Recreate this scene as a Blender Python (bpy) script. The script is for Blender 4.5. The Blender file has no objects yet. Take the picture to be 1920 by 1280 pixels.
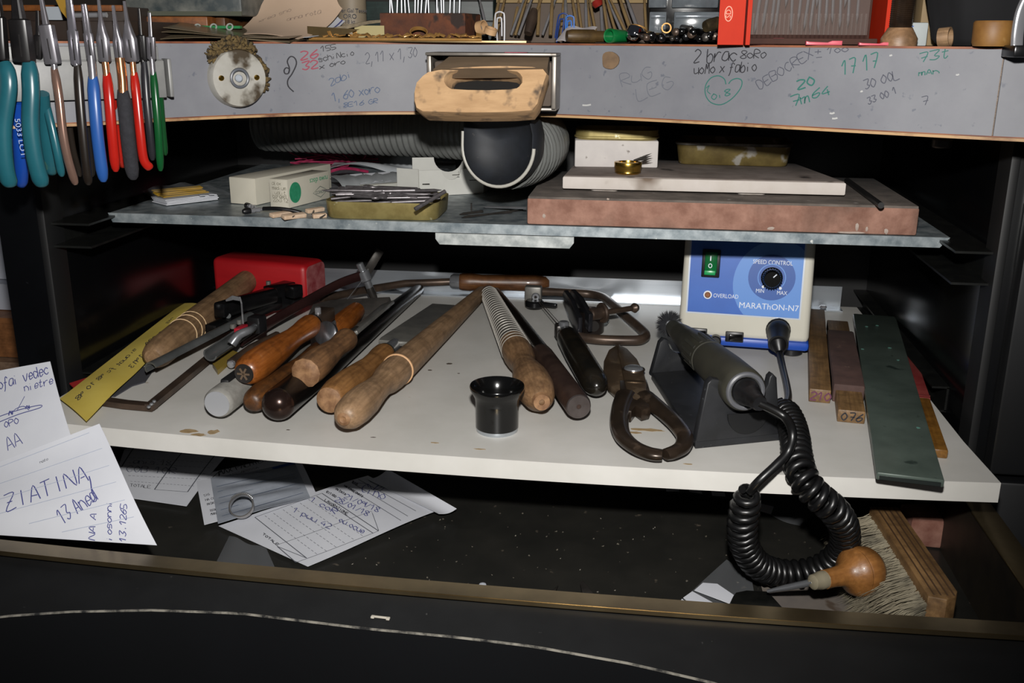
import bpy, bmesh, math, random
import numpy as np
from mathutils import Vector, Matrix
random.seed(7)
scn = bpy.context.scene
COL = scn.collection

# ---------------------------------------------------------------- camera
F = 1850.0; CX, CY = 960.0, 640.0          # focal length in pixels of a 1920 x 1280 frame
CAM = Vector((0.0, 0.0, 0.245))            # metres; z = 0 is the top of the white shelf
def _axes(vp=(1220.0, 75.0), roll=0.0058):
    y = Vector(((vp[0]-CX)/F, -(vp[1]-CY)/F, 1.0)).normalized()
    h = Vector((1.0, -roll, 0.0))
    z = h.cross(y)
    if z.y < 0: z = -z
    z.normalize()
    x = y.cross(z)
    if x.x < 0: x = -x
    return x, y, z
_X, _Y, _Z = _axes()
RIGHT = Vector((_X.x, _Y.x, _Z.x)); UP = Vector((_X.y, _Y.y, _Z.y)); FWD = Vector((_X.z, _Y.z, _Z.z))
cam_d = bpy.data.cameras.new('camera'); cam = bpy.data.objects.new('camera', cam_d); COL.objects.link(cam)
cam_d.sensor_fit = 'HORIZONTAL'; cam_d.sensor_width = 36.0; cam_d.lens = F/1920.0*36.0
cam_d.clip_start = 0.01; cam_d.clip_end = 50
cam.matrix_world = Matrix(((RIGHT.x, UP.x, -FWD.x, CAM.x), (RIGHT.y, UP.y, -FWD.y, CAM.y), (RIGHT.z, UP.z, -FWD.z, CAM.z), (0, 0, 0, 1)))
scn.camera = cam

# ---------------------------------------------------------------- light: dim room + the camera's pop-up flash
world = bpy.data.worlds.new('room'); scn.world = world; world.use_nodes = True
bg = world.node_tree.nodes['Background']; bg.inputs[0].default_value = (0.75, 0.82, 1.0, 1); bg.inputs[1].default_value = 0.03
fl_d = bpy.data.lights.new('flash', 'SPOT'); fl = bpy.data.objects.new('flash', fl_d); COL.objects.link(fl)
fl_d.energy = 26.0; fl_d.shadow_soft_size = 0.010; fl_d.spot_size = math.radians(86); fl_d.spot_blend = 0.75; fl_d.color = (1.0, 0.975, 0.94)
fl_loc = CAM + UP*0.080 - FWD*0.01
fl_dir = (FWD + UP*0.05 - RIGHT*0.05).normalized()
fl.matrix_world = Matrix.Translation(fl_loc) @ (-fl_dir).to_track_quat('Z', 'Y').to_matrix().to_4x4()
scn.view_settings.view_transform = 'Standard'; scn.view_settings.look = 'None'
scn.view_settings.exposure = 0.0; scn.view_settings.gamma = 1.0; scn.view_settings.use_curve_mapping = False

# ---------------------------------------------------------------- pixel of the photograph -> point on a real surface
def ray(px, py): return RIGHT*((px-CX)/F) + UP*(-(py-CY)/F) + FWD
def PZ(px, py, z): d = ray(px, py); return CAM + d*((z-CAM.z)/d.z)
def PY(px, py, y): d = ray(px, py); return CAM + d*((y-CAM.y)/d.y)
def PX(px, py, x): d = ray(px, py); return CAM + d*((x-CAM.x)/d.x)
def PP(px, py, O, n): d = ray(px, py); return CAM + d*((O-CAM).dot(n)/d.dot(n))
def dep(p): return (p-CAM).dot(FWD)
def mm(w, p): return w*dep(p)/F           # pixel width at a point -> metres
V = Vector

# ---------------------------------------------------------------- materials
def srgb(h):
    h = h.lstrip('#'); c = [int(h[i:i+2], 16)/255 for i in (0, 2, 4)]
    return tuple((x/12.92 if x <= .04045 else ((x+.055)/1.055)**2.4) for x in c) + (1,)
MATS = {}
def mat(name, c1, c2=None, rough=.5, metal=0., scale=20., st=(1, 1, 1), bump=0., detail=5., lo=.35, hi=.65, c3=None, s3=90., t3=.62, w3=.06, spec=.5, coat=0., alpha=1., emis=0., trans=0., brough=None):
    """noise between c1 and c2, optional specks c3"""
    if name in MATS: return MATS[name]
    m = bpy.data.materials.new(name); m.use_nodes = True; nt = m.node_tree; N = nt.nodes; L = nt.links
    b = N['Principled BSDF']; b.inputs['Roughness'].default_value = rough; b.inputs['Metallic'].default_value = metal
    b.inputs['Specular IOR Level'].default_value = spec; b.inputs['Coat Weight'].default_value = coat; b.inputs['Alpha'].default_value = alpha
    b.inputs['Transmission Weight'].default_value = trans
    b.inputs['Base Color'].default_value = srgb(c1)
    if c2 or bump or c3:
        tc = N.new('ShaderNodeTexCoord'); mp = N.new('ShaderNodeMapping'); mp.inputs['Scale'].default_value = st
        L.new(tc.outputs['Object'], mp.inputs['Vector'])
        n = N.new('ShaderNodeTexNoise'); n.inputs['Scale'].default_value = scale; n.inputs['Detail'].default_value = detail; n.inputs['Roughness'].default_value = .6
        L.new(mp.outputs[0], n.inputs['Vector'])
        r = N.new('ShaderNodeValToRGB'); r.color_ramp.elements[0].position = lo; r.color_ramp.elements[1].position = hi
        r.color_ramp.elements[0].color = srgb(c1); r.color_ramp.elements[1].color = srgb(c2 or c1)
        L.new(n.outputs['Fac'], r.inputs['Fac']); out = r.outputs['Color']
        if c3:
            n3 = N.new('ShaderNodeTexNoise'); n3.inputs['Scale'].default_value = s3; n3.inputs['Detail'].default_value = 3
            L.new(tc.outputs['Object'], n3.inputs['Vector'])
            r3 = N.new('ShaderNodeValToRGB'); r3.color_ramp.elements[0].position = t3; r3.color_ramp.elements[1].position = t3+w3
            r3.color_ramp.elements[0].color = (0, 0, 0, 1); r3.color_ramp.elements[1].color = (1, 1, 1, 1)
            L.new(n3.outputs['Fac'], r3.inputs['Fac'])
            mx = N.new('ShaderNodeMix'); mx.data_type = 'RGBA'
            L.new(r3.outputs['Color'], mx.inputs[0]); L.new(out, mx.inputs[6]); mx.inputs[7].default_value = srgb(c3); out = mx.outputs[2]
        L.new(out, b.inputs['Base Color'])
        if bump:
            bp = N.new('ShaderNodeBump'); bp.inputs['Strength'].default_value = bump; bp.inputs['Distance'].default_value = .002
            L.new(n.outputs['Fac'], bp.inputs['Height']); L.new(bp.outputs[0], b.inputs['Normal'])
        if brough is not None:
            mr = N.new('ShaderNodeMapRange'); mr.inputs['To Min'].default_value = rough; mr.inputs['To Max'].default_value = brough
            L.new(n.outputs['Fac'], mr.inputs['Value']); L.new(mr.outputs[0], b.inputs['Roughness'])
    MATS[name] = m; return m
def wood(name, c1, c2, rough=.5, axis='z', scale=60, c3=None, t3=.55, s3=45., bump=.25, coat=0., dark=.72):
    """grain along one axis plus blotchy handling dirt"""
    if name in MATS: return MATS[name]
    st = {'z': (1, 1, .05), 'x': (.05, 1, 1), 'y': (1, .05, 1)}[axis]
    m = bpy.data.materials.new(name); m.use_nodes = True; nt = m.node_tree; N = nt.nodes; L = nt.links; b = N['Principled BSDF']
    b.inputs['Roughness'].default_value = rough; b.inputs['Coat Weight'].default_value = coat
    tc = N.new('ShaderNodeTexCoord'); mp = N.new('ShaderNodeMapping'); mp.inputs['Scale'].default_value = st; L.new(tc.outputs['Object'], mp.inputs['Vector'])
    n = N.new('ShaderNodeTexNoise'); n.inputs['Scale'].default_value = scale*9; n.inputs['Detail'].default_value = 4; L.new(mp.outputs[0], n.inputs['Vector'])
    r = N.new('ShaderNodeValToRGB'); r.color_ramp.elements[0].position = .32; r.color_ramp.elements[1].position = .68
    r.color_ramp.elements[0].color = srgb(c1); r.color_ramp.elements[1].color = srgb(c2); L.new(n.outputs['Fac'], r.inputs['Fac'])
    n2 = N.new('ShaderNodeTexNoise'); n2.inputs['Scale'].default_value = s3*1.6; n2.inputs['Detail'].default_value = 6; n2.inputs['Roughness'].default_value = .7; L.new(tc.outputs['Object'], n2.inputs['Vector'])
    r2 = N.new('ShaderNodeValToRGB'); r2.color_ramp.elements[0].position = t3-.14; r2.color_ramp.elements[1].position = t3+.12
    r2.color_ramp.elements[0].color = (0, 0, 0, 1); r2.color_ramp.elements[1].color = (dark,)*3+(1,); L.new(n2.outputs['Fac'], r2.inputs['Fac'])
    mx = N.new('ShaderNodeMix'); mx.data_type = 'RGBA'; L.new(r2.outputs['Color'], mx.inputs[0]); L.new(r.outputs['Color'], mx.inputs[6])
    d3 = srgb(c3) if c3 else tuple(x*.42 for x in srgb(c1)[:3])+(1,)
    mx.inputs[7].default_value = d3; L.new(mx.outputs[2], b.inputs['Base Color'])
    bp = N.new('ShaderNodeBump'); bp.inputs['Strength'].default_value = bump; bp.inputs['Distance'].default_value = .0006; L.new(n.outputs['Fac'], bp.inputs['Height']); L.new(bp.outputs[0], b.inputs['Normal'])
    MATS[name] = m; return m

# ---------------------------------------------------------------- mesh + object helpers
WORLD = {}
def _finish(bm, smooth):
    bmesh.ops.recalc_face_normals(bm, faces=bm.faces)
    if smooth:
        a = math.radians(smooth)
        for f in bm.faces: f.smooth = True
        for e in bm.edges:
            if len(e.link_faces) == 2:
                e.smooth = e.calc_face_angle(0) < a
            else: e.smooth = False
def part(name, bm, m, parent=None, M=None, smooth=40, label=None, kind=None, recalc=True):
    M = M.copy() if M is not None else Matrix.Identity(4)
    if isinstance(bm, bpy.types.Mesh): me = bm
    else:
        if recalc: _finish(bm, smooth)
        me = bpy.data.meshes.new(name); bm.to_mesh(me); bm.free(); me.materials.append(m)
    o = bpy.data.objects.new(name, me); COL.objects.link(o)
    o.matrix_basis = M; WORLD[o.name] = M
    if parent is not None:
        o.parent = parent; o.matrix_parent_inverse = WORLD[parent.name].inverted()
    if label: o['label'] = label
    if kind: o['kind'] = kind
    return o
def thing(name, label, cat, loc, group=None):
    o = bpy.data.objects.new(name, None); COL.objects.link(o); o.empty_display_size = .02
    M = Matrix.Translation(V(loc)); o.matrix_basis = M; WORLD[o.name] = M
    o['label'] = label; o['category'] = cat
    if group: o['group'] = group
    return o
def tag(o, label, cat, group=None):
    o['label'] = label; o['category'] = cat
    if group: o['group'] = group
    return o
def struct(o): o['kind'] = 'structure'; return o
def fr(O, xd, up=(0, 0, 1)):
    """frame: X along xd, Z near up"""
    x = V(xd).normalized(); z = V(up); z = (z - x*z.dot(x)).normalized(); y = z.cross(x)
    return Matrix(((x.x, y.x, z.x, O[0]), (x.y, y.y, z.y, O[1]), (x.z, y.z, z.z, O[2]), (0, 0, 0, 1)))
def frz(A, B, ref=(0, 0, 1)):
    """frame: Z along A->B, origin A"""
    A = V(A); z = (V(B)-A).normalized(); r = V(ref)
    if abs(z.dot(r)) > .98: r = V((0, 1, 0))
    x = r.cross(z).normalized(); y = z.cross(x)
    return Matrix(((x.x, y.x, z.x, A.x), (x.y, y.y, z.y, A.y), (x.z, y.z, z.z, A.z), (0, 0, 0, 1)))
def bm_box(sx, sy, sz, bev=0, seg=2):
    bm = bmesh.new(); bmesh.ops.create_cube(bm, size=1.0)
    for v in bm.verts: v.co = V((v.co.x*sx, v.co.y*sy, v.co.z*sz))
    if bev: bmesh.ops.bevel(bm, geom=list(bm.edges), offset=bev, segments=seg, affect='EDGES', profile=.5)
    return bm
def box(name, m, parent, x0, x1, y0, y1, z0, z1, bev=0, label=None, kind=None):
    return part(name, bm_box(x1-x0, y1-y0, z1-z0, bev), m, parent, Matrix.Translation(((x0+x1)/2, (y0+y1)/2, (z0+z1)/2)), label=label, kind=kind)
def obox(name, m, parent, M, sx, sy, sz, bev=0, off=(0, 0, 0), label=None):
    return part(name, bm_box(sx, sy, sz, bev), m, parent, M @ Matrix.Translation(off), label=label)
def bm_lathe(prof, seg=24, a0=0, a1=2*math.pi):
    bm = bmesh.new(); full = abs(a1-a0-2*math.pi) < 1e-6; n = seg if full else seg+1; rings = []
    for z, r in prof:
        if r <= 1e-7: rings.append([bm.verts.new((0, 0, z))])
        else: rings.append([bm.verts.new((r*math.cos(a0+(a1-a0)*i/seg), r*math.sin(a0+(a1-a0)*i/seg), z)) for i in range(n)])
    for a, b in zip(rings, rings[1:]):
        k = seg
        for i in range(k):
            j = (i+1) % n
            if len(a) == 1 and len(b) == 1: continue
            if len(a) == 1: bm.faces.new((a[0], b[j], b[i]))
            elif len(b) == 1: bm.faces.new((a[i], a[j], b[0]))
            else: bm.faces.new((a[i], a[j], b[j], b[i]))
    return bm
def rod(name, m, parent, A, B, prof, seg=20, label=None, smooth=40):
    """turned piece from A to B; prof = (fraction of length, radius)"""
    A = V(A); B = V(B); Ln = (B-A).length
    return part(name, bm_lathe([(t*Ln, r) for t, r in prof], seg), m, parent, frz(A, B), label=label, smooth=smooth)
def cyl(name, m, parent, A, B, r, r2=None, seg=20, bev=.0, label=None):
    A = V(A); B = V(B); L = (B-A).length; r2 = r if r2 is None else r2
    b = bev
    pr = [(0, 0), (0, r-b), (b, r), (L-b, r2), (L, r2-b), (L, 0)] if b else [(0, 0), (0, r), (L, r2), (L, 0)]
    return part(name, bm_lathe(pr, seg), m, parent, frz(A, B), label=label)
def crom(pts, n=8):
    pts = [V(p) for p in pts]; out = []
    for i in range(len(pts)-1):
        p0 = pts[max(i-1, 0)]; p1 = pts[i]; p2 = pts[i+1]; p3 = pts[min(i+2, len(pts)-1)]
        for k in range(n):
            t = k/n
            out.append(.5*((2*p1)+(p2-p0)*t+(2*p0-5*p1+4*p2-p3)*t*t+(3*p1-p0-3*p2+p3)*t**3))
    out.append(pts[-1]); return out
def bm_sweep(path, sec, up=None, scales=None, cap=True):
    """section (list of 2D) swept along path; up fixes the section's second axis, else parallel transport"""
    path = [V(p) for p in path]; bm = bmesh.new(); rings = []; n = len(path); nrm = None
    for i, p in enumerate(path):
        t = (path[min(i+1, n-1)]-path[max(i-1, 0)]).normalized()
        if up is not None: nn = V(up)
        else:
            if nrm is None:
                nn = V((0, 0, 1)) if abs(t.z) < .9 else V((0, 1, 0))
            else: nn = nrm
        nn = (nn - t*nn.dot(t))
        if nn.length < 1e-6: nn = V((0, 1, 0)) - t*t.y
        nn.normalize(); nrm = nn; bn = t.cross(nn)
        s = scales[i] if scales is not None else 1.0
        rings.append([bm.verts.new(p + bn*(a*s) + nn*(b*s)) for a, b in sec])
    k = len(sec)
    for a, b in zip(rings, rings[1:]):
        for i in range(k):
            j = (i+1) % k; bm.faces.new((a[i], a[j], b[j], b[i]))
    if cap: bm.faces.new(rings[0]); bm.faces.new(list(reversed(rings[-1])))
    return bm
def circ(r, n=10): return [(r*math.cos(2*math.pi*i/n), r*math.sin(2*math.pi*i/n)) for i in range(n)]
def rect(w, h, b=0):
    if not b: return [(-w/2, -h/2), (w/2, -h/2), (w/2, h/2), (-w/2, h/2)]
    return [(-w/2+b, -h/2), (w/2-b, -h/2), (w/2, -h/2+b), (w/2, h/2-b), (w/2-b, h/2), (-w/2+b, h/2), (-w/2, h/2-b), (-w/2, -h/2+b)]
def centered(bm):
    c = V((0, 0, 0))
    for v in bm.verts: c += v.co
    c /= max(1, len(bm.verts))
    for v in bm.verts: v.co -= c
    return bm, Matrix.Translation(c)
def sweep(name, m, parent, path, sec, up=None, scales=None, label=None, smooth=50, cap=True):
    bm, M = centered(bm_sweep(path, sec, up, scales, cap)); return part(name, bm, m, parent, M, label=label, smooth=smooth)
def tube(name, m, parent, path, r, seg=10, label=None, scales=None, up=None): return sweep(name, m, parent, path, circ(r, seg), up, scales, label)
def bm_prism(pts, h, bev=0):
    """2D outline in local XY, thickness h in +Z"""
    bm = bmesh.new(); vs = [bm.verts.new((p[0], p[1], 0)) for p in pts]; f = bm.faces.new(vs)
    r = bmesh.ops.extrude_face_region(bm, geom=[f])
    for v in r['geom']:
        if isinstance(v, bmesh.types.BMVert): v.co.z += h
    bmesh.ops.recalc_face_normals(bm, faces=bm.faces)
    if bev:
        es = [e for e in bm.edges if abs(e.verts[0].co.z-e.verts[1].co.z) < 1e-9]
        bmesh.ops.bevel(bm, geom=es, offset=bev, segments=2, affect='EDGES', profile=.5)
    return bm
def prism(name, m, parent, M, pts, h, bev=0, label=None): return part(name, bm_prism(pts, h, bev), m, parent, M, label=label)
def flat(name, m, parent, pix, z0, z1, bev=0, label=None):
    """plate lying level: outline given by pixels of its top face at height z1"""
    P = [PZ(x, y, z1) for x, y in pix]; c = sum(P, V((0, 0, 0)))/len(P)
    return prism(name, m, parent, Matrix.Translation((c.x, c.y, z0)), [(p.x-c.x, p.y-c.y) for p in P], z1-z0, bev, label)
def rrect(w, d, r, n=5):
    o = []
    for cx, cy, a in ((w/2-r, d/2-r, 0), (-w/2+r, d/2-r, 90), (-w/2+r, -d/2+r, 180), (w/2-r, -d/2+r, 270)):
        for i in range(n+1):
            t = math.radians(a+90*i/n); o.append((cx+r*math.cos(t), cy+r*math.sin(t)))
    return o
def bm_loops(loops, capa=True, capb=True):
    bm = bmesh.new(); R = [[bm.verts.new(p) for p in l] for l in loops]
    for a, b in zip(R, R[1:]):
        k = len(a)
        for i in range(k): j = (i+1) % k; bm.faces.new((a[i], a[j], b[j], b[i]))
    if capa: bm.faces.new(R[0])
    if capb: bm.faces.new(R[-1])
    return bm
def bm_pan(w, d, h, r, th=.0008, lip=0., flare=0.):
    def L(k, z): return [(x, y, z) for x, y in rrect(w+2*k, d+2*k, max(r+k, .0004))]
    return bm_loops([L(-.001, 0), L(0, .001), L(flare, h-.0006), L(flare+lip, h), L(flare-th, h), L(-th, .0016), L(-th-.001, .0012)])
def bm_ring_plate(outer, inner, h):
    """plate with a hole; outer and inner loops of equal length (2D), thickness h"""
    def z(l, k): return [(x, y, k) for x, y in l]
    bm = bmesh.new(); R = [[bm.verts.new(p) for p in l] for l in (z(outer, 0), z(outer, h), z(inner, h), z(inner, 0))]
    for q in range(4):
        a = R[q]; b = R[(q+1) % 4]
        for i in range(len(a)): j = (i+1) % len(a); bm.faces.new((a[i], a[j], b[j], b[i]))
    return bm
def bm_torus(R, r, seg=32, s2=10):
    bm = bmesh.new(); rings = []
    for i in range(seg):
        a = 2*math.pi*i/seg; rings.append([bm.verts.new(((R+r*math.cos(2*math.pi*k/s2))*math.cos(a), (R+r*math.cos(2*math.pi*k/s2))*math.sin(a), r*math.sin(2*math.pi*k/s2))) for k in range(s2)])
    for i in range(seg):
        a = rings[i]; b = rings[(i+1) % seg]
        for k in range(s2): j = (k+1) % s2; bm.faces.new((a[k], a[j], b[j], b[k]))
    return bm
def dup(src, M, label=None, parent=None):
    o = src.copy(); COL.objects.link(o); o.matrix_basis = M; WORLD[o.name] = M
    if label: o['label'] = label
    for ch in list(src.children):
        c = ch.copy(); COL.objects.link(c); c.parent = o
        for g in list(ch.children):
            d = g.copy(); COL.objects.link(d); d.parent = c
    return o

# ---------------------------------------------------------------- writing: pen strokes and print
GL = {'A': '00 26 40;12 32', 'B': '00 06 36 45 33 03;33 42 30 00', 'C': '45 26 03 20 41', 'D': '00 06 26 43 20 00', 'E': '46 06 00 40;03 33', 'F': '46 06 00;03 33',
 'G': '45 26 03 20 41 43 23', 'H': '00 06;40 46;03 43', 'I': '20 26', 'K': '00 06;46 03 40', 'L': '06 00 40', 'M': '00 16 23 36 40', 'N': '00 06 40 46', 'O': '26 03 20 43 26', 'P': '00 06 36 44 03',
 'R': '00 06 36 44 03 40', 'S': '45 26 05 23 41 20 01', 'T': '06 46;26 20', 'U': '06 01 20 41 46', 'V': '06 20 46', 'X': '00 46;06 40', 'Z': '06 46 00 40;13 33', 'Q': '26 03 20 43 26;31 50',
 'a': '44 14 01 20 42 44 40', 'b': '06 00 30 42 24 02', 'c': '43 24 02 20 41', 'd': '43 14 01 20 42;46 40', 'e': '02 42 34 13 10 41', 'f': '45 26 10 0.;03 33', 'g': '44 14 01 30 44 4. 1.', 'h': '06 00;03 24 42 40', 'i': '13 10;15 15.',
 'l': '16 10 20', 'm': '00 04 03 24 20 23 44 40', 'n': '00 04 03 24 42 40', 'o': '24 02 20 42 24', 'p': '04 0.;03 24 42 20 01', 'r': '00 04 02 24 44', 's': '43 14 02 32 30 00', 't': '26 11 20 31;04 34', 'u': '04 01 20 41;44 40', 'v': '04 20 44', 'x': '00 44;04 40', 'z': '04 44 00 40',
 '0': '26 03 20 43 26', '1': '04 26 20', '2': '05 26 44 00 40', '3': '06 46 23 42 20 01', '4': '36 02 42;34 30', '5': '46 06 03 33 41 20 00', '6': '46 13 01 20 42 33 02', '7': '06 46 20;13 43', '8': '23 05 26 45 23 01 20 41 23', '9': '42 25 05 13 44 46 40',
 ',': '11 0.', '.': '20 21', '-': '03 43', '/': '00 46', '+': '03 43;21 25', '=': '02 42;04 44'}
def _pt(tok):
    c = lambda s: -2.0 if s == '.' else float(s)
    return c(tok[0]), c(tok[1])
def strokes(s, size, slant=.15, jit=.12, sp=1.35, rnd=None):
    rnd = rnd or random.Random(hash(s) % 999 if False else sum(map(ord, s))); out = []; x = 0.0; k = size/6
    for ch in s:
        if ch == ' ': x += 3*k*sp; continue
        w = 4
        for pl in GL.get(ch, '').split(';'):
            q = []
            for t in pl.split():
                u, v = _pt(t); u += rnd.uniform(-jit, jit)*1.5; v += rnd.uniform(-jit, jit)*1.5
                q.append(((x + u*k + v*k*slant), v*k))
            if len(q) > 1: out.append(q)
        x += (w*1.0+1.0)*k*sp*.8
    return out, x
def ink(name, lines, mapf, w, m, parent, curve=True):
    """pen strokes as thin ribbons on a surface; mapf(u, v) -> world point just above it"""
    bm = bmesh.new()
    for pl in lines:
        p = [V((a[0], a[1], 0)) for a in pl]
        if curve and len(p) > 2: p = crom(p, 4)
        L = []
        for i in range(len(p)):
            t = p[min(i+1, len(p)-1)]-p[max(i-1, 0)]
            if t.length < 1e-9: t = V((1, 0, 0))
            t.normalize(); n = V((-t.y, t.x, 0))*w/2
            L.append((bm.verts.new(mapf(p[i].x+n.x, p[i].y+n.y)), bm.verts.new(mapf(p[i].x-n.x, p[i].y-n.y))))
        for a, b in zip(L, L[1:]): bm.faces.new((a[0], a[1], b[1], b[0]))
    if not bm.verts: bm.free(); return None
    bm, M = centered(bm)
    return part(name, bm, m, parent, M, smooth=0)
def pen(name, s, u, v, size, mapf, w, m, parent, rot=0, slant=.15, jit=.12, sp=1.35):
    ls, wd = strokes(s, size, slant, jit, sp); c, sn = math.cos(rot), math.sin(rot)
    return ink(name, [[(u+a*c-b*sn, v+a*sn+b*c) for a, b in l] for l in ls], mapf, w, m, parent)
def planemap(M, eps=.0002): return lambda u, v: M @ V((u, v, eps))
_fc = bpy.data.curves.new('print', 'FONT'); _fo = bpy.data.objects.new('print', _fc)
def prt(name, s, size, M, m, parent, align='CENTER', shear=0, sx=1., bold=0.):
    _fc.body = s; _fc.size = size; _fc.align_x = align; _fc.align_y = 'CENTER'; _fc.shear = shear; _fc.extrude = 0.00004; _fc.offset = bold; _fc.resolution_u = 3
    if _fo.name not in COL.objects: COL.objects.link(_fo)
    bpy.context.view_layer.update()
    dg = bpy.context.evaluated_depsgraph_get(); me = bpy.data.meshes.new_from_object(_fo.evaluated_get(dg)); me.name = name
    for v in me.vertices: v.co.x *= sx
    me.materials.clear(); me.materials.append(m)
    COL.objects.unlink(_fo)
    return part(name, me, m, parent, M)

# sheet of paper over four world corners (u right, v up), bulge in metres, own thickness
def sheet(name, m, parent, c, bulge=None, nu=14, nv=14, th=.00025, label=None, edge=None):
    c = [V(p) for p in c]   # bl, br, tr, tl
    n = (c[1]-c[0]).cross(c[3]-c[0]).normalized()
    if n.dot(CAM-c[0]) < 0: n = -n
    b = bulge or (lambda u, v: 0.)
    def f(u, v, e=0.): return c[0]*(1-u)*(1-v)+c[1]*u*(1-v)+c[2]*u*v+c[3]*(1-u)*v + n*(b(u, v)+e)
    bm = bmesh.new(); T = [[bm.verts.new(f(i/nu, j/nv, th)) for j in range(nv+1)] for i in range(nu+1)]; Bt = [[bm.verts.new(f(i/nu, j/nv)) for j in range(nv+1)] for i in range(nu+1)]
    for i in range(nu):
        for j in range(nv):
            bm.faces.new((T[i][j], T[i+1][j], T[i+1][j+1], T[i][j+1])); bm.faces.new((Bt[i][j], Bt[i][j+1], Bt[i+1][j+1], Bt[i+1][j]))
    for i in range(nu):
        for j in (0, nv): bm.faces.new((T[i][j], Bt[i][j], Bt[i+1][j], T[i+1][j]))
    for j in range(nv):
        for i in (0, nu): bm.faces.new((T[i][j], T[i][j+1], Bt[i][j+1], Bt[i][j]))
    bm, M = centered(bm); o = part(name, bm, m, parent, M, label=label, smooth=60)
    W = (c[1]-c[0]).length; Hh = (c[3]-c[0]).length
    return o, (lambda u, v: f(u/W, v/Hh, th+.00015)), W, Hh
# ================================================================ MATERIALS shared
black_lac = mat('black_lacquer', '#050506', '#08090a', rough=.2, scale=8, c3='#202226', s3=260, t3=.74)
black_mat = mat('black_matte_board', '#060607', '#090a0b', rough=.6, scale=12)
galv = mat('galvanised_steel', '#6f7a80', '#aab2b5', rough=.42, metal=.55, scale=90, detail=8, c3='#d8dcd8', s3=160, t3=.70)
alu = mat('aluminium_strip', '#a9b0b8', '#c3c9cf', rough=.32, metal=.85, scale=60, st=(.05, 1, 1))
white_lam = mat('white_laminate_shelf', '#bcbab4', '#c8c6c1', rough=.45, scale=14, c3='#8d7f66', s3=55, t3=.735)
grey_lam = mat('grey_laminate', '#696a70', '#727378', rough=.55, scale=30, c3='#5a5d66', s3=180, t3=.66)
tan_ply = mat('plywood_edge', '#a8875f', '#5a2c18', rough=.6, scale=70, st=(.15, 1, 1), lo=.5, hi=.72)
brownedge = mat('brown_edge_line', '#5a2c1a', '#8a5230', rough=.6, scale=60, st=(.2, 1, 1))
ply_brown = wood('tabletop_wood', '#5a4430', '#6e573e', axis='x')
steel = mat('bright_steel', '#8e9094', '#a2a4a8', rough=.26, metal=.7, scale=60)
dsteel = mat('dark_steel', '#2c2a28', '#4a4642', rough=.36, metal=.5, scale=50)
rsteel = mat('brown_steel', '#3a302a', '#554539', rough=.38, metal=.45, scale=45, bump=.05)
gsteel = mat('grey_file_steel', '#63625f', '#787670', rough=.42, metal=.4, scale=80)
chrome = mat('chrome', '#b4b4b8', rough=.14, metal=.7)
brass = mat('brass', '#b08a3a', '#c8a550', rough=.25, metal=1., scale=50)
goldtin = mat('gold_tin', '#8a7c4c', '#a0925e', rough=.38, metal=.5, scale=120, c3='#d4cfae', s3=150, t3=.69)
copper = mat('copper_rod', '#c08a62', rough=.25, metal=.9)
black_pl = mat('black_plastic', '#0e0e0f', '#18181a', rough=.38, scale=60)
black_gl = mat('black_gloss', '#0a0a0a', rough=.16)
paper_w = mat('white_paper', '#bcbec5', '#c6c8ce', rough=.8, scale=12)
pen_blue = mat('blue_ink', '#40447c', rough=.7); pen_grey = mat('grey_ink', '#55596e', rough=.7); pen_black = mat('black_ink', '#1c1c22', rough=.7)
pen_green = mat('green_ink', '#1f5e55', rough=.7); pen_pink = mat('pink_ink', '#8a3a4a', rough=.7); pen_pale = mat('pale_pencil', '#42444f', rough=.7); pen_faint = mat('faint_blue_ink', '#45536c', rough=.7); pen_vfaint = mat('very_faint_pencil', '#565962', rough=.7)
print_k = mat('black_print', '#2e2f36', rough=.7)
clear_pl = mat('clear_plastic', '#b8bcc2', rough=.12, alpha=.07, spec=.6)
hazy_pl = mat('hazy_plastic', '#c4cacf', '#dfe3e6', rough=.18, alpha=.5, scale=30)

ZS, ZU, ZD, ZT = 0.0, 0.119, -0.092, 0.2425
XL, XR, YF, YB = -0.424, 0.225, 0.648, 1.0       # inside of the cabinet

# ================================================================ SETTING
struct(box('floor', mat('room_floor', '#4a3a2c', '#5c4a38', rough=.6, scale=6), None, -2.5, 2.5, -1.5, 2.2, -.80, -.75))
struct(box('wall_back', mat('room_wall', '#4a423a', '#564c42', rough=.8, scale=5), None, -2.5, 2.5, 1.75, 1.85, -.75, 1.8))

# white furniture beside the bench, seen left of the black cabinet
sc = thing('side_cabinet', 'white panelled unit on a brown wooden base left of the black cabinet', 'cabinet', (-.75, 1.05, -.75))
box('panel', mat('white_paint', '#c6c9d2', rough=.5), sc, -1.05, -.50, 1.05, 1.09, -.03, .15)
box('lower_rail', mat('white_paint2', '#b4b8c2', rough=.5), sc, -1.05, -.50, 1.03, 1.09, -.062, -.031)
box('wood_step', wood('orange_wood', '#8a5a34', '#a06a40', axis='x'), sc, -1.05, -.50, 1.0, 1.09, -.11, -.063)
box('wood_base', wood('tan_wood', '#8a6f5a', '#9a7f68', axis='x'), sc, -1.05, -.50, .985, 1.09, -.75, -.111)

# ================================================================ CABINET
cab = thing('bench_cabinet', 'black lacquered bench cabinet with open front and shelf runners', 'cabinet', (-.1, .82, -.75))
for nm, a, b in (('side_panel', XL-.036, XL), ('side_panel', XR, XR+.12)):
    box(nm, black_lac, cab, a, b, YF, YB, -.75, .1925, .0015)
box('back_panel', black_mat, cab, XL-.036, XR+.12, YB, YB+.012, -.75, .1925)
box('bottom_panel', black_mat, cab, XL, XR, .50, YB, -.135, -.12)
# vertical edge beads on the side panels
for x in (XL, XR): box('edge_bead', black_mat, cab, x-.003, x+.003, YF-.003, YF+.02, -.13, .1925, .0012)
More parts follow.
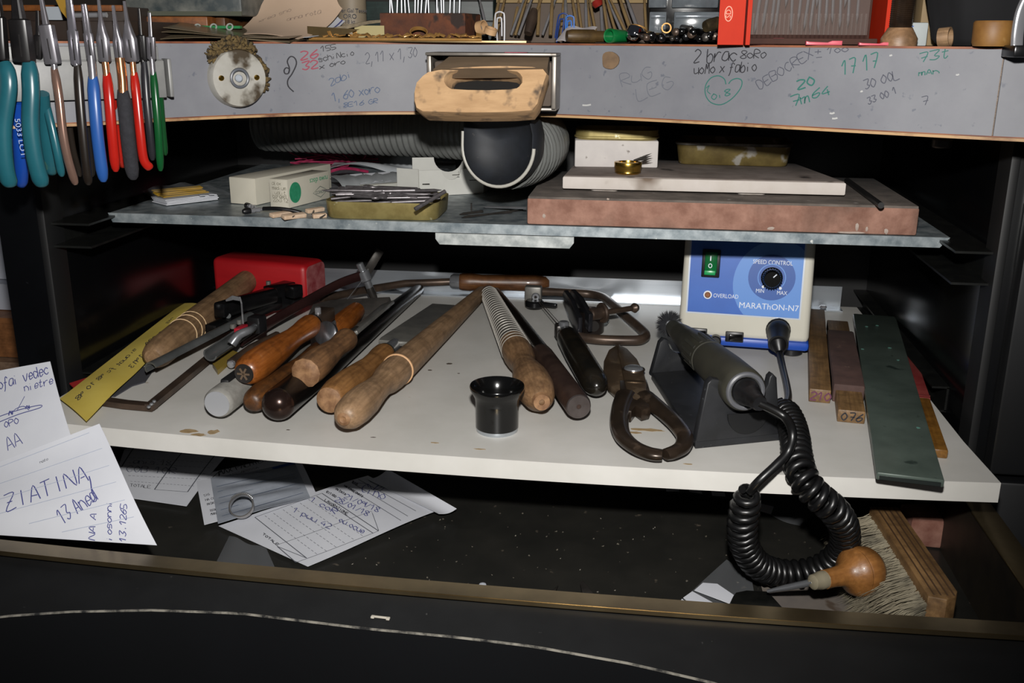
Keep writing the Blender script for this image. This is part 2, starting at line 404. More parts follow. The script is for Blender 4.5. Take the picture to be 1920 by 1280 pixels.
# drawer fronts of the unit to the right of the opening
box('front_door', mat('dark_front', '#0b0c0e', '#0f1012', rough=.5, scale=10), cab, XR+.009, XR+.12, YF-.014, YF-.001, -.028, .191, .002)
box('front_door', mat('dark_front', '#15171b'), cab, XR+.009, XR+.12, YF-.014, YF-.001, -.30, -.033, .002)
rail_m = mat('dark_rail', '#141515', '#232422', rough=.4, metal=.5, scale=60)
def crail(sx, x, z0, z1, y0, name, w):
    # C-shaped runner: web on the wall and two flanges
    r = part(name, bm_box(.0015, YB-y0, z1-z0), rail_m, cab, Matrix.Translation((x+sx*.0008, (y0+YB)/2, (z0+z1)/2)))
    for z in (z0, z1): part('flange', bm_box(w, YB-y0, .0015), rail_m, r, Matrix.Translation((x+sx*w/2, (y0+YB)/2, z)))
    return r
crail(1, XL, .100, .1165, YF+.004, 'runner', .032)
crail(-1, XR, .096, .1165, YF+.004, 'runner', .026)
crail(-1, XR, -.012, .006, YF+.06, 'runner', .012)
crail(1, XL, -.012, -.002, YF+.02, 'runner', .016)
# screw head under the worktop at the right
s0 = PY(1765, 277, .66); cyl('screw_head', dsteel, cab, s0, s0+V((0, 0, .006)), .006, bev=.001)

# ================================================================ WORKTOP with curved front
ZTB = .1935
_pp = [PZ(x, y, ZTB) for x, y in [(310, 228), (420, 223), (560, 217), (760, 213), (1045, 222), (1200, 227), (1500, 242), (1700, 253), (1850, 264)]]
_cf = np.polyfit([p.x for p in _pp], [p.y for p in _pp], 3)
def fa(x):
    xc = min(max(x, -.33), .22); y = float(np.polyval(_cf, xc)); d = float(np.polyval(np.polyder(_cf), xc)); return y + d*(x-xc)*.6
def AP(px, py, off=0.):
    y = .62
    for _ in range(12):
        p = PY(px, py, y); y = fa(p.x)-off
    return PY(px, py, y)
def strip_bm(x0, x1, z0, z1, off0, off1, n=60):
    """curved slab between two offsets from the front curve"""
    bm = bmesh.new(); R = []
    for i in range(n+1):
        x = x0+(x1-x0)*i/n; y = fa(x)
        R.append([bm.verts.new((x, y-off0, z0)), bm.verts.new((x, y-off0, z1)), bm.verts.new((x, (y+off1) if off1 < .2 else 1.03, z1)), bm.verts.new((x, (y+off1) if off1 < .2 else 1.03, z0))])
    for a, b in zip(R, R[1:]):
        for k in range(4): j = (k+1) % 4; bm.faces.new((a[k], a[j], b[j], b[k]))
    bm.faces.new(R[0]); bm.faces.new(list(reversed(R[-1])))
    return bm
def strip_part(nm, m, par, *a, label=None):
    bm, M = centered(strip_bm(*a)); return part(nm, bm, m, par, M, label=label)
wt = thing('worktop', 'thick wooden worktop with curved grey front edge covered in pen notes', 'worktop', (-.1, .8, ZTB))
strip_part('board', ply_brown, wt, -.56, .40, ZTB+.0022, ZT, -.001, .5)
SEAM = AP(1873, 170).x
lam = strip_part('front_laminate', grey_lam, wt, -.56, SEAM-.0004, ZTB+.0022, ZT-.0012, 0., .001)
strip_part('front_laminate', grey_lam, wt, SEAM+.0004, .40, ZTB+.0022, ZT-.0012, 0., .001)
strip_part('bottom_edge', tan_ply, wt, -.56, .40, ZTB, ZTB+.0016, .0006, .5)
strip_part('bottom_line', brownedge, wt, -.56, .40, ZTB+.0017, ZTB+.0023, .0004, .03)
strip_part('top_line', brownedge, wt, -.56, .40, ZT-.0012, ZT, .0004, .03)
def amap(px, py):
    p = AP(px, py); return p.x, p.z
def af(u, v):
    return V((u, fa(u)-.0003, v))
def apron(s, p0, p1, size_px, m, w=1.3, slant=.12, jit=.22, nm='pen_note'):
    """pen note whose baseline runs from pixel p0 to pixel p1"""
    a = V(amap(*p0)+(0,)); c = V(amap(*p1)+(0,)); d = (c-a).normalized(); n = V((-d.y, d.x, 0)); k = mm(1, AP(*p0)); h = size_px*k
    ls, wd = strokes(s, 1., 0, jit, 1.2); sx = (c-a).length/wd
    return ink(nm, [[((a+d*(x*sx+slant*y*h)+n*(y*h)).x, (a+d*(x*sx+slant*y*h)+n*(y*h)).y) for x, y in l] for l in ls], af, w*k, m, wt)
def aline(pts, m, w=1.5, nm='pen_mark'):
    k = mm(1, AP(*pts[0])); return ink(nm, [[amap(*p) for p in pts]], af, w*k, m, wt)
# zodiac-like sign and notes, left half
aline([(541, 138), (535, 138), (533, 132), (537, 127), (543, 130), (541, 138), (543, 128), (539, 115), (545, 106), (553, 109), (556, 120), (548, 138), (540, 150), (541, 162), (551, 172)], pen_black, 2.2)
for s_, p_, q_, h_, m_, w_ in (('26', (563, 112), (600, 108), 15, pen_pink, 2.2), ('32', (568, 132), (600, 126), 14, pen_pink, 2.2), ('155', (602, 97), (632, 92), 9, pen_black, 1.2), ('schiNcio', (598, 116), (666, 103), 10, pen_black, 1.2), ('x oro', (600, 130), (650, 119), 9, pen_black, 1.2),
    ('2,11 x 1,30', (686, 119), (784, 106), 18, pen_pale, 1.2), ('2abi', (620, 161), (664, 142), 12, pen_faint, 1.3), ('1,60 xoro', (624, 190), (714, 172), 15, pen_faint, 1.5), ('8E16 GR', (645, 201), (710, 193), 8, pen_faint, 1.3)): apron(s_, p_, q_, h_, m_, w_)
# right half
for s_, p_, q_, h_, m_, w_ in (('2 brac', (1300, 117), (1382, 114), 23, pen_black, 1.8), ('8oRo', (1388, 110), (1438, 108), 15, pen_black, 1.5), ('uoMo x fabio', (1301, 139), (1420, 133), 17, pen_black, 1.6), ('Oi8', (1334, 188), (1372, 177), 11, pen_green, 1.6), ('DEBOCREX', (1424, 168), (1528, 103), 16, pen_pale, 1.4), ('+ 1oo', (1527, 104), (1592, 96), 12, pen_pale, 1.4),
    ('17 17', (1578, 141), (1648, 127), 26, pen_green, 2.0), ('20', (1495, 167), (1532, 158), 16, pen_green, 2.6), ('7m', (1484, 199), (1520, 191), 18, pen_green, 2.0), ('64', (1523, 185), (1560, 176), 16, pen_green, 2.0), ('30 00L', (1622, 168), (1688, 147), 16, pen_pale, 1.6), ('33 00 1', (1628, 196), (1684, 174), 12, pen_pale, 1.6),
    ('73t', (1723, 118), (1786, 106), 17, pen_green, 1.7), ('mAn', (1723, 142), (1762, 137), 9, pen_green, 1.7), ('7', (1728, 198), (1742, 196), 15, pen_pale, 1.4), ('RuG', (1166, 163), (1226, 145), 22, pen_vfaint, 1.1), ('LEG', (1196, 190), (1266, 162), 22, pen_vfaint, 1.1)): apron(s_, p_, q_, h_, m_, w_)
aline([(1361, 158), (1358, 148), (1347, 142), (1333, 146), (1323, 160), (1323, 178), (1333, 192), (1352, 196), (1372, 185), (1388, 166), (1391, 152), (1383, 147), (1372, 150), (1366, 157)], pen_green, 1.8)
aline([(1324, 165), (1330, 160), (1326, 170), (1332, 176)], pen_green, 1.4)
aline([(1530, 108), (1541, 107)], pen_pale, 1.2)
# round wooden plug in the laminate
p0 = AP(1145, 113); k = mm(1, p0)
pg = [(17*k*(1+.1*math.sin(a*3.1+1))*math.cos(a), 17*k*(1+.08*math.cos(a*2+.4))*math.sin(a)) for a in [2*math.pi*i/18 for i in range(18)]]
t0 = (V((p0.x+.01, fa(p0.x+.01), 0))-V((p0.x-.01, fa(p0.x-.01), 0))).normalized()
prism('wood_plug', mat('plug_wood', '#5e4a36', '#745c42', rough=.7, scale=120), wt, fr(p0+V((0, -.0008, 0)), t0, (0, -1, 0)), pg, .0012)
# scuffs of bare paint along the lower edge
scuff = mat('scuff_white', '#a6a6a4', rough=.7)
for x, y, w in ((1100, 197, 16), (1565, 222, 10), (1560, 212, 9), (1670, 104, 5), (1615, 171, 4), (1795, 140, 6)):
    a = random.random()*.6; aline([(x-w*.5, y), (x, y+2*a), (x+w*.5, y-1)], scuff, 3, 'scuff')

# ================================================================ GALVANISED SHELF
YU = .69
xl_, xr_ = PY(207, 403, YU).x, PY(1780, 449, YU).x
gs = thing('galvanised_shelf', 'galvanised steel pull-out tray shelf in the cabinet, dusty with a folded front', 'shelf', (-.1, YU, ZU-.01))
box('tray', galv, gs, xl_, xr_, YU, YB-.005, ZU-.0015, ZU)
zb = PY(900, 437, YU).z
part('front_fold', bm_prism([(xl_+.002, 0), (xr_-.006, 0), (xr_, ZU-zb), (xl_-.001, ZU-zb)], .0015), galv, gs, fr((0, YU, zb), (1, 0, 0), (0, -1, 0)))
a, b = PY(815, 440, YU), PY(1075, 470, YU)
tabm = mat('galvanised_tab', '#8e9494', '#c4c8c6', rough=.45, metal=.4, scale=110, detail=8)
W_ = b.x-a.x; Ht = a.z-b.z+.004
pts = [(0, Ht), (0, .004), (.003, 0), (W_-.003, 0), (W_, .004), (W_, Ht)]
prism('pull_tab', tabm, gs, fr((a.x, YU+.004, b.z+.001), (1, 0, 0), (0, -1, 0)), pts, .0015)

# ================================================================ WHITE SHELF
wsf = thing('white_shelf', 'white laminate pull-out shelf board with stained front edge', 'shelf', (-.1, .75, -.0125))
fx = [PZ(x, y, 0) for x, y in ((200, 803), (380, 818), (600, 836), (780, 850), (1120, 873), (1450, 890), (1700, 900), (1876, 904))]
_c2 = np.polyfit([p.x for p in fx], [p.y for p in fx], 2)
xr2 = fx[-1].x; xl2 = -.405
front = [(x, float(np.polyval(_c2, x))) for x in np.linspace(xl2, xr2, 25)]
outl = front + [(xr2-.003, .62), (xr2-.005, .955), (xl2, .955)]
bm = bm_prism(outl, .0125); bmesh.ops.translate(bm, verts=bm.verts, vec=(.1, -.75, -.0125))
part('board', bm, white_lam, wsf, Matrix.Translation((-.1, .75, 0)))
# aluminium angle along the back edge
z1 = PY(1100, 520, .952).z
ysb = .947
box('back_strip', alu, wsf, PY(600, 505, ysb).x-.16, PY(1577, 560, ysb).x, ysb, ysb+.0015, 0.0002, PY(1150, 522, ysb).z)
box('strip_foot', alu, wsf, PY(600, 505, ysb).x-.16, PY(1577, 560, ysb).x, ysb-.014, ysb, 0.0002, .0014)
p = PZ(1543, 578, .0015); cyl('screw_head', chrome, wsf, p, p+V((0, 0, .003)), .0035, bev=.001)
# stains on the board
stain = mat('brown_stain', '#a08a68', '#8a7350', rough=.6, scale=200); stain2 = mat('dark_stain', '#4a4038', rough=.6)
def blot(px, py, w, h, m, seed):
    r = random.Random(seed); c = PZ(px, py, 0); kx = mm(w, c); ky = kx*h/w*3.0
    pts = [(kx*(.6+.4*r.random())*math.cos(t), ky*(.5+.5*r.random())*math.sin(t)) for t in [2*math.pi*i/14 for i in range(14)]]
    prism('stain', m, wsf, Matrix.Translation((c.x, c.y, .0001)), pts, .0001)
for i, (x, y, w, h, m) in enumerate([(355, 808, 20, 4, stain), (400, 810, 14, 5, stain), (372, 815, 16, 3, stain), (1215, 806, 38, 3, stain), (1190, 811, 18, 2, stain), (842, 682, 7, 2, stain2), (806, 694, 5, 1.2, stain2), (940, 640, 4, 1.4, stain2), (815, 830, 12, 1, stain), (900, 842, 14, 1, stain), (1290, 870, 10, 1, stain), (700, 820, 6, .8, stain2), (540, 806, 5, .8, stain2), (860, 700, 3, .8, stain2)]): blot(x, y, w, h, m, i)

# ================================================================ DRAWER
drw = thing('drawer', 'shallow black sheet-metal drawer with brass-coloured rim pulled out below', 'drawer', (-.1, .7, ZD-.002))
drfl = mat('drawer_floor_dusty', '#1c1c1a', '#262522', rough=.34, scale=18, c3='#5a5248', s3=75, t3=.69)
drwall = mat('drawer_wall_metal', '#2e2b27', '#3e382f', rough=.5, metal=.6, scale=30)
rim_m = mat('brass_rim', '#8a7a5c', '#6a5c44', rough=.28, metal=.9, scale=14)
DX0, DX1, DY0 = -.44, .2145, .470
box('floor_sheet', drfl, drw, DX0, DX1+.012, DY0-.012, .98, ZD-.002, ZD)
box('side_wall', drwall, drw, DX1, DX1+.0015, DY0, .98, ZD, -.040); box('side_wall', drwall, drw, DX0-.0015, DX0, DY0, .98, ZD, -.040)
box('rim', rim_m, drw, DX1, DX1+.016, DY0-.012, .98, -.0408, -.039, .0005); box('rim', rim_m, drw, DX0-.016, DX0, DY0-.012, .98, -.0408, -.039, .0005)
box('back_wall', drwall, drw, DX0, DX1, .978, .98, ZD, -.04)
lipb = [(x, y) for x, y in [(-.52, .4735), (-.365, .4725), (-.2185, .4603), (-.13, .4568), (-.0482, .4553), (.02, .4556), (.089, .4568), (.194, .4605), (.30, .466)]]
lipf = np.polyfit([p[0] for p in lipb], [p[1] for p in lipb], 2)
def lf(x): return float(np.polyval(lipf, x))
def curve_slab(f0, f1, z00, z01, z10, z11, x0=-.56, x1=.36, n=40):
    bm = bmesh.new(); R = []
    for i in range(n+1):
        x = x0+(x1-x0)*i/n; R.append([bm.verts.new((x, f0(x), z00)), bm.verts.new((x, f0(x), z01)), bm.verts.new((x, f1(x), z11)), bm.verts.new((x, f1(x), z10))])
    for a, b in zip(R, R[1:]):
        for k in range(4): j = (k+1) % 4; bm.faces.new((a[k], a[j], b[j], b[k]))
    bm.faces.new(R[0]); bm.faces.new(list(reversed(R[-1]))); return centered(bm)
bm, M = curve_slab(lf, lambda x: lf(x)+.0145, -.0425, -.0395, -.0425, -.0405); bmesh.ops.bevel(bm, geom=[e for e in bm.edges], offset=.0004, segments=2, affect='EDGES'); part('front_rim', bm, rim_m, drw, M)
bm, M = curve_slab(lambda x: lf(x)+.013, lambda x: lf(x)+.0145, ZD, -.0425, ZD, -.0425); part('front_wall', bm, drwall, drw, M)
# dark ledge in front of the rim, hollowed by a wide arc, with worn edge; front face below
arc = [PZ(x, y, -.050) for x, y in ((-150, 1178), (0, 1155), (130, 1146), (285, 1143), (450, 1149), (690, 1178), (850, 1193), (1000, 1211), (1180, 1243), (1340, 1280), (1500, 1330), (1700, 1420))]
axs = [p.x for p in arc]; ays = [p.y for p in arc]
def ar(x): return float(np.interp(x, axs, ays))
ledge_m = mat('ledge_dark', '#0e0f10', '#131415', rough=.5, scale=40, c3='#3a3a38', s3=220, t3=.74)
bm, M = curve_slab(ar, lf, -.0505, -.050, -.0505, -.0428, n=90); part('front_ledge', bm, ledge_m, drw, M)
edge_m = mat('worn_edge', '#8e8a80', '#2a2a2a', rough=.5, scale=120, lo=.4, hi=.62)
bm, M = curve_slab(lambda x: ar(x)-.0005, lambda x: ar(x)+.0004, -.0506, -.0497, -.0506, -.0497, n=90); part('worn_edge', bm, edge_m, drw, M)
face_m = mat('front_face_navy', '#030406', '#040508', rough=.8, scale=10, spec=.2)
bm, M = curve_slab(lambda x: ar(x), lambda x: ar(x)+.012, -.75, -.0507, -.75, -.0507, n=90); part('front_face', bm, face_m, drw, M)
# debris in the drawer: fine shavings nobody could count
bm = bmesh.new(); rr = random.Random(3)
for i in range(150):
    x = rr.uniform(-.2, .16); y = rr.uniform(.49, .66); s = rr.choice((.0004, .0005, .0007, .001)); a = rr.random()*6
    v = [bm.verts.new((x+s*math.cos(a+t)*rr.uniform(.6, 1.4), y+s*math.sin(a+t), ZD+.0002+(.0006 if k == 3 else 0))) for k, t in enumerate((0, 2.1, 4.2, 1))]
    for q in ((0, 1, 2), (0, 1, 3), (1, 2, 3), (2, 0, 3)): bm.faces.new([v[k] for k in q])
bm, M = centered(bm); dd = part('filings', bm, mat('filings', '#4a463e', '#7a7468', rough=.5, metal=.3, scale=400), None, M, smooth=0); dd['kind'] = 'stuff'; tag(dd, 'fine metal filings scattered over the drawer floor', 'filings')
# ================================================================ TOOLS ON THE WHITE SHELF
w_orange = wood('wood_orange_varnish', '#6e3a12', '#8c5020', rough=.35, scale=50, c3='#3a1c08', t3=.62, s3=60, coat=.2)
w_worn = wood('wood_worn_brown', '#5e432b', '#7e5b3c', rough=.5, scale=50, c3='#33241a', t3=.54)
w_tan = wood('wood_tan', '#7c6247', '#987a5c', rough=.5, scale=55, c3='#4e3c2c', t3=.58)
w_grey = wood('wood_greyed', '#73593f', '#8e7152', rough=.55, scale=50)
w_dark = wood('wood_dark_worn', '#46280f', '#643c18', rough=.45, scale=45, c3='#1e1208', t3=.5)
w_raw = mat('raw_endgrain', '#94704e', '#6a4a30', rough=.7, scale=160)
w_knob = wood('wood_knob', '#7e5228', '#946434', rough=.4, scale=40, coat=.15)
dk_hole = mat('dark_hole', '#120c08', rough=.8)
HANDLE = [(0, 0), (0, .45), (.015, .72), (.05, .9), (.14, 1.0), (.3, .98), (.5, .84), (.68, .70), (.8, .72), (.9, .80), (.97, .80), (1, .72), (1, 0)]
def handle(nm, m, par, A, B, R, prof=HANDLE, label=None): return rod(nm, m, par, A, B, [(t, r*R) for t, r in prof], 24, label)
def mixp(a, b, t): return V(a)*(1-t)+V(b)*t

# --- red mallet
A = PZ(290, 667, .0135); Bm = PZ(492, 503, .021)
ml = thing('mallet', 'wooden mallet with red painted head and ringed brown handle', 'mallet', (A.x, A.y, 0))
hd = (Bm-A).normalized(); r0 = mm(28, A)
Ln = (Bm-A).length
rod('handle', w_grey, ml, A-hd*.004, Bm+hd*.012, [(0, 0), (0, r0*.55), (.012, r0*.85), (.04, r0), (.3, r0*1.08), (.55, r0*1.0), (.8, r0*.92), (1, r0*.92), (1, 0)])
for t in (.205, .25, .285):
    c = mixp(A, Bm, t); rr_ = r0*1.075
    part('ring', bm_torus(rr_, .0004, 28, 6), mat('pale_ring', '#d2b48c', rough=.6), ml, frz(c, c+hd))
L0 = PY(420, 512, .915); R0 = PY(592, 515, .895); L0.z = R0.z = .0205
dx = (R0-L0); W_ = dx.length
red = mat('red_paint', '#8e0f16', '#a8161c', rough=.45, scale=30, st=(.2, 1, 1), c3='#b8485a', s3=60, t3=.70)
M = fr((L0+R0)/2, dx)
bm = bm_box(W_, .040, .040, .006, 3)
for v in bm.verts:
    if v.co.x > W_*.35: v.co.y *= .96; v.co.z *= .97
part('head', bm, red, ml, M)
part('worn_face', bm_prism(rrect(.034, .034, .006), .0006), mat('worn_red', '#9a5a5a', '#7a2228', rough=.7, scale=80), ml, M @ Matrix.Translation((W_/2-.0003, 0, 0)) @ Matrix.Rotation(math.pi/2, 4, 'Y'))
# --- yellow sandpaper strip
sp_m = mat('yellow_paper', '#c4ad4a', '#cdb858', rough=.75, scale=20)
cs = [PZ(150, 792, .004), PZ(178, 778, .003), PZ(380, 573, .003), PZ(345, 572, .008)]
cs = [PZ(112, 748, .003), PZ(162, 792, .003), PZ(384, 578, .003), PZ(342, 573, .003)]
o, f, W_, H_ = sheet('sandpaper_strip', sp_m, None, cs, lambda u, v: .0035*math.sin(u*2.6)*(.4+.6*math.sin(v*9)**2)+.002*v, 8, 30)
tag(o, 'long yellow sandpaper strip with black grade print, under the mallet handle', 'sandpaper')
def sp_text(s, u, v, sz):  # print runs down the strip, upside down to the viewer
    ls, w = strokes(s, sz, 0, .02, 1.25); ink('print', [[(W_-(u+b), v-a) for a, b in l] for l in ls], f, sz*.14, print_k, o)
sp_text('P 280', W_*.30, H_*.66, .010); sp_text('1913', W_*.18, H_*.44, .0075); sp_text('siauat fc 98 10 98', W_*.55, H_*.46, .0075); sp_text('n48', W_*.55, H_*.80, .006)
# dark grit edge below & small red scrap
sc_ = flat('red_scrap', mat('red_scrap', '#9a2020', rough=.6), None, [(130, 718), (180, 702), (200, 690), (185, 708), (140, 728)], .0003, .0012); tag(sc_, 'scrap of red card under the yellow sandpaper strip', 'card')
sc_ = flat('grey_abrasive', mat('grey_abrasive', '#33343a', rough=.9), None, [(190, 740), (262, 688), (292, 686), (272, 715), (248, 722), (215, 742)], .0003, .0012); tag(sc_, 'dark grey scrap of abrasive paper beside the sandpaper strip', 'sandpaper')
# --- flat steel saw frame lying left
sf = thing('saw_frame', 'flat brown steel saw frame with riveted corner lying under the tools', 'saw frame', PZ(290, 760, 0))
sweep('frame_bar', rsteel, sf, [PZ(195, 752, .003), PZ(235, 758, .003), PZ(290, 763, .003)], rect(.0075, .004), (0, 0, 1))
sweep('frame_bar', rsteel, sf, [PZ(280, 763, .0045), PZ(340, 714, .0045), PZ(430, 640, .0045)], rect(.0065, .004), (0, 0, 1))
for x, y in ((284, 757), (279, 762), (289, 752)):
    p = PZ(x, y, .0075); cyl('rivet', steel, sf, p-V((0, 0, .001)), p+V((0, 0, .0009)), .0013, bev=.0005, seg=12)
# --- bright steel trough (half pipe)
def halfpipe(nm, m, par, A, B, r, th=.0012, a0=200, a1=380):
    a0, a1 = math.radians(a0), math.radians(a1); n = 16
    sec = [(r*math.cos(a0+(a1-a0)*i/n), r*math.sin(a0+(a1-a0)*i/n)) for i in range(n+1)] + [((r-th)*math.cos(a1-(a1-a0)*i/n), (r-th)*math.sin(a1-(a1-a0)*i/n)) for i in range(n+1)]
    return sweep(nm, m, par, [A, B], sec, (0, 0, 1))
dshine = mat('dark_polished_steel', '#4c4e4e', '#626464', rough=.25, metal=.35, scale=30)
tr = thing('steel_trough', 'long polished half-round steel trough lying beside the mallet handle', 'tool', PZ(290, 700, 0))
halfpipe('trough', dshine, tr, PZ(283, 692, .013), PZ(470, 596, .016), mm(14, PZ(283, 692, .012)), a0=20, a1=215)
# --- second short trough with lever (stone pusher / ring cutter)
rc = thing('ring_cutter', 'small steel ring-cutter tool with curved guard and silver lever', 'tool', PZ(400, 670, 0))
halfpipe('guard', dshine, rc, PZ(394, 664, .016), PZ(462, 618, .018), mm(14, PZ(394, 664, .016)), a0=150, a1=345)
tube('lever', steel, rc, crom([PZ(434, 645, .02), PZ(448, 628, .026), PZ(470, 618, .028), PZ(480, 610, .024)], 5), .0035, scales=[1.2-.5*i/15 for i in range(16)])
obox('red_spacer', mat('red_plastic', '#a01c2c', rough=.4), rc, fr(PZ(452, 616, .025), PZ(470, 606, .025)-PZ(445, 620, .025)), .014, .005, .004, .0005)
obox('jaw_block', black_pl, rc, fr(PZ(482, 607, .026), PZ(500, 598, .026)-PZ(470, 612, .026)), .012, .012, .014, .002)
cyl('screw', gsteel, rc, PZ(437, 616, .025), PZ(437, 616, .025)+V((0, 0, .004)), .0024, bev=.0006, seg=14); cyl('screw', gsteel, rc, PZ(449, 608, .025), PZ(449, 608, .025)+V((0, 0, .004)), .0022, bev=.0006, seg=14)
tube('base_bar', rsteel, rc, [PZ(434, 681, .006), PZ(470, 655, .009), PZ(520, 630, .009)], .0042)
cyl('end_screw', chrome, rc, PZ(436, 681, .006), PZ(431, 684, .006), .003, bev=.0008, seg=14)
# yellow-brown card below it
o = flat('amber_block', mat('amber_strip', '#8a7432', rough=.4), None, [(398, 680), (432, 655), (446, 660), (408, 694)], .0003, .004); tag(o, 'amber strip of plastic under the small ring cutter', 'strip')
# --- black parallel clamp
pc = thing('parallel_clamp', 'black steel parallel clamp with bent silver bracket behind the ring cutter', 'clamp', PZ(480, 600, 0))
blk = mat('blackened_steel', '#161617', '#222224', rough=.25, metal=.6, scale=40)
q0, q1 = PZ(410, 582, .030), PZ(512, 552, .026)
obox('jaw', blk, pc, fr((q0+q1)/2, q1-q0), (q1-q0).length, .012, .013, .0025)
q0, q1 = PZ(395, 620, .014), PZ(520, 565, .014)
obox('jaw', blk, pc, fr((q0+q1)/2, q1-q0), (q1-q0).length, .011, .010, .001)
q0, q1 = PZ(505, 560, .018), PZ(545, 548, .018)
obox('heel', blk, pc, fr((q0+q1)/2, q1-q0), (q1-q0).length, .014, .022, .001)
for x, y, z in ((551, 545, .027), (551, 558, .015)): obox('end_cap', blk, pc, fr(PZ(x, y, z), q1-q0), .012, .012, .011, .0015)
cyl('pin', gsteel, pc, PZ(506, 570, .008), PZ(506, 570, .008)+V((0, 0, .022)), .0022, seg=14)
sweep('bracket', chrome, pc, [PZ(424, 563, .042), PZ(436, 558, .044), PZ(450, 560, .044), PZ(453, 566, .042), PZ(456, 606, .020)], rect(.0035, .0012), (1, .3, .0))
cyl('pin', dshine, pc, PZ(429, 606, .012), PZ(428, 592, .025), .0022, seg=12)
# --- tall saw frame (brown strip rising to a clamp with wing screw)
s2 = thing('piercing_saw', 'piercing saw with brown steel frame and wing-screw clamp behind the file handles', 'saw', PZ(560, 620, 0))
pth = [PZ(452, 640, .010), PZ(520, 596, .016), PZ(590, 556, .024), PZ(640, 530, .030), PZ(683, 515, .034)]
sweep('frame_bar', mat('redbrown_steel', '#3a2626', '#4e3230', rough=.28, metal=.7, scale=30), s2, crom(pth, 6), rect(.0035, .0085, .001), (0, 0, 1))
c = pth[-1]; dn = V((.35, .1, -1)).normalized()
cyl('clamp_post', steel, s2, c-dn*.012, c+dn*.014, .0035, bev=.0006)
cyl('clamp_collar', steel, s2, c-dn*.004, c+dn*.006, .0058, bev=.0008)
rod('thumb_screw', dsteel, s2, c+dn*.013, c+dn*.032, [(0, 0), (0, .0035), (.4, .004), (1, .0018), (1, 0)])
obox('wing', dsteel, s2, fr(c+V((.008, .004, .012)), V((.6, .2, 1))), .026, .003, .008, .001)
tube('saw_blade', steel, s2, [c+dn*.002, PZ(640, 575, .012)], .0003, 6)
tube('frame_bar', rsteel, s2, [PZ(604, 560, .014), PZ(660, 548, .012), PZ(760, 531, .012), PZ(845, 528, .013)], .0038)
# --- big wood saw handle at the back of the shelf (of the same saw)
a, b = PZ(862, 528, .014), PZ(1030, 531, .014)
R_ = mm(17, a)
rod('saw_handle', wood('wood_saw_handle', '#50301a', '#6c4626', rough=.4, scale=60, coat=.15), s2, a, b, [(0, 0), (0, R_*.85), (.03, R_*.95), (.12, R_*1.0), (.25, R_*.82), (.6, R_*.9), (.85, R_*.95), (.96, R_*.8), (1, R_*.4), (1, 0)])
rod('ferrule', steel, s2, PZ(846, 527, .014), a+V((.002, 0, 0)), [(0, 0), (0, R_*.7), (.2, R_*.82), (1, R_*.82), (1, 0)])
# --- orange varnished handle 1
def filetool(nm, lab, A, B, R, m, end=None, cat='file', prof=HANDLE, ferr=None):
    t = thing(nm, lab, cat, (A.x, A.y, 0)); handle('handle', m, t, A, B, R, prof)
    d = (B-A).normalized()
    if ferr: rod('ferrule', ferr, t, B-d*.006, B+d*.004, [(0, 0), (0, R*.74), (.8, R*.7), (1, R*.5), (1, 0)])
    return t, d
A = PZ(458, 700, .030); B = PZ(585, 608, .034)
t, d = filetool('handled_tool', 'tool with glossy orange varnished handle and cross-marked butt, left of the hammer', A, B, mm(31, A), w_orange, ferr=black_pl, cat='tool')
e = frz(A, A-d)
part('butt_socket', bm_lathe([(0, 0), (.0009, .005), (.0012, .0065), (0, .0068)], 20), dk_hole, t, frz(A, A-d))
for a_ in (0, 1.05, 2.1): obox('cross_mark', mat('marked_steel', '#5a4a3a', rough=.5), t, frz(A, A-d) @ Matrix.Translation((0, 0, .0013)) @ Matrix.Rotation(a_, 4, 'Z'), .009, .0013, .0006)
q = B+d*.004
obox('clamp_head', rsteel, t, fr(q+d*.012, d), .030, .012, .010, .001)
cyl('screw', chrome, t, q+d*.008+V((0, 0, .004)), q+d*.008+V((0, 0, .010)), .0025, bev=.0007, seg=14)
# --- aluminium tube with black slot
A = PZ(407, 757, .0145); B = PZ(560, 640, .0145); r = mm(29, A)
t = thing('aluminium_cylinder', 'aluminium cylinder with turned end face and black slot, nearest on the left', 'tool', (A.x, A.y, 0))
d = (B-A).normalized()
rod('body', mat('sandblasted_aluminium', '#8e8c86', '#a2a09a', rough=.42, metal=.3, scale=200), t, A, B, [(0, 0), (0, r*.86), (.01, r*.97), (.03, r), (1, r), (1, 0)], 32)
part('end_face', bm_lathe([(.0004, 0), (.0004, r*.85), (-.0002, r*.86)], 32), mat('turned_aluminium', '#b4b6ba', rough=.35, metal=.45), t, frz(A, A-d))
up = (V((0, 0, 1))-d*d.z).normalized(); side = d.cross(up)
s = mixp(A, B, .24)+up*r*.97-side*.001
obox('slot', mat('slot_black', '#0a0a0c', rough=.6), t, fr(s, d, up), .040, .0065, .004, .0015)
# --- dark worn handle half hidden
A = PZ(470, 756, .013); B = PZ(600, 655, .014)
t, d = filetool('old_file', 'old chipped dark brown wooden handle between the aluminium cylinder and black mandrel', A, B, mm(25, A), w_dark)
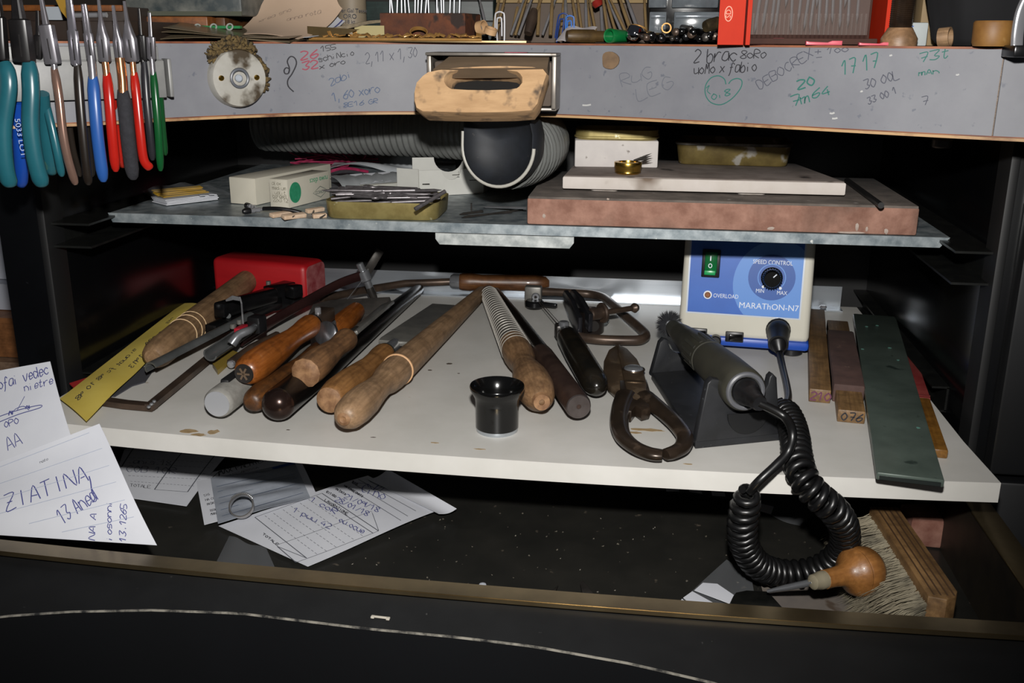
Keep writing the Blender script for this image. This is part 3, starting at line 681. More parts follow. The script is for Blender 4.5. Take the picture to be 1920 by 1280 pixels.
# --- dark steel mandrel with domed end
A = PZ(508, 768, .0155); B = PZ(786, 541, .008); r = mm(32, A)
t = thing('black_mandrel', 'long black steel mandrel with polished domed end', 'mandrel', (A.x, A.y, 0))
d = (B-A).normalized(); Ln = (B-A).length
rod('shaft', mat('mandrel_black', '#0e0d0d', '#1a1716', rough=.3, metal=.5, scale=40), t, A+d*.012, B, [(0, 0), (0, r*1.0), (.25, r*.98), (.6, r*.72), (.97, r*.5), (1, r*.42), (1, 0)], 28)
dome = [(0, 0)]+[(r*.9*(1-math.cos(a)), r*math.sin(a)) for a in [math.pi/2*i/8 for i in range(1, 9)]]+[(r*1.1, 0)]
part('domed_end', bm_lathe(dome, 28), mat('mandrel_bronze', '#3a2a24', '#2a201e', rough=.22, metal=.7, scale=60), t, frz(A-d*(r*.9-.012), B))
# --- hammer lying behind: steel head, short handle with round face
hm = thing('hammer', 'small chasing hammer with flat steel head and amber wooden handle lying behind the files', 'hammer', PZ(650, 600, 0))
q0, q1 = PZ(588, 588, .010), PZ(724, 580, .018)
M = fr((q0+q1)/2, q1-q0, (0, -.45, 1))
prism('head', mat('hammer_steel', '#3e3b39', '#524e4a', rough=.4, metal=.4, scale=60), hm, M @ Matrix.Translation((0, 0, -.004)), [(-.036, -.011), (.034, -.012), (.036, .012), (-.02, .013), (-.036, .008)], .009, .0012)
A = PZ(612, 636, .018); B = PZ(668, 582, .020)
rod('handle', w_orange, hm, A, B, [(0, 0), (0, .006), (.05, .0085), (.5, .0095), (.85, .0085), (1, .0075), (1, 0)], 20)
p = PZ(607, 624, .030)
part('striking_face', bm_lathe([(0, 0), (0, .0085), (.0008, .0095), (.004, .0095), (.005, .008), (.005, 0)], 28), mat('face_steel', '#77787c', '#8a8b90', rough=.3, metal=.9, scale=300, st=(1, .1, 1)), hm, frz(p+V((.002, .004, -.002)), p+V((-.25, -.9, .42))))
cyl('face_neck', steel, hm, p+V((.003, .006, -.003)), PZ(628, 600, .024), .003)
# --- worn brown handle with file
A = PZ(572, 700, .028); B = PZ(652, 634, .030)
t, d = filetool('flat_file', 'flat file with worn brown handle and splintered butt lying on the black mandrel', A, B, mm(30, A), w_worn)
part('splintered_butt', bm_lathe([(0, 0), (.002, .004), (.0012, .0085), (-.001, .0105)], 11), w_raw, t, frz(A, A-d))
q0, q1 = PZ(664, 622, .031), PZ(722, 574, .026)
dd_ = (q1-q0).normalized()
obox('file_blade', gsteel, t, fr((q0+q1)/2, q1-q0, (-.4, -.2, 1)), (q1-q0).length+.02, .012, .003, .0004)
rod('tang', dsteel, t, B-dd_*.002, q0+dd_*.008, [(0, 0), (0, .005), (1, .003), (1, 0)], 12)
# --- second orange-brown handle with wide file
A = PZ(617, 750, .0145); B = PZ(722, 662, .015)
t, d = filetool('wide_file', 'wide flat file with orange-brown turned handle beside the wooden ring stick', A, B, mm(31, A), wood('wood_orange2', '#6c4a2a', '#8a6238', rough=.42, scale=50, c3='#3e2610', t3=.58), ferr=mat('green_ferrule', '#2c3430', rough=.4, metal=.4))
part('butt_disc', bm_lathe([(0, 0), (.0012, .003), (.0008, .0075), (-.0004, .009)], 22), w_raw, t, frz(A-d*.0005, A-d))
q0, q1 = PZ(738, 648, .014), PZ(832, 578, .009)
wd = .026; dd_ = (q1-q0).normalized()
prism('file_blade', gsteel, t, fr(q0, q1-q0, (0, 0, 1)), [(0, -.0125), (.008, -.0135), ((q1-q0).length, -.011), ((q1-q0).length, .011), (.008, .0135), (0, .0125)], .004, .0004)
rod('tang', steel, t, B, q0+dd_*.004, [(0, 0), (0, .006), (1, .005), (1, 0)], 14)
# --- wooden ring stick (long tapered)
A = PZ(645, 785, .017); B = PZ(906, 546, .0075); r = mm(34, A)
t = thing('wooden_ring_stick', 'long tapered wooden ring stick with turned knob handle, pointing to the back', 'mandrel', (A.x, A.y, 0))
d = (B-A).normalized()
rod('stick', w_tan, t, A, B, [(0, 0), (0, r*.35), (.006, r*.66), (.025, r*.9), (.06, r), (.10, r*.98), (.155, r*.80), (.185, r*.76), (.20, r*.80), (.22, r*.93), (.25, r*1.0), (.28, r*1.0), (.60, r*.82), (.985, r*.55), (1, r*.45), (1, 0)], 28)
c = mixp(A, B, .285); part('pale_ring', bm_torus(r*.985, .0011, 30, 8), mat('pale_wood_ring', '#c49a70', rough=.6), t, frz(c, c+d))
part('butt_spot', bm_lathe([(0, 0), (.0012, r*.2), (.0004, r*.38)], 16), w_raw, t, frz(A-d*.0004, A-d))
# --- metal ring sizer with grooves and wooden handle
A = PZ(1010, 742, .0155); B = PZ(915, 547, .009)
t = thing('ring_sizing_stick', 'grooved metal ring sizing stick with turned wooden handle behind the loupe', 'ring sizer', (A.x, A.y, 0))
d = (B-A).normalized(); r = mm(37, A); Ln = (B-A).length
wrs = wood('wood_ring_sizer', '#70543a', '#8e6e4e', rough=.5, scale=60, c3='#422e1c', t3=.54)
rod('handle', wrs, t, A-d*.012, mixp(A, B, .40), [(0, 0), (0, r*.3), (.02, r*.55), (.08, r*.82), (.2, r), (.33, r*1.0), (.45, r*.85), (.55, r*.70), (.62, r*.70), (.70, r*.82), (.80, r*.90), (1, r*.86), (1, 0)], 28)
part('end_boss', bm_lathe([(0, .0018), (.001, .002), (.0012, .0055), (-.002, .0065)], 20), w_raw, t, frz(A-d*.0125, A-d))
pr = []; n = 26; z0 = Ln*.345
for i in range(n):
    a_ = z0+(Ln*.985-z0)*i/n; b_ = (Ln*.985-z0)/n; rr_ = r*(.86-.28*i/n)
    pr += [(a_, rr_*.90), (a_+b_*.25, rr_*1.01), (a_+b_*.4, rr_*1.01), (a_+b_*.65, rr_*.9)]
pr = [(z0, 0)]+pr+[(Ln, r*.5), (Ln, 0)]
rbm = bmesh.new()
for i in range(25):
    z_ = z0+(Ln*.975-z0)*(i+.3)/25; tb_m = bm_torus(r*(.875-.28*i/25), .00055, 28, 6)
    for v in tb_m.verts: v.co.z += z_
    tmp = bpy.data.meshes.new('tmp'); tb_m.to_mesh(tmp); tb_m.free(); rbm.from_mesh(tmp); bpy.data.meshes.remove(tmp)
part('size_lines', rbm, mat('size_line_steel', '#b8b4ac', rough=.3, metal=.4), t, frz(A, B))
part('grooved_sleeve', bm_lathe(pr, 28), mat('sizer_steel', '#3e3b37', '#4a4742', rough=.35, metal=.45, scale=40), t, frz(A, B), smooth=25)
# --- dark steel mandrel
A = PZ(1085, 762, .0145); B = PZ(930, 547, .009)
t = thing('steel_mandrel', 'brown steel mandrel with flat round end between the ring sizer and the black saw handle', 'mandrel', (A.x, A.y, 0))
d = (B-A).normalized(); r = mm(25, A)
cut = mixp(A, B, .36)
rod('grip', mat('mandrel_brown', '#3e2f2a', '#54423a', rough=.42, metal=.6, scale=60), t, A, cut, [(0, 0), (0, r*.93), (.02, r), (.95, r), (1, r*.96), (1, 0)], 28)
rod('shaft', mat('mandrel_dark', '#191512', '#26201c', rough=.3, metal=.6, scale=40), t, cut, B, [(0, 0), (0, r*.92), (.5, r*.78), (1, r*.5), (1, 0)], 24)
part('end_face', bm_lathe([(-.0006, .0012), (.0003, .0016), (.0004, r*.88), (-.0004, r*.95)], 28), mat('end_grey_steel', '#5e5654', '#6e6664', rough=.3, metal=.8, scale=90), t, frz(A-d*.0002, A-d))
# --- saw frame with black handle
fs = thing('black_handled_saw', 'jeweller\'s saw with black cylindrical handle and bent round steel frame', 'saw', PZ(1100, 700, 0))
A = PZ(1118, 722, .0135); B = PZ(1062, 628, .0135); r = mm(26, A); d = (B-A).normalized()
rod('handle', mat('handle_black_worn', '#12110f', '#221d16', rough=.22, scale=60, c3='#4a3c26', s3=50, t3=.70), fs, A-d*.008, B+d*.006, [(0, 0), (.01, r*.4), (.04, r*.75), (.09, r*.95), (.14, r), (.6, r*1.02), (.88, r*.95), (.96, r*.8), (1, r*.55), (1, 0)], 28)
obox('blade_clamp', dsteel, fs, fr(PZ(1052, 620, .014), d), .012, .010, .012, .002)
p = PZ(1057, 613, .018); cyl('clamp_nut', steel, fs, p-V((0, 0, .003)), p+V((0, 0, .005)), .0045, bev=.001)
path = [PZ(1066, 628, .006), PZ(1120, 636, .006), PZ(1180, 638, .006), PZ(1203, 636, .006), PZ(1210, 627, .006), PZ(1196, 612, .006), PZ(1170, 590, .006), PZ(1148, 570, .006), PZ(1130, 557, .006), PZ(1105, 551, .006), PZ(1060, 548, .008), PZ(1010, 546, .010)]
tube('frame_rod', rsteel, fs, crom(path, 6), .0042, 12)
p = PZ(1000, 553, .012); obox('end_block', gsteel, fs, fr(p, V((1, 0, 0))), .016, .010, .018, .0015)
cyl('block_screw', steel, fs, p+V((.003, -.005, .0)), p+V((.003, -.0075, 0)), .004, bev=.0008, seg=16); cyl('screw_slot', dk_hole, fs, p+V((.003, -.0075, 0)), p+V((.003, -.0078, 0)), .0014, seg=10)
p2 = PZ(1002, 568, .007); cyl('thumb_nut', blk, fs, p2-V((0, 0, .004)), p2+V((0, 0, .003)), .009, bev=.0015); obox('thumb_lever', blk, fs, fr(p2+V((.012, -.003, 0)), V((1, -.25, 0))), .020, .006, .0035, .0012)
tube('saw_blade', dsteel, fs, [PZ(1010, 566, .012), PZ(1051, 614, .014)], .00035, 6); tube('saw_blade', dsteel, fs, [PZ(1014, 566, .013), PZ(1056, 613, .015)], .0003, 6)
# --- small ring vise: round base, jaws, tommy bar
vz = thing('ring_vise', 'small dark hand vise with round base, open jaws and sliding tommy bar', 'vise', PZ(1105, 628, 0))
p = PZ(1105, 622, .0); r = mm(27, p)
part('base', bm_lathe([(0, 0), (0, r*.95), (.001, r), (.019, r), (.020, r*.93), (.020, r*.84), (.016, r*.8), (.016, 0)], 32), mat('vise_steel', '#2c2624', '#3c3432', rough=.32, metal=.8, scale=40), vz, Matrix.Translation(p))
for xs, ys in (((1058, 560), (1088, 604)), ((1070, 558), (1108, 597))):
    q0, q1 = PZ(xs[0], xs[1], .022), PZ(ys[0], ys[1], .018)
    Mj = fr((q0+q1)/2, q1-q0, (0, 0, 1)); L = (q1-q0).length
    prism('jaw', mat('jaw_steel', '#3a3a3e', '#4e4e54', rough=.25, metal=.85, scale=40), vz, Mj @ Matrix.Rotation(math.pi/2, 4, 'X') @ Matrix.Translation((0, 0, -.002)), [(-L/2, .004), (-L/2+.006, .010), (0, .010), (L/2, .004), (L/2, -.012), (0, -.008), (-L/2+.01, 0)], .004, .0006)
q0, q1 = PZ(1106, 590, .020), PZ(1190, 577, .020); dd_ = (q1-q0)
cyl('screw_hub', rsteel, vz, q0, q0+dd_*.33, .0055, bev=.001); cyl('screw_collar', rsteel, vz, q0+dd_*.24, q0+dd_*.31, .009, bev=.001)
cyl('tommy_bar', rsteel, vz, q0+dd_*.3, q1, .0024, seg=14); part('bar_knob', bm_lathe([(-.0045, 0), (-.003, .003), (0, .0046), (.003, .003), (.0045, 0)], 16), rsteel, vz, frz(q1, q1+dd_))
cyl('side_hole', dk_hole, vz, p+V((.004, -r*.985, .009)), p+V((.004, -r*1.012, .009)), .005, seg=18)
# --- tin snips
sn = thing('tin_snips', 'brown steel tin snips with closed blades and looped handles, front of shelf', 'snips', PZ(1220, 800, 0))
snm = mat('snips_steel', '#2c241d', '#40342a', rough=.3, metal=.5, scale=40, c3='#54463a', s3=60, t3=.6)
snb = mat('snips_blade', '#463a2e', '#5a4a3a', rough=.3, metal=.4, scale=40, c3='#6a5a48', s3=70, t3=.6)
flat('blade', snb, sn, [(1152, 648), (1158, 644), (1166, 662), (1172, 690), (1180, 715), (1178, 735), (1160, 738), (1140, 720), (1131, 698), (1132, 675), (1141, 655)], .002, .008, .0012)
flat('body', snm, sn, [(1162, 712), (1213, 710), (1224, 748), (1218, 764), (1203, 768), (1192, 760), (1184, 770), (1164, 768)], .0015, .0098, .0012)
flat('blade', snb, sn, [(1158, 644), (1176, 652), (1195, 672), (1208, 698), (1213, 718), (1212, 735), (1195, 748), (1178, 742), (1172, 720), (1166, 690), (1160, 662)], .003, .0105, .0012)
def sn_handle(px, sc): 
    P_ = [PZ(x, y, .0075) for x, y in px]; pth = crom(P_, 6); n = len(pth)
    sweep('handle', snm, sn, pth, [(a*1.25, b*.85) for a, b in circ(.0050, 12)], (0, 0, 1), [np.interp(i/(n-1), *sc) for i in range(n)])
sn_handle([(1174, 742), (1165, 764), (1161, 792), (1168, 818), (1190, 838), (1218, 850), (1242, 853)], ((0, .2, .6, .9, 1), (1.25, 1.05, .88, .85, .75)))
sn_handle([(1208, 744), (1226, 758), (1251, 779), (1272, 800), (1284, 820), (1279, 838), (1262, 848), (1247, 852)], ((0, .2, .6, .9, 1), (1.2, 1.05, .88, .85, .75)))
p = PZ(1188, 692, .0105); part('pivot', bm_lathe([(0, .0075), (.0012, .007), (.0022, .005), (.0024, 0)], 22), steel, sn, Matrix.Translation(p))
part('pivot_ring', bm_torus(.0078, .0008, 24, 8), snm, sn, Matrix.Translation(p))
p = PZ(1190, 715, .0106); prism('stamp_mark', mat('stamp', '#6a5a48', rough=.3, metal=.8), sn, Matrix.Translation(p), rrect(.014, .004, .0018), .0003)
# --- loupe
p = PZ(932, 806, 0); r = mm(40, p)
lo = thing('loupe', 'black eye loupe standing on its silver rim in front of the ring sizer', 'loupe', p)
hL = .0315
part('barrel', bm_lathe([(.0028, r*.80), (.0028, r*.99), (.004, r), (hL*.62, r*1.0), (hL*.72, r*1.03), (hL*.80, r*1.12), (hL*.90, r*1.25), (hL*.97, r*1.28), (hL, r*1.25), (hL*.985, r*1.2), (hL*.9, r*1.08), (hL*.75, r*.9), (hL*.2, r*.86), (.0028, r*.8)], 40), black_gl, lo, Matrix.Translation(p))
part('rim', bm_lathe([(0, r*.8), (0, r*.94), (.0005, r*.97), (.0028, r*.97), (.0028, r*.8), (0, r*.8)], 40), alu, lo, Matrix.Translation(p))
gl = mat('lens_glass', '#ffffff', rough=.02, trans=1.0); part('lens', bm_lathe([(.004, 0), (.004, r*.8), (.006, r*.82), (.0075, r*.5), (.008, 0)], 32), gl, lo, Matrix.Translation(p))

# ================================================================ CONTROL UNIT
L0 = PZ(1269, 655, 0); R0 = PZ(1514, 673, 0)
xd = R0-L0; xd.z = 0; BW = xd.length; xd.normalize(); back = V((-xd.y, xd.x, 0))
nrm = (-back*math.cos(math.radians(6)) + V((0, 0, 1))*math.sin(math.radians(6))).normalized()
upf = nrm.cross(xd); upf = upf if upf.z > 0 else -upf
O = (L0+R0)/2; cu = thing('control_unit', 'cream and blue speed control unit for the handpiece with knob and green switch', 'control unit', (O.x, O.y, 0))
cream = mat('cream_plastic', '#c2bfb2', '#cdcabd', rough=.45, scale=10, c3='#a8a498', s3=40, t3=.70)
HB = .107; DB = .12
Fm = Matrix(((xd.x, upf.x, nrm.x, O.x), (xd.y, upf.y, nrm.y, O.y), (xd.z, upf.z, nrm.z, O.z), (0, 0, 0, 1)))   # X right, Y up the face, Z out
def fc(px, py):
    p = PP(px, py, O, nrm) ; q = Fm.inverted() @ p; return q.x, q.y
# body: side profile swept across the width
y0 = .012
sec = [(0, y0), (0, HB), (-DB, HB), (-DB-.008, y0)]
bm = bmesh.new(); Rr = []
for x in (-BW/2, BW/2):
    tp = .004
    Rr.append([bm.verts.new(Fm @ V((x*(1 if yy < .05 else .975), yy, zz))) for zz, yy in sec])
for k in range(4): j = (k+1) % 4; bm.faces.new((Rr[0][k], Rr[0][j], Rr[1][j], Rr[1][k]))
bm.faces.new(Rr[0]); bm.faces.new(list(reversed(Rr[1]))); bmesh.ops.recalc_face_normals(bm, faces=bm.faces)
bmesh.ops.bevel(bm, geom=list(bm.edges), offset=.005, segments=3, affect='EDGES', profile=.5); bm, M = centered(bm); part('housing', bm, cream, cu, M)
blue = mat('blue_base', '#1f4aa8', rough=.4)
obox('base', blue, cu, fr(O+back*.062+V((0, 0, .0095)), xd), BW+.001, .124, .008, .003)
for sx in (-.38, .38):
    for sy in (.012, .108): p = O+xd*BW*sx+back*sy; cyl('foot', black_pl, cu, p, p+V((0, 0, .006)), .009, bev=.001)
def face_poly(nm, m, pts, z, h=.0003): return prism(nm, m, cu, Fm @ Matrix.Translation((0, 0, z)), pts, h)
u0, v0 = fc(1287, 578); u1, v1 = fc(1498, 602); u2, v2 = fc(1508, 470); u3, v3 = fc(1303, 470)
top = HB-.008; kx0 = u3+(u3-u0)*.1; kx1 = u2
sil = mat('silver_border', '#b8c0cc', rough=.35, metal=.3); bl1 = mat('panel_blue', '#2e62b8', '#2a5aae', rough=.4, scale=30); bl2 = mat('panel_light_blue', '#5a8ad0', rough=.4); bl3 = mat('panel_dark_blue', '#2a549e', rough=.4); prw = mat('panel_print', '#d8dee8', rough=.5)
L_, R_, B_ = (u0+u3)/2-.001, (u1+u2)/2, (v0+v1)/2
face_poly('panel_border', sil, [(L_-.0012, B_-.0012), (R_+.0012, B_-.0012), (R_+.0012, top+.0012), (L_-.0012, top+.0012)], -.0001)
face_poly('panel_label', bl1, [(L_, B_), (R_, B_), (R_, top), (L_, top)], .0002)
kc = fc(1447, 520); kr = mm(43, PP(1447, 520, O, nrm))
face_poly('panel_swoosh', bl2, [(min(max(kc[0]+.004+kr*1.85*math.cos(a), L_), R_), min(max(kc[1]-.006+kr*1.95*math.sin(a), B_), top)) for a in [2*math.pi*i/48 for i in range(48)]], .0005)
face_poly('dial_field', bl3, [(kc[0]+kr*math.cos(a), kc[1]+kr*math.sin(a)) for a in [2*math.pi*i/40 for i in range(40)]], .0008)
fm = planemap(Fm, .0013)
ink('dial_scale', [[(kc[0]+kr*.58*math.cos(a), kc[1]+kr*.58*math.sin(a)) for a in np.linspace(math.radians(-40), math.radians(220), 30)]], fm, .0008, bl2, cu, False)
kn = rod('speed_knob', black_gl, cu, Fm @ V((kc[0], kc[1], .0012)), Fm @ V((kc[0], kc[1], .0145)), [(0, 0), (0, .0085), (.12, .0085), (.15, .0076), (.9, .0070), (1, .0060), (1, 0)], 32)
for i in range(24):
    a = 2*math.pi*i/24; part('rib', bm_box(.0009, .0007, .0095), black_gl, kn, Fm @ Matrix.Translation((kc[0]+.0075*math.cos(a), kc[1]+.0075*math.sin(a), .008)) @ Matrix.Rotation(a, 4, 'Z'))
obox('pointer', prw, kn, Fm @ Matrix.Translation((kc[0]+.002, kc[1]+.003, .0147)) @ Matrix.Rotation(math.radians(-45), 4, 'Z'), .0008, .0035, .0003)
def tprint(s, px, py, h_px, nm='lettering', al='CENTER', sx=1., bold=0.): 
    u, v = fc(px, py); return prt(nm, s, h_px*mm(1, PP(px, py, O, nrm))*1.38, Fm @ Matrix.Translation((u, v, .0012)), prw, cu, al, 0, sx, bold)
tprint('SPEED CONTROL', 1449, 492, 8.2, sx=.82); tprint('MIN', 1425, 545, 7.5, sx=.85); tprint('MAX', 1466, 549, 7.5, sx=.85); tprint('OVERLOAD', 1361, 555, 8, sx=.80)
tprint('MARAThON-N7', 1441, 575, 11.5, sx=.98)
for x, y in ((1431, 537), (1463, 540)): u, v = fc(x, y); face_poly('scale_dot', prw, [(u+.0012*math.cos(a), v+.0012*math.sin(a)) for a in [2*math.pi*i/12 for i in range(12)]], .0010)
u, v = fc(1333, 498)
sw = obox('switch_bezel', black_pl, cu, Fm @ Matrix.Translation((u, v+.002, .0012)), .0145, .0225, .003, .0008)
obox('rocker', mat('green_rocker', '#0a5a2e', '#0e6a36', rough=.25, scale=40), sw, Fm @ Matrix.Translation((u, v+.003, .003)) @ Matrix.Rotation(math.radians(7), 4, 'X'), .0098, .0175, .003, .0008)
obox('rocker_lens', mat('green_lens', '#1f9a56', rough=.3), sw, Fm @ Matrix.Translation((u-.0004, v-.0053, .0038)), .0088, .0036, .0022, .0004)
ink('rocker_mark', [[(u-.0004, v+.0045), (u-.0004, v+.0085)]], planemap(Fm, .0052), .0009, prw, sw, False)
ink('rocker_mark', [[(u-.0004+.0013*math.cos(a), v+.0005+.0016*math.sin(a)) for a in np.linspace(0, 6.3, 14)]], planemap(Fm, .0052), .0006, prw, sw, False)
u, v = fc(1327, 552); cyl('overload_ring', prw, cu, Fm @ V((u, v, .0002)), Fm @ V((u, v, .0014)), .0034, seg=24); cyl('overload_lamp', mat('amber_lamp', '#8a5a3a', rough=.25), cu, Fm @ V((u, v, .0012)), Fm @ V((u, v, .0028)), .0024, bev=.0007, seg=18)
for x in (1377, 1309): 
    u, v = fc(x, 631 if x > 1350 else 624); so = obox('jack_switch', black_pl, cu, Fm @ Matrix.Translation((u, v, .0005)), .0145, .0085, .004, .0008); obox('jack_toggle', black_gl, so, Fm @ Matrix.Translation((u+.001, v-.0003, .003)) @ Matrix.Rotation(.2, 4, 'Y'), .0105, .0055, .003, .0006)
u, v = fc(1342, 636); cyl('side_knob', black_pl, cu, Fm @ V((u, v, 0)), Fm @ V((u, v, .010)), .0045, bev=.001)
u, v = fc(1459, 618); cyl('socket', black_pl, cu, Fm @ V((u, v, 0)), Fm @ V((u, v, .004)), .0098, bev=.001)
SOCK = (u, v)

# ================================================================ HANDPIECE STAND, HANDPIECE, CORD
a_, b_, d_ = PZ(1303, 842, 0), PZ(1462, 826, 0), PZ(1221, 712, 0)
ex = (b_-a_); SWd = ex.length; ex.normalize(); ey = V((-ex.y, ex.x, 0)); SLn = (d_-a_).dot(ey)
shx = (d_-a_).dot(ex)
hs = thing('handpiece_stand', 'black plastic two-post rest holding the rotary handpiece', 'stand', (a_+b_)/2)
stm = mat('stand_black', '#17181a', '#222326', rough=.5, scale=50, c3='#3a3c3e', s3=300, t3=.68)
Ms = fr(a_, ex)
prism('base', stm, hs, Ms, [(0, 0), (SWd, 0), (SWd+shx, SLn), (shx, SLn)], .006, .001)
def support(nm, org, w, h, notch, ncx, topw):
    l = (w-topw)/2; pts = [(0, 0), (w, 0), (w-l, h-.003), (w-l-.003, h)]
    pts += [(ncx+notch*math.cos(t), h-notch*.15+notch*math.sin(t)) for t in [0]+[-math.pi*i/10 for i in range(1, 10)]+[-math.pi]]
    pts += [(l+.003, h), (l, h-.003)]
    M = Matrix(((ex.x, 0, -ey.x, org.x), (ex.y, 0, -ey.y, org.y), (0, 1, 0, org.z), (0, 0, 0, 1)))
    return prism(nm, stm, hs, M @ Matrix.Translation((0, 0, -.006)), pts, .006, .0008)
hF = PY(1325, 720, a_.y+.004).z; hB = PY(1232, 646, d_.y).z
support('post', a_+V((0, 0, .004)), SWd, hF, .0150, SWd*.56, SWd*.80)
support('post', a_+ey*(SLn-.0)+ex*shx+V((0, 0, .004)), SWd*.75, hB, .011, SWd*.40, SWd*.55)
pF = a_+ex*SWd*.58; u_ = V((pF.x, pF.y, .022))-ey*.0008
part('finger_hole', bm_lathe([(0, 0), (0, .014), (.0012, .014), (.0012, 0)], 28, math.pi, 2*math.pi), mat('stand_recess', '#0c0d0f', rough=.6), hs, Matrix(((ex.x, 0, -ey.x, u_.x), (ex.y, 0, -ey.y, u_.y), (0, 1, 0, u_.z), (0, 0, 0, 1))))
# handpiece
T = PY(1398, 733, a_.y-.004); Hh = PY(1262, 613, d_.y+.035)
hp = thing('rotary_handpiece', 'olive-grey rotary handpiece with wire brush, resting on its black stand', 'handpiece', (T.x, T.y, 0))
olive = mat('olive_rubber', '#302f28', '#3a3930', rough=.5, scale=60); d = (Hh-T).normalized(); Lh = (Hh-T).length; r = mm(42, T)
rod('rear_body', olive, hp, T, mixp(T, Hh, .42), [(0, r*.62), (0, r*.86), (.03, r*.98), (.1, r), (.55, r*1.0), (.8, r*.96), (1, r*.93), (1, 0)], 36)
rod('collar', mat('olive_dark', '#33332d', rough=.5), hp, mixp(T, Hh, .415), mixp(T, Hh, .44), [(0, 0), (0, r*.90), (1, r*.88), (1, 0)], 36)
gr = rod('front_grip', olive, hp, mixp(T, Hh, .435), mixp(T, Hh, .88), [(0, 0), (0, r*.93), (.3, r*.90), (.34, r*.87), (.6, r*.78), (.62, r*.74), (.9, r*.62), (1, r*.56), (1, 0)], 36)
for i in range(14):
    an = 2*math.pi*i/14; q0 = frz(mixp(T, Hh, .45), Hh)
    part('grip_rib', bm_box(.0022, .0012, Lh*.13), mat('olive_dark', '#33332d'), gr, q0 @ Matrix.Rotation(an, 4, 'Z') @ Matrix.Translation((0, r*.895, Lh*.075)))
rod('nose', mat('nose_grey', '#3c3c36', rough=.4), hp, mixp(T, Hh, .87), Hh, [(0, 0), (0, r*.52), (.6, r*.50), (1, r*.42), (1, 0)], 28)
part('rear_ring', bm_torus(r*.78, r*.12, 36, 8), mat('grey_ring', '#55565a', rough=.4), hp, frz(T, Hh))
part('rear_cap', bm_lathe([(.002, 0), (.002, r*.68), (.001, r*.7)], 28), black_pl, hp, frz(T-d*.001, Hh))
wb = thing('wire_brush', 'small round black bristle brush fitted in the handpiece', 'brush', Hh+d*.012)
cyl('mandrel', steel, wb, Hh-d*.002, Hh+d*.013, .0016, seg=12); cyl('hub', steel, wb, Hh+d*.011, Hh+d*.0165, .0045, bev=.0015, seg=20)
bm = bmesh.new(); rr = random.Random(5); Mb = frz(Hh+d*.0125, Hh+d*.03)
for i in range(700):
    a = rr.random()*2*math.pi; L = mm(27, Hh)*rr.uniform(.88, 1.04); z = rr.uniform(-.0022, .0022); a2 = a+rr.uniform(-.12, .12); w = .00035
    p0 = V((.003*math.cos(a), .003*math.sin(a), z)); p1 = V((L*math.cos(a2), L*math.sin(a2), z*1.7)); n = V((-math.sin(a), math.cos(a), 0))*w
    v = [bm.verts.new(p0+n), bm.verts.new(p0-n), bm.verts.new(p1)]; bm.faces.new(v)
    v = [bm.verts.new(p0+V((0, 0, w))), bm.verts.new(p0-V((0, 0, w))), bm.verts.new(p1)]; bm.faces.new(v)
part('bristles', bm, mat('bristle_black', '#17181c', '#26272c', rough=.6, scale=200), wb, Mb, smooth=0, kind='stuff', recalc=False)
# cord
cd = thing('coiled_cord', 'black coiled cord running from the control unit into the drawer and up to the handpiece', 'cord', PZ(1490, 850, 0))
cb = mat('cord_black', '#090909', '#0f0f10', rough=.36, scale=40)
s0 = Fm @ V((SOCK[0], SOCK[1], .003)); sd = (nrm+V((0, 0, -.35))).normalized()
s1 = s0+sd*.022
rod('plug', black_pl, cd, s0, s1, [(0, 0), (0, .0092), (.25, .0092), (.3, .0085), (1, .0078), (1, 0)], 24)
pl_end = PZ(1462, 660, .012)
rod('strain_relief', black_pl, cd, s1-sd*.002, pl_end, [(0, 0), (0, .0068), (.5, .0055), (1, .0034), (1, 0)], 18)
tube('cord', cb, cd, crom([pl_end, PZ(1468, 690, .006), PZ(1475, 720, .005), PZ(1478, 745, .008), PZ(1470, 765, .014)], 6), .0026, 10)
core = [PZ(1466, 762, .013), PZ(1480, 785, .012), PZ(1490, 815, .012), PZ(1494, 850, .011), PY(1503, 888, .540), PY(1525, 922, .534), PY(1562, 955, .536), PY(1583, 990, .550), PY(1580, 1030, .566), PY(1550, 1060, .572), PY(1510, 1074, .574), PY(1460, 1074, .572), PY(1420, 1058, .562), PY(1396, 1022, .550), PY(1392, 985, .540), PY(1398, 945, .535), PY(1405, 922, .532)]
pc_ = crom(core, 24); 
def helix(path, R, turns_per_m, r, s0_=1.0):
    out = []; ac = 0.0; nrm_ = V((0, 0, 1)); N = len(path)
    # resample
    cum = [0.0]
    for a, b in zip(path, path[1:]): cum.append(cum[-1]+(b-a).length)
    tot = cum[-1]; steps = int(tot*turns_per_m*12); j = 0
    for i in range(steps+1):
        s = tot*i/steps
        while j < N-2 and cum[j+1] < s: j += 1
        t = (s-cum[j])/max(1e-9, cum[j+1]-cum[j]); p = path[j].lerp(path[j+1], t)
        tg = (path[min(j+2, N-1)]-path[max(j-1, 0)]).normalized(); nrm_ = (nrm_-tg*nrm_.dot(tg)).normalized(); bn = tg.cross(nrm_)
        a = 2*math.pi*s*turns_per_m; R2 = R*(min(1, i/20)*min(1, (steps-i)/20)*.4+.6)
        out.append(p+nrm_*R2*math.cos(a)+bn*R2*math.sin(a))
    return out
hx = helix(pc_, .0070, 165, 0)
tube('coil', cb, cd, hx, .0025, 8)
tube('cord', cb, cd, crom([core[-1], PY(1425, 900, .530), PY(1455, 872, .534), PZ(1478, 846, .020), PZ(1486, 812, .030), PZ(1470, 780, .036), T-d*.024], 8), .0027, 10)
rod('strain_relief', black_pl, cd, T-d*.026, T+d*.004, [(0, 0), (0, .0042), (.1, .005), (.2, .0046), (.3, .0056), (.4, .0052), (.5, .0066), (.6, .0062), (.7, .0080), (1, .0095), (1, 0)], 20)

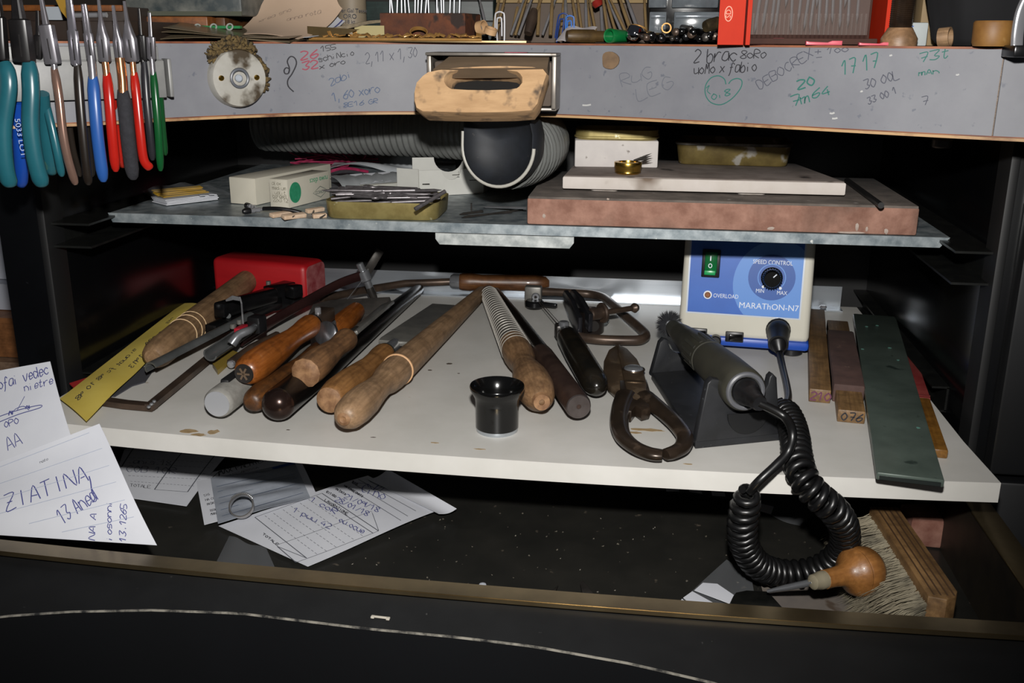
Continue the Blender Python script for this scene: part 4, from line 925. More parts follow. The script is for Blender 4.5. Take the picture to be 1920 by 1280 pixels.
# ================================================================ STICKS ON THE RIGHT
def stick(nm, lab, cat, near_l, near_r, far_l, far_r, h, m, bev=.001):
    P_ = [PZ(*near_l, h), PZ(*near_r, h), PZ(*far_r, h), PZ(*far_l, h)]
    c = sum(P_, V((0, 0, 0)))/4; dx = ((P_[1]-P_[0])+(P_[2]-P_[3])).normalized(); dy = ((P_[2]+P_[3])-(P_[0]+P_[1])); L = dy.length/2; dy.normalize()
    w = ((P_[1]-P_[0]).length+(P_[2]-P_[3]).length)/2
    return c, dy, w, L
wm_ = wood('sanding_stick_wood', '#624a2e', '#7e603c', rough=.5, axis='x', scale=50)
def bar(nm, lab, cat, nl, nr, fl, frr, z0, z1, m, bev=.0008, txt=None):
    c, dy, w, L = stick(nm, lab, cat, nl, nr, fl, frr, z1, m)
    t = thing(nm, lab, cat, (c.x, c.y, z0)); M = fr((c.x, c.y, (z0+z1)/2), dy); obox('bar', m, t, M, L, w, z1-z0, bev)
    return t, M, L, w
t, M, L, w = bar('sanding_stick', 'plain brown wooden sanding stick marked 210 next to the control unit', 'stick', (1514, 728), (1563, 732), (1518, 578), (1543, 580), 0, .010, wm_)
ls, wd_ = strokes('210', .006, .1, .1, 1.2); E_ = Matrix(((0, 0, -1, 0), (-1, 0, 0, 0), (0, 1, 0, 0), (0, 0, 0, 1)))
purple = mat('purple_ink', '#5a2848', rough=.6)
mk = planemap(M @ Matrix.Translation((-L/2, 0, 0)) @ E_, .0003); ink('pen_number', [[(a-wd_*.45, b-.003) for a, b in l] for l in ls], mk, .0009, purple, t)
t, M, L, w = bar('wrapped_stick', 'wooden sanding stick marked 076 wrapped in brown emery paper', 'stick', (1569, 768), (1626, 771), (1553, 599), (1588, 602), 0, .009, wm_)
em = mat('emery_paper', '#3e2c28', '#503a34', rough=.8, scale=60, c3='#6a5448', s3=90, t3=.68)
obox('emery_wrap', em, t, M @ Matrix.Translation((-.004, 0, .002)), L*.62, w+.004, .0145, .002)
ls, wd_ = strokes('076', .0055, .1, .1, 1.3); mk = planemap(M @ Matrix.Translation((-L/2, 0, 0)) @ E_, .0003); ink('pen_number', [[(a-wd_*.45, b-.0028) for a, b in l] for l in ls], mk, .0009, pen_black, t)
t, M, L, w = bar('red_tipped_stick', 'varnished wooden stick with red band partly under the dark green bar', 'stick', (1735, 842), (1786, 842), (1690, 650), (1703, 650), 0, .006, wood('stick_varnished', '#64421a', '#7c5622', rough=.35, axis='x', scale=40, coat=.2), .0012)
obox('red_band', mat('red_band', '#6a2020', '#7a3632', rough=.5, scale=60), t, M @ Matrix.Translation((L*.18, 0, 0)), L*.5, w+.0006, .0066, .0008)
obox('seam', mat('red_seam', '#5a1818', rough=.5), t, M @ Matrix.Translation((-L*.045, 0, .0)), .0012, w+.0008, .0070)
t, M, L, w = bar('green_bar', 'dark green flat metal bar lying across the right front of the shelf', 'bar', (1652, 893), (1762, 891), (1603, 592), (1676, 588), .0065, .0115, mat('green_patina', '#434d47', '#535e57', rough=.3, metal=.2, scale=25, c3='#2e3733', s3=60, t3=.66), .0012)
obox('end_groove', mat('groove_dark', '#0e1614', rough=.5), t, M @ Matrix.Translation((-L/2-.0002, 0, -.0004)), .0012, w*.9, .0022)
pat = mat('verdigris', '#5a8a7e', rough=.7)
for x, y in ((1617, 654), (1668, 652), (1625, 612), (1645, 610), (1684, 675), (1722, 802)):
    q = PZ(x, y, .0116); prism('verdigris_spot', pat, t, Matrix.Translation(q), [(.0018*random.uniform(.5, 1)*math.cos(a), .0018*random.uniform(.5, 1)*math.sin(a)) for a in [2*math.pi*i/8 for i in range(8)]], .0001)
# ================================================================ EXHAUST HOSE under the worktop
hose_m = mat('hose_grey', '#747674', '#666866', rough=.45, scale=20)
hz = thing('exhaust_hose', 'grey corrugated extraction hose with black scoop nozzle hanging under the worktop', 'hose', PY(940, 350, .70))
oc = PY(950, 286, .705); ax = V((-.30, -1, .06)).normalized()     # opening looks towards the viewer
pth = crom([oc, oc-ax*.022, oc+V((.012, .048, .0)), oc+V((.010, .095, .0)), oc+V((-.016, .138, .001)), oc+V((-.07, .166, .001)), oc+V((-.15, .185, .001)), oc+V((-.26, .20, .001))], 26)
Rh = mm(66, oc)
cum = 0; sc_ = []
for i, p in enumerate(pth):
    if i: cum += (p-pth[i-1]).length
    sc_.append(1.0+.045*math.cos(cum*2*math.pi/.0062))
# resample densely so that each rib is real geometry
dense = []; scl = []; cum = 0
for a, b in zip(pth, pth[1:]):
    L = (b-a).length; n = max(1, int(L/.00105))
    for k in range(n):
        dense.append(a.lerp(b, k/n)); s = cum+L*k/n; scl.append(1.0+.045*math.cos(s*2*math.pi/.0062))
    cum += L
sweep('corrugated_tube', hose_m, hz, dense, circ(Rh, 28), None, scl, cap=False, smooth=80)
nz = mat('nozzle_black', '#12151a', '#1a1e25', rough=.62, scale=60, c3='#3e3a38', s3=230, t3=.68)
# U-shaped scoop under the worktop: flat on top, half round below
sx_ = V((-ax.y, ax.x, 0)).normalized(); sx_ = sx_ if sx_.x > 0 else -sx_; sz_ = sx_.cross(-ax); sz_ = sz_ if sz_.z > 0 else -sz_
oc2 = PY(937, 275, .690); Ru = mm(73, oc2); hu = .1925-oc2.z
Mo = Matrix(((sx_.x, sz_.x, ax.x, oc2.x), (sx_.y, sz_.y, ax.y, oc2.y), (sx_.z, sz_.z, ax.z, oc2.z), (0, 0, 0, 1)))
def uloop(k, z):
    p = [(-Ru*k, hu*k), (-Ru*k, hu*.5*k)]+[(-Ru*k*math.cos(t), -Ru*k*math.sin(t)) for t in [math.pi*i/24 for i in range(25)]]+[(Ru*k, hu*.5*k), (Ru*k*.9, hu*k), (Ru*.4*k, hu*k), (-Ru*.4*k, hu*k)]
    return [(x, y, z) for x, y in p]
part('nozzle', bm_loops([uloop(.93, -.020), uloop(1.0, -.012), uloop(1.0, .003), uloop(.965, .004), uloop(.93, .001), uloop(.70, -.006), uloop(.3, -.010)]), nz, hz, Mo, smooth=50)
rim_p = [Mo @ V((x*1.005, y*1.005, z)) for x, y, z in uloop(1.0, .0032)[1:27]]
tube('nozzle_rim', mat('rim_pale', '#a8a69e', rough=.4), hz, rim_p, .0013, 8)

# ================================================================ FIRE BRICK, SLAB, BLOCK, TINS on the galvanised shelf
z0 = ZU+.0003
fl_, fr_ = PZ(989, 420, z0), PZ(1722, 445, z0); yb_ = (fl_.y+fr_.y)/2+.002
zt = PY(1350, 377, yb_).z
xL, xR = PY(988, 395, yb_).x, PY(1722, 415, yb_).x
ybk = PZ(1642, 334, zt).y
brk = mat('fire_brick', '#7a5648', '#9c7666', rough=.9, scale=70, bump=.6, detail=8, c3='#33271f', s3=18, t3=.52, w3=.22)
brick_top = mat('brick_soot', '#4e4742', '#6a615a', rough=.9, scale=50, bump=.4, c3='#8a8480', s3=60, t3=.68)
fb = thing('fire_brick', 'large pinkish fire brick with scorch marks on the galvanised shelf', 'brick', ((xL+xR)/2, (yb_+ybk)/2, z0))
box('brick_body', brk, fb, xL, xR, yb_, ybk, z0, zt-.0012, .0015)
box('sooty_top', brick_top, fb, xL+.0006, xR-.0006, yb_+.0004, ybk-.0006, zt-.0025, zt, .0008)
wsp = mat('flux_white', '#a89a90', '#8e7e74', rough=.8, scale=100)
def fleck(x, y, w, h):
    p = PY(x, y, yb_-.0002); k = mm(1, p); pts = [(w*k*.5*(.6+.4*random.random())*math.cos(a), h*k*.5*(.6+.4*random.random())*math.sin(a)) for a in [2*math.pi*i/10 for i in range(10)]]
    prism('flux_splash', wsp, fb, fr(p, (1, 0, 0), (0, -1, 0)), pts, .0003)
for q in ((1607, 425, 8, 18), (1625, 429, 7, 14), (1661, 433, 9, 14), (1600, 436, 64, 5), (1445, 428, 18, 7), (1020, 405, 7, 10), (1140, 373, 6, 5)): fleck(*q)
# white ceramic slab
z1 = zt+.0015
a, b = PZ(1055, 354, z1), PZ(1584, 367, z1)
zs2 = z1+mm(25, a)
slm = mat('ceramic_edge', '#c6bfba', '#b8b0a8', rough=.8, scale=25, lo=.3, hi=.6, c3='#6a5a4c', s3=26, t3=.57, w3=.16)
slt = mat('ceramic_top_soot', '#625852', '#8a807a', rough=.85, scale=22, c3='#2e2724', s3=30, t3=.6)
dxs = (b-a).normalized(); bk = V((-dxs.y, dxs.x, 0)); Lsl = (b-a).length
cb_ = PZ(1535, 304, zs2); Dsl = min((cb_-a).dot(bk), ybk-.004-max(a.y, b.y))
sl = thing('ceramic_slab', 'thin white ceramic soldering slab with sooty top lying on the fire brick', 'slab', (a+b)/2)
Msl = fr(a, dxs)
def slab_pts(e): return [(e, e), (Lsl-e, e), (Lsl-.02-e, Dsl-e), (.004+e, Dsl-e)]
prism('slab', slm, sl, Msl, slab_pts(0), zs2-z1-.0006, .0012); prism('sooty_face', slt, sl, Msl @ Matrix.Translation((0, 0, zs2-z1-.0012)), slab_pts(.001), .0012, .0004)
for u in (.03, Lsl*.68): prism('foot', slm, sl, Msl @ Matrix.Translation((u, .012, -.0015)), rrect(.02, .014, .004), .0016)
# white refractory block
a = PZ(1073, 313, zs2); b = PZ(1229, 315, zs2); 
hB_ = mm(50, a); wm2 = mat('refractory_white', '#bcb7b4', '#c6c1bd', rough=.85, scale=60, c3='#6e655e', s3=120, t3=.70)
rb_ = obox('refractory_block', wm2, None, fr((a+b)/2+V((0, .022, hB_/2)), b-a), (b-a).length, .044, hB_, .0012); tag(rb_, 'white refractory block on the ceramic slab with a brass dish on top', 'block')
p = (a+b)/2+V((.001, .022, hB_))
tl = thing('brass_dish', 'flat upturned brass dish lying on the white refractory block', 'dish', p)
wl = mm(152, p); part('pan', bm_pan(wl, .044, .0075, .012), goldtin, tl, Matrix.Translation(p)); part('bead', bm_loops([[(x, y, z) for x, y in rrect(wl+q, .044+q, .012)] for z, q in ((.0012, 0), (.0016, .0018), (.0024, .0018), (.0028, 0))], False, False), goldtin, tl, Matrix.Translation(p))
# brass ring cup
p = PZ(1177, 325, zs2); r = mm(26, p)
bc = thing('brass_cup', 'small brass collet ring on the ceramic slab before the white block', 'ring', p)
part('cup', bm_lathe([(0, r*.7), (0, r*.85), (.0012, r*.95), (.003, r*.92), (.004, r*.97), (.008, r), (.0085, r*.98), (.0088, r*.7), (.008, r*.68), (0, r*.7)], 36), brass, bc, Matrix.Translation(p))
part('cup_floor', bm_lathe([(.004, 0), (.004, r*.72), (.0035, r*.72)], 24), mat('brass_dull', '#8a7a4a', rough=.45, metal=.6), bc, Matrix.Translation(p))
q = p+V((.004, .003, .008))
for i, (dx_, dz) in enumerate(((.013, .0045), (.0145, .007), (.016, .003))):
    o = part('pointed_pin', bm_lathe([(0, 0), (0, .0007), (.010, .0006), (.0145, 0)], 8), dsteel, None, frz(q+V((0, .001*i, .001)), q+V((dx_, .003, dz)))); tag(o, 'dark pointed pin poking out of the brass collet ring', 'pin', 'pins in the brass ring')
# open tin on the slab
a = PZ(1282, 314, zs2); b = PZ(1458, 322, zs2)
c = PZ(1375, 308, zs2)+V((0, .020, 0)); wt_ = mm(215, c)
ot = thing('open_tin', 'open rectangular tin tray with whitened rim on the right of the ceramic slab', 'tin', c)
tinm = mat('tin_dirty', '#5a4c2a', '#75663a', rough=.5, metal=.3, scale=60, c3='#9a968e', s3=60, t3=.56)
Mt = Matrix.Translation((c.x, c.y, zs2+.0003)) @ Matrix.Rotation(math.radians(-3), 4, 'Z')
part('tray', bm_pan(wt_*.90, .062, .0165, .008, .001, .0008, .0022), tinm, ot, Mt)
part('rim', bm_loops([[(x, y, z) for x, y in rrect(wt_*.90+.0044+q, .062+.0044+q, .010)] for z, q in ((.0150, 0), (.0156, .0022), (.0172, .0022), (.0176, 0), (.0172, -.0012), (.0158, -.0012))], False, False), mat('tin_rim', '#35322e', '#77736c', rough=.5, metal=.4, scale=80), ot, Mt)
# dark rod on the brick
a, b = PZ(1652, 385, zt+.0022), PZ(1588, 338, zt+.0022)
o = cyl('carbon_rod', mat('carbon', '#121213', rough=.5), None, a, b, .0021, seg=12); tag(o, 'thin black carbon rod lying on the right end of the fire brick', 'rod')

# ================================================================ LEFT HALF OF THE GALVANISED SHELF
cardm = mat('carton_cream', '#b4b0a2', '#beb9aa', rough=.7, scale=20, c3='#8e8878', s3=70, t3=.70); card_top = mat('carton_brownish', '#8a7e6a', rough=.7); grp = mat('green_print', '#1f7a56', '#2c8a64', rough=.6, scale=300)
greypr = mat('grey_green_print', '#4a5a54', rough=.7); faintpr = mat('faint_print', '#8a8678', rough=.7)
def carton(nm, lab, fl, frt, endl, hpx):
    """long box: near edge fl -> frt is its long front face bottom, endl the left end's far bottom corner"""
    A, B, C = PZ(*fl, ZU+.0003), PZ(*frt, ZU+.0003), PZ(*endl, ZU+.0003)
    x = (B-A); L = x.length; x.normalize(); y = V((-x.y, x.x, 0)); W = abs((C-A).dot(y)); h = mm(hpx, A)
    t = thing(nm, lab, 'box', A+x*L/2+y*W/2); M = fr(A+x*L/2+y*W/2+V((0, 0, h/2)), x)
    obox('carton', cardm, t, M, L, W, h, .0006)
    obox('end_flap', cardm, t, M @ Matrix.Translation((-L/2-.0003, 0, 0)), .0005, W*.95, h*.96, .0002)
    Fr = M @ Matrix(((1, 0, 0, 0), (0, 0, -1, -W/2), (0, 1, 0, 0), (0, 0, 0, 1)))     # front face, X right, Y up
    En = M @ Matrix(((0, 0, -1, -L/2-.0006), (-1, 0, 0, 0), (0, 1, 0, 0), (0, 0, 0, 1)))
    return t, M, Fr, En, L, W, h
t, M, Fr, En, L, W, h = carton('disc_box', 'plain cream carton box behind the green-printed one', (481, 385), (622, 352), (455, 376), 50)
pen('print', 'n23', -L*.22, -h*.25, .004, planemap(Fr), .0005, greypr, t)
t, M, Fr, En, L, W, h = carton('disc_box', 'cream carton with green disc print and upside-down lettering', (541, 391), (619, 371), (497, 391), 54)
Mx = Fr @ Matrix.Rotation(math.pi, 4, 'Z')
dsc = [(-L*.33+L*.13*math.cos(a), h*.36*math.sin(a)) for a in [2*math.pi*i/36 for i in range(36)]]
prism('green_disc', grp, t, Fr, dsc, .0003)
prt('lettering', 'ruwa discs', .0062, Mx @ Matrix.Translation((-L*.24, -h*.27, .0002)), grp, t, shear=.1, sx=1.0)
dia = [(L*.26, h*.02), (L*.44, -h*.18), (L*.26, -h*.38), (L*.08, -h*.18), (L*.26, h*.02)]
ink('logo_diamond', [dia], planemap(Fr, .0003), .0005, greypr, t, False); prt('lettering', 'HORICO', .0036, Mx @ Matrix.Translation((-L*.26, h*.18, .0002)), greypr, t)
for i, (s, v) in enumerate((('alox', .30), ('medium', .14), ('quality', -.02), ('bonded', -.14), ('22x3 12', -.28))): pen('faint_print', s, -W*.30, h*v, .0028, planemap(En, .0004), .0004, faintpr, t, 0, 0, .08, 1.1)
# zip bag with yellow slips
bg_ = thing('slip_bag', 'clear zip bag of white cards and yellow paper slips at the left end', 'bag', PZ(375, 388, ZU))
A = PZ(310, 389, ZU); B = PZ(455, 372, ZU); x = (B-A).normalized(); y = V((-x.y, x.x, 0)); rr = random.Random(11)
yel = mat('yellow_slip', '#b08a1e', '#c09a2a', rough=.6, scale=30)
for i in range(4):
    q = A+x*(.024+.002*rr.random())+y*.016+V((0, 0, .0012+.0012*i)); obox('white_card', paper_w, bg_, fr(q, x+y*.05*rr.uniform(-1, 1)), .044, .024, .0008)
for i in range(4):
    q = A+x*(.022+.003*rr.random())+y*(.014+.004*i)+V((0, 0, .0066+.0009*i)); obox('yellow_slip', yel, bg_, fr(q, x+y*.10*rr.uniform(-1, 1), (0, -.2, 1)), .040, .006, .0006)
sheet('clear_film', clear_pl, bg_, [A-x*.004-y*.002+V((0, 0, .003)), A+x*.062-y*.001+V((0, 0, .002)), A+x*.06+y*.032+V((0, 0, .006)), A-x*.002+y*.032+V((0, 0, .010))], lambda u, v: .0045*math.sin(math.pi*u)+.001*math.sin(17*u+5*v), 14, 8)
for k in (.032, .040): obox('white_stripe', paper_w, bg_, fr(A+x*k+y*.002+V((0, 0, .0062)), x*.3+y), .008, .004, .0004)
# clear bag with white stripes behind
cbg = thing('striped_bag', 'flat grey plastic bag with white stripes behind the tin of burs', 'bag', PZ(690, 364, ZU))
A, B = PZ(650, 366, ZU+.001), PZ(748, 358, ZU+.001); C, D = PZ(746, 322, ZU+.014), PZ(618, 330, ZU+.014)
o, f, W, H_ = sheet('bag_film', mat('grey_film', '#8a8e90', '#9ea2a4', rough=.25, alpha=.75, scale=40), cbg, [A, B, C, D], lambda u, v: .004*math.sin(math.pi*v)+.0006*math.sin(30*u), 12, 8)
for u in (.42, .62, .84): ink('white_stripe', [[(W*u, H_*.35), (W*(u-.06), H_*.95)]], f, .009, paper_w, cbg, False)
obox('inner_pad', mat('pad_grey', '#a8a8a0', rough=.7), cbg, fr((A+B)/2+V((0, .02, .004)), B-A), (B-A).length*.95, .03, .006, .001)
# crumpled clear bags at the back
for i, (x, y, w, h, hh) in enumerate(((690, 318, .045, .03, .012), (760, 312, .05, .03, .014))):
    c = PZ(x, y+6, ZU)+V((0, .02, 0)); o, f, W, H_ = sheet('crumpled_bag', hazy_pl, None, [c+V((-w, -.01, .001)), c+V((w, -.012, .002)), c+V((w*.8, .04, hh*1.3)), c+V((-w*.9, .04, hh))], lambda u, v, i=i: .006*math.sin(5*u+i)*math.cos(7*v)+.003*math.sin(19*u*v), 18, 14)
    tag(o, ['crumpled clear plastic bag behind the cream cartons, by the magenta thread', 'crumpled clear plastic bag behind the white notched tray, beneath the hose'][i], 'bag')
# magenta thread
rr = random.Random(4); pts = []
c = PZ(605, 322, ZU)+V((0, .035, .006))
for i in range(46): pts.append(c+V((rr.uniform(-.045, .05), rr.uniform(-.02, .03), rr.uniform(-.003, .016))))
o = tube('magenta_thread', mat('magenta_thread', '#7a1238', '#9a1c4a', rough=.7, scale=200), None, crom(pts, 6), .0007, 5); tag(o, 'tangled magenta thread behind the cream cartons', 'thread')
o = tube('thick_thread', mat('magenta_thread', '#7a1238'), None, crom([PZ(600, 330, ZU+.006), PZ(630, 318, ZU+.012), PZ(655, 316, ZU+.012), PZ(690, 322, ZU+.008)], 8), .0014, 6); tag(o, 'thick magenta thread end looping behind the tin of burs', 'thread')
# white notched tray
nt_ = thing('notched_tray', 'white folded card tray with half-round notches behind the tin of burs', 'tray', PZ(820, 368, ZU))
A, B, C = PZ(744, 366, ZU+.0003), PZ(786, 368, ZU+.0003), PZ(905, 362, ZU+.0003)
wcard = mat('white_card', '#b8b8b2', '#c2c2bc', rough=.6, scale=30)
def wall(nm, P, Q, h, notch=None, z=0.):
    L = (Q-P).length; pts = [(0, 0), (L, 0), (L, h)]
    if notch: u, r = notch; pts += [(u*L+r*math.cos(t), h-.0001+r*math.sin(t)*-1) for t in [math.pi*k/12 for k in range(13)]]
    pts += [(0, h)]; x = (Q-P).normalized(); n = V((x.y, -x.x, 0))
    return prism(nm, wcard, nt_, Matrix(((x.x, 0, n.x, P.x), (x.y, 0, n.y, P.y), (0, 1, 0, P.z), (0, 0, 0, 1))), pts, .0008)
bk = V((-.012, .062, 0))
wall('side', B, C, mm(48, B), (.50, .0085)); wall('side', A+V((0, .004, 0)), B, mm(50, A)); wall('side', A+V((.002, .05, 0)), C+V((.0, .05, 0)), mm(58, B), (.45, .013)); wall('side', C, C+V((.004, .05, 0)), mm(48, B))
prism('bottom', wcard, nt_, Matrix.Translation((0, 0, ZU+.0003)), [(A.x, A.y+.004), (B.x, B.y), (C.x, C.y), (C.x+.004, C.y+.05), (A.x+.002, A.y+.054)], .0008)
for u in (.22, .62): 
    q = B.lerp(C, u)+V((0, -.0002, mm(48, B)*.5)); box('fold_crease', mat('crease', '#8a8a84', rough=.7), nt_, q.x-.0002, q.x+.0002, q.y-.0006, q.y, ZU+.001, ZU+mm(45, B))
for x, y in ((792, 345), (848, 328), (880, 338)): q = PY(x, y, B.y-.003); o = part('fine_wire', bm_lathe([(0, 0), (0, .0003), (.006, .0003), (.006, 0)], 6), dsteel, nt_, frz(q, q+V((1, .1, .05))))
# gold tin with burs
c = PZ(718, 408, ZU)+V((0, .018, 0)); wt_ = mm(205, c)
gt = thing('bur_tin', 'open gold tin full of steel burs near the front of the galvanised shelf', 'tin', c)
Mt = Matrix.Translation((c.x, c.y, ZU+.0003)) @ Matrix.Rotation(math.radians(1.5), 4, 'Z')
part('tray', bm_pan(wt_, .056, .0125, .010, .0009, .0, .0012), goldtin, gt, Mt)
BUR = {}
def bur_mesh(kind):
    if kind in BUR: return BUR[kind]
    r = .00117; pr = {0: [(0, 0), (0, r), (.030, r), (.032, .0007), (.036, .0007), (.037, .0014), (.040, .0016), (.042, .0008), (.042, 0)], 1: [(0, 0), (0, r), (.036, r), (.042, .0003), (.042, 0)], 2: [(0, 0), (0, .0016), (.030, .0016), (.030, 0)]}[kind]
    bm = bm_lathe(pr, 10); _finish(bm, 40); me = bpy.data.meshes.new('steel_bur'); bm.to_mesh(me); bm.free(); me.materials.append(mat('bur_steel', '#5c585a', '#767274', rough=.34, metal=.6, scale=200)); BUR[kind] = me; return me
def bur(P, D, kind, lab, grp, nm='steel_bur', s=1.):
    o = bpy.data.objects.new(nm, bur_mesh(kind)); COL.objects.link(o); M = frz(P, V(P)+V(D)); o.matrix_basis = M @ Matrix.Scale(s, 4); WORLD[o.name] = M; return tag(o, lab, 'bur', grp)
rr = random.Random(21)
for i in range(34):
    px_ = c.x+rr.uniform(-.028, .024); py__ = c.y+rr.uniform(-.016, .014); a = rr.choice((0, math.pi))+rr.uniform(-.5, .75)
    D = V((math.cos(a), math.sin(a)*.5, rr.uniform(-.05, .10))); L = .042
    P = V((px_, py__, ZU+.009+.010*rr.random())) - D.normalized()*L*.5
    P.x = min(max(P.x, c.x-.040), c.x+.040)
    bur(P, D, rr.choice((0, 0, 1, 2)), 'steel bur lying in the heap inside the gold tin', 'burs in the gold tin')
bur(PZ(778, 392, ZU+.013), PZ(822, 366, ZU+.021)-PZ(778, 392, ZU+.013), 2, 'thick steel bur shank sticking out of the gold tin to the right', None, s=.9)
# small clutter in front of the cartons
bx_ = mat('cork_chip', '#b49a80', '#c8b098', rough=.8, scale=200)
for i, (x0, y0, x1, y1, w) in enumerate(((508, 404, 545, 398, .008), (530, 407, 572, 402, .009), (575, 396, 606, 391, .007), (586, 405, 612, 403, .006))):
    A, B = PZ(x0, y0, ZU+.002), PZ(x1, y1, ZU+.002); o = obox('cork_chip', bx_, None, fr((A+B)/2, B-A, (.1, -.2, 1)), (B-A).length, w*.6, .0030, .0006); tag(o, ['flat pale cork chip before the green-printed carton', 'larger pale cork chip left of the gold tin', 'pale cork chip lying farthest back by the gold tin', 'smallest pale cork chip touching the gold tin'][i], 'chip')
o = tube('black_wire', black_pl, None, crom([PZ(494, 391, ZU+.004), PZ(520, 391, ZU+.005), PZ(545, 394, ZU+.004), PZ(565, 399, ZU+.002)], 6), .0015, 8); tag(o, 'short black wire lying before the cream cartons', 'wire')
for i, (x, y, x2, y2) in enumerate(((460, 396, 493, 392), (463, 385, 480, 390))):
    t = thing('mandrel_bit', ['small silver mandrel with dark felt tip, in front of the plain carton', 'small mandrel with dark tip under the plain carton\'s left corner'][i], 'bit', PZ(x, y, ZU))
    A, B = PZ(x, y, ZU+.0025), PZ(x2, y2, ZU+.0025); d = (B-A).normalized()
    rod('felt_tip', black_pl, t, A-d*.002, A+d*.004, [(0, 0), (0, .0015), (.3, .0024), (1, .0022), (1, 0)], 12); rod('shank', chrome, t, A+d*.004, B, [(0, 0), (0, .0016), (.3, .002), (.35, .0012), (.7, .0019), (.75, .0012), (1, .0012), (1, 0)], 12)
for i, (x, y, x2, y2) in enumerate(((584, 404, 594, 384), (600, 408, 618, 398), (556, 403, 548, 406))):
    bur(PZ(x, y, ZU+.002), PZ(x2, y2, ZU+.003)-PZ(x, y, ZU+.002), 1, ['thin steel bur standing slanted among the cork chips', 'thin steel bur lying against the gold tin\'s left end', 'tiny steel bur between the pale cork chips'][i], None, s=(.5, .4, .3)[i])
# needles right of the tin
for i, (x, y, x2, y2, r) in enumerate(((864, 408, 980, 393, .0007), (860, 402, 905, 396, .001), (905, 388, 986, 390, .0009), (868, 405, 960, 398, .0005))):
    A, B = PZ(x, y, ZU+.0012), PZ(x2, y2, ZU+.0012+(.004 if i == 2 else 0)); o = part('needle', bm_lathe([(0, 0), (.004, r), ((B-A).length, r), ((B-A).length, 0)], 8), (dsteel, dsteel, steel, dsteel)[i], None, frz(A, B)); tag(o, ['long thin dark needle lying nearest the shelf front before the brick', 'short dark needle left of the fire brick', 'bright steel needle touching the fire brick\'s left end', 'finest dark needle crossing the others beside the brick'][i], 'needle')
q = PZ(884, 396, ZU); o = part('nail', bm_lathe([(0, 0), (0, .0006), (.006, .0006), (.006, .0009), (.0066, 0)], 8), dsteel, None, Matrix.Translation(q)); tag(o, 'tiny dark nail standing upright beside the needles', 'nail')
# ================================================================ PAPERS AND THINGS IN THE DRAWER
def note(nm, lab, m, corners, bulge=None, **k):
    o, f, W, H_ = sheet(nm, m, None, corners, bulge, **k); tag(o, lab, 'paper'); return o, f, W, H_
blue_line = mat('pale_blue_rule', '#98a0b2', rough=.8); rule_k = mat('thin_black_rule', '#4e5058', rough=.8)
# upper note leaning on the cabinet side
c = [PY(-150, 880, .545), PY(158, 890, .545), PY(95, 678, .585), PY(-150, 722, .585)]
o, f, W, H_ = note('note_sheet', 'white notepaper with blue handwriting and ring sketch, leaning on the left cabinet side', paper_w, c, lambda u, v: .003*math.sin(3*v))
def on(o, f, c, W, H_):
    """pixel -> metric coordinates in the mean plane of the sheet, and the map from there onto its curved surface"""
    n = (c[2]-c[0]).cross(c[3]-c[1]).normalized(); O_ = (c[0]+c[1]+c[2]+c[3])/4; e1 = (c[1]-c[0]); e1 = (e1-n*e1.dot(n)).normalized(); e2 = n.cross(e1)
    if e2.dot(c[3]-c[0]) < 0: e2 = -e2
    def pm(x, y):
        p = O_+e1*x+e2*y; u = v = .5
        for _ in range(6):
            g = c[0]*(1-u)*(1-v)+c[1]*u*(1-v)+c[2]*u*v+c[3]*(1-u)*v; du = (c[1]-c[0])*(1-v)+(c[2]-c[3])*v; dv = (c[3]-c[0])*(1-u)+(c[2]-c[1])*u; e = p-g
            a11 = du.dot(du); a12 = du.dot(dv); a22 = dv.dot(dv); b1 = e.dot(du); b2 = e.dot(dv); D = a11*a22-a12*a12
            u += (b1*a22-b2*a12)/D; v += (a11*b2-a12*b1)/D
        return f(u*W, v*H_)
    def uv(px, py):
        q = PP(px, py, O_, n)-O_; return q.dot(e1), q.dot(e2)
    uv.pm = pm; return uv
def write(s, o, f, uv, px0, px1, size_px, w_px, m, sp=1.2, slant=.15, jit=.12, nm='handwriting'):
    """pen writing whose baseline runs from pixel px0 to px1; cap height given in pixels across it"""
    a = V(uv(*px0)+(0,)); b = V(uv(*px1)+(0,)); d = (b-a).normalized(); n = V((-d.y, d.x, 0))
    dx, dy = px1[0]-px0[0], px1[1]-px0[1]; l = math.hypot(dx, dy); nx, ny = dy/l, -dx/l       # image direction across the baseline
    h = V(uv(px0[0]+nx*size_px, px0[1]+ny*size_px)+(0,))-a; k = (b-a).length/l
    if h.dot(n) < 0: h = -h
    ls, wd = strokes(s, 1., 0, jit, sp); sx = (b-a).length/wd
    return ink(nm, [[((a+d*((x+slant*y)*sx)+h*y).x, (a+d*((x+slant*y)*sx)+h*y).y) for x, y in l_] for l_ in ls], uv.pm, w_px*k, m, o)
def mark(pts, o, f, uv, w_px, m, nm='pen_line', curve=True):
    q = [uv(*p) for p in pts]; k = math.hypot(q[1][0]-q[0][0], q[1][1]-q[0][1])/max(1e-6, math.hypot(pts[1][0]-pts[0][0], pts[1][1]-pts[0][1]))
    if not curve: q = [(q[i][0]+(q[i+1][0]-q[i][0])*t/6, q[i][1]+(q[i+1][1]-q[i][1])*t/6) for i in range(len(q)-1) for t in range(6)]+[q[-1]]
    return ink(nm, [q], uv.pm, w_px*k, m, o, curve)
uv = on(o, f, c, W, H_)
write('ofai vedec', o, f, uv, (3, 733), (100, 703), 20, 1.8, pen_blue); write('nietre', o, f, uv, (52, 737), (108, 722), 14, 1.5, pen_blue); write('OPO', o, f, uv, (14, 805), (42, 796), 11, 1.5, pen_blue); write('AA', o, f, uv, (18, 846), (48, 832), 22, 1.6, pen_blue)
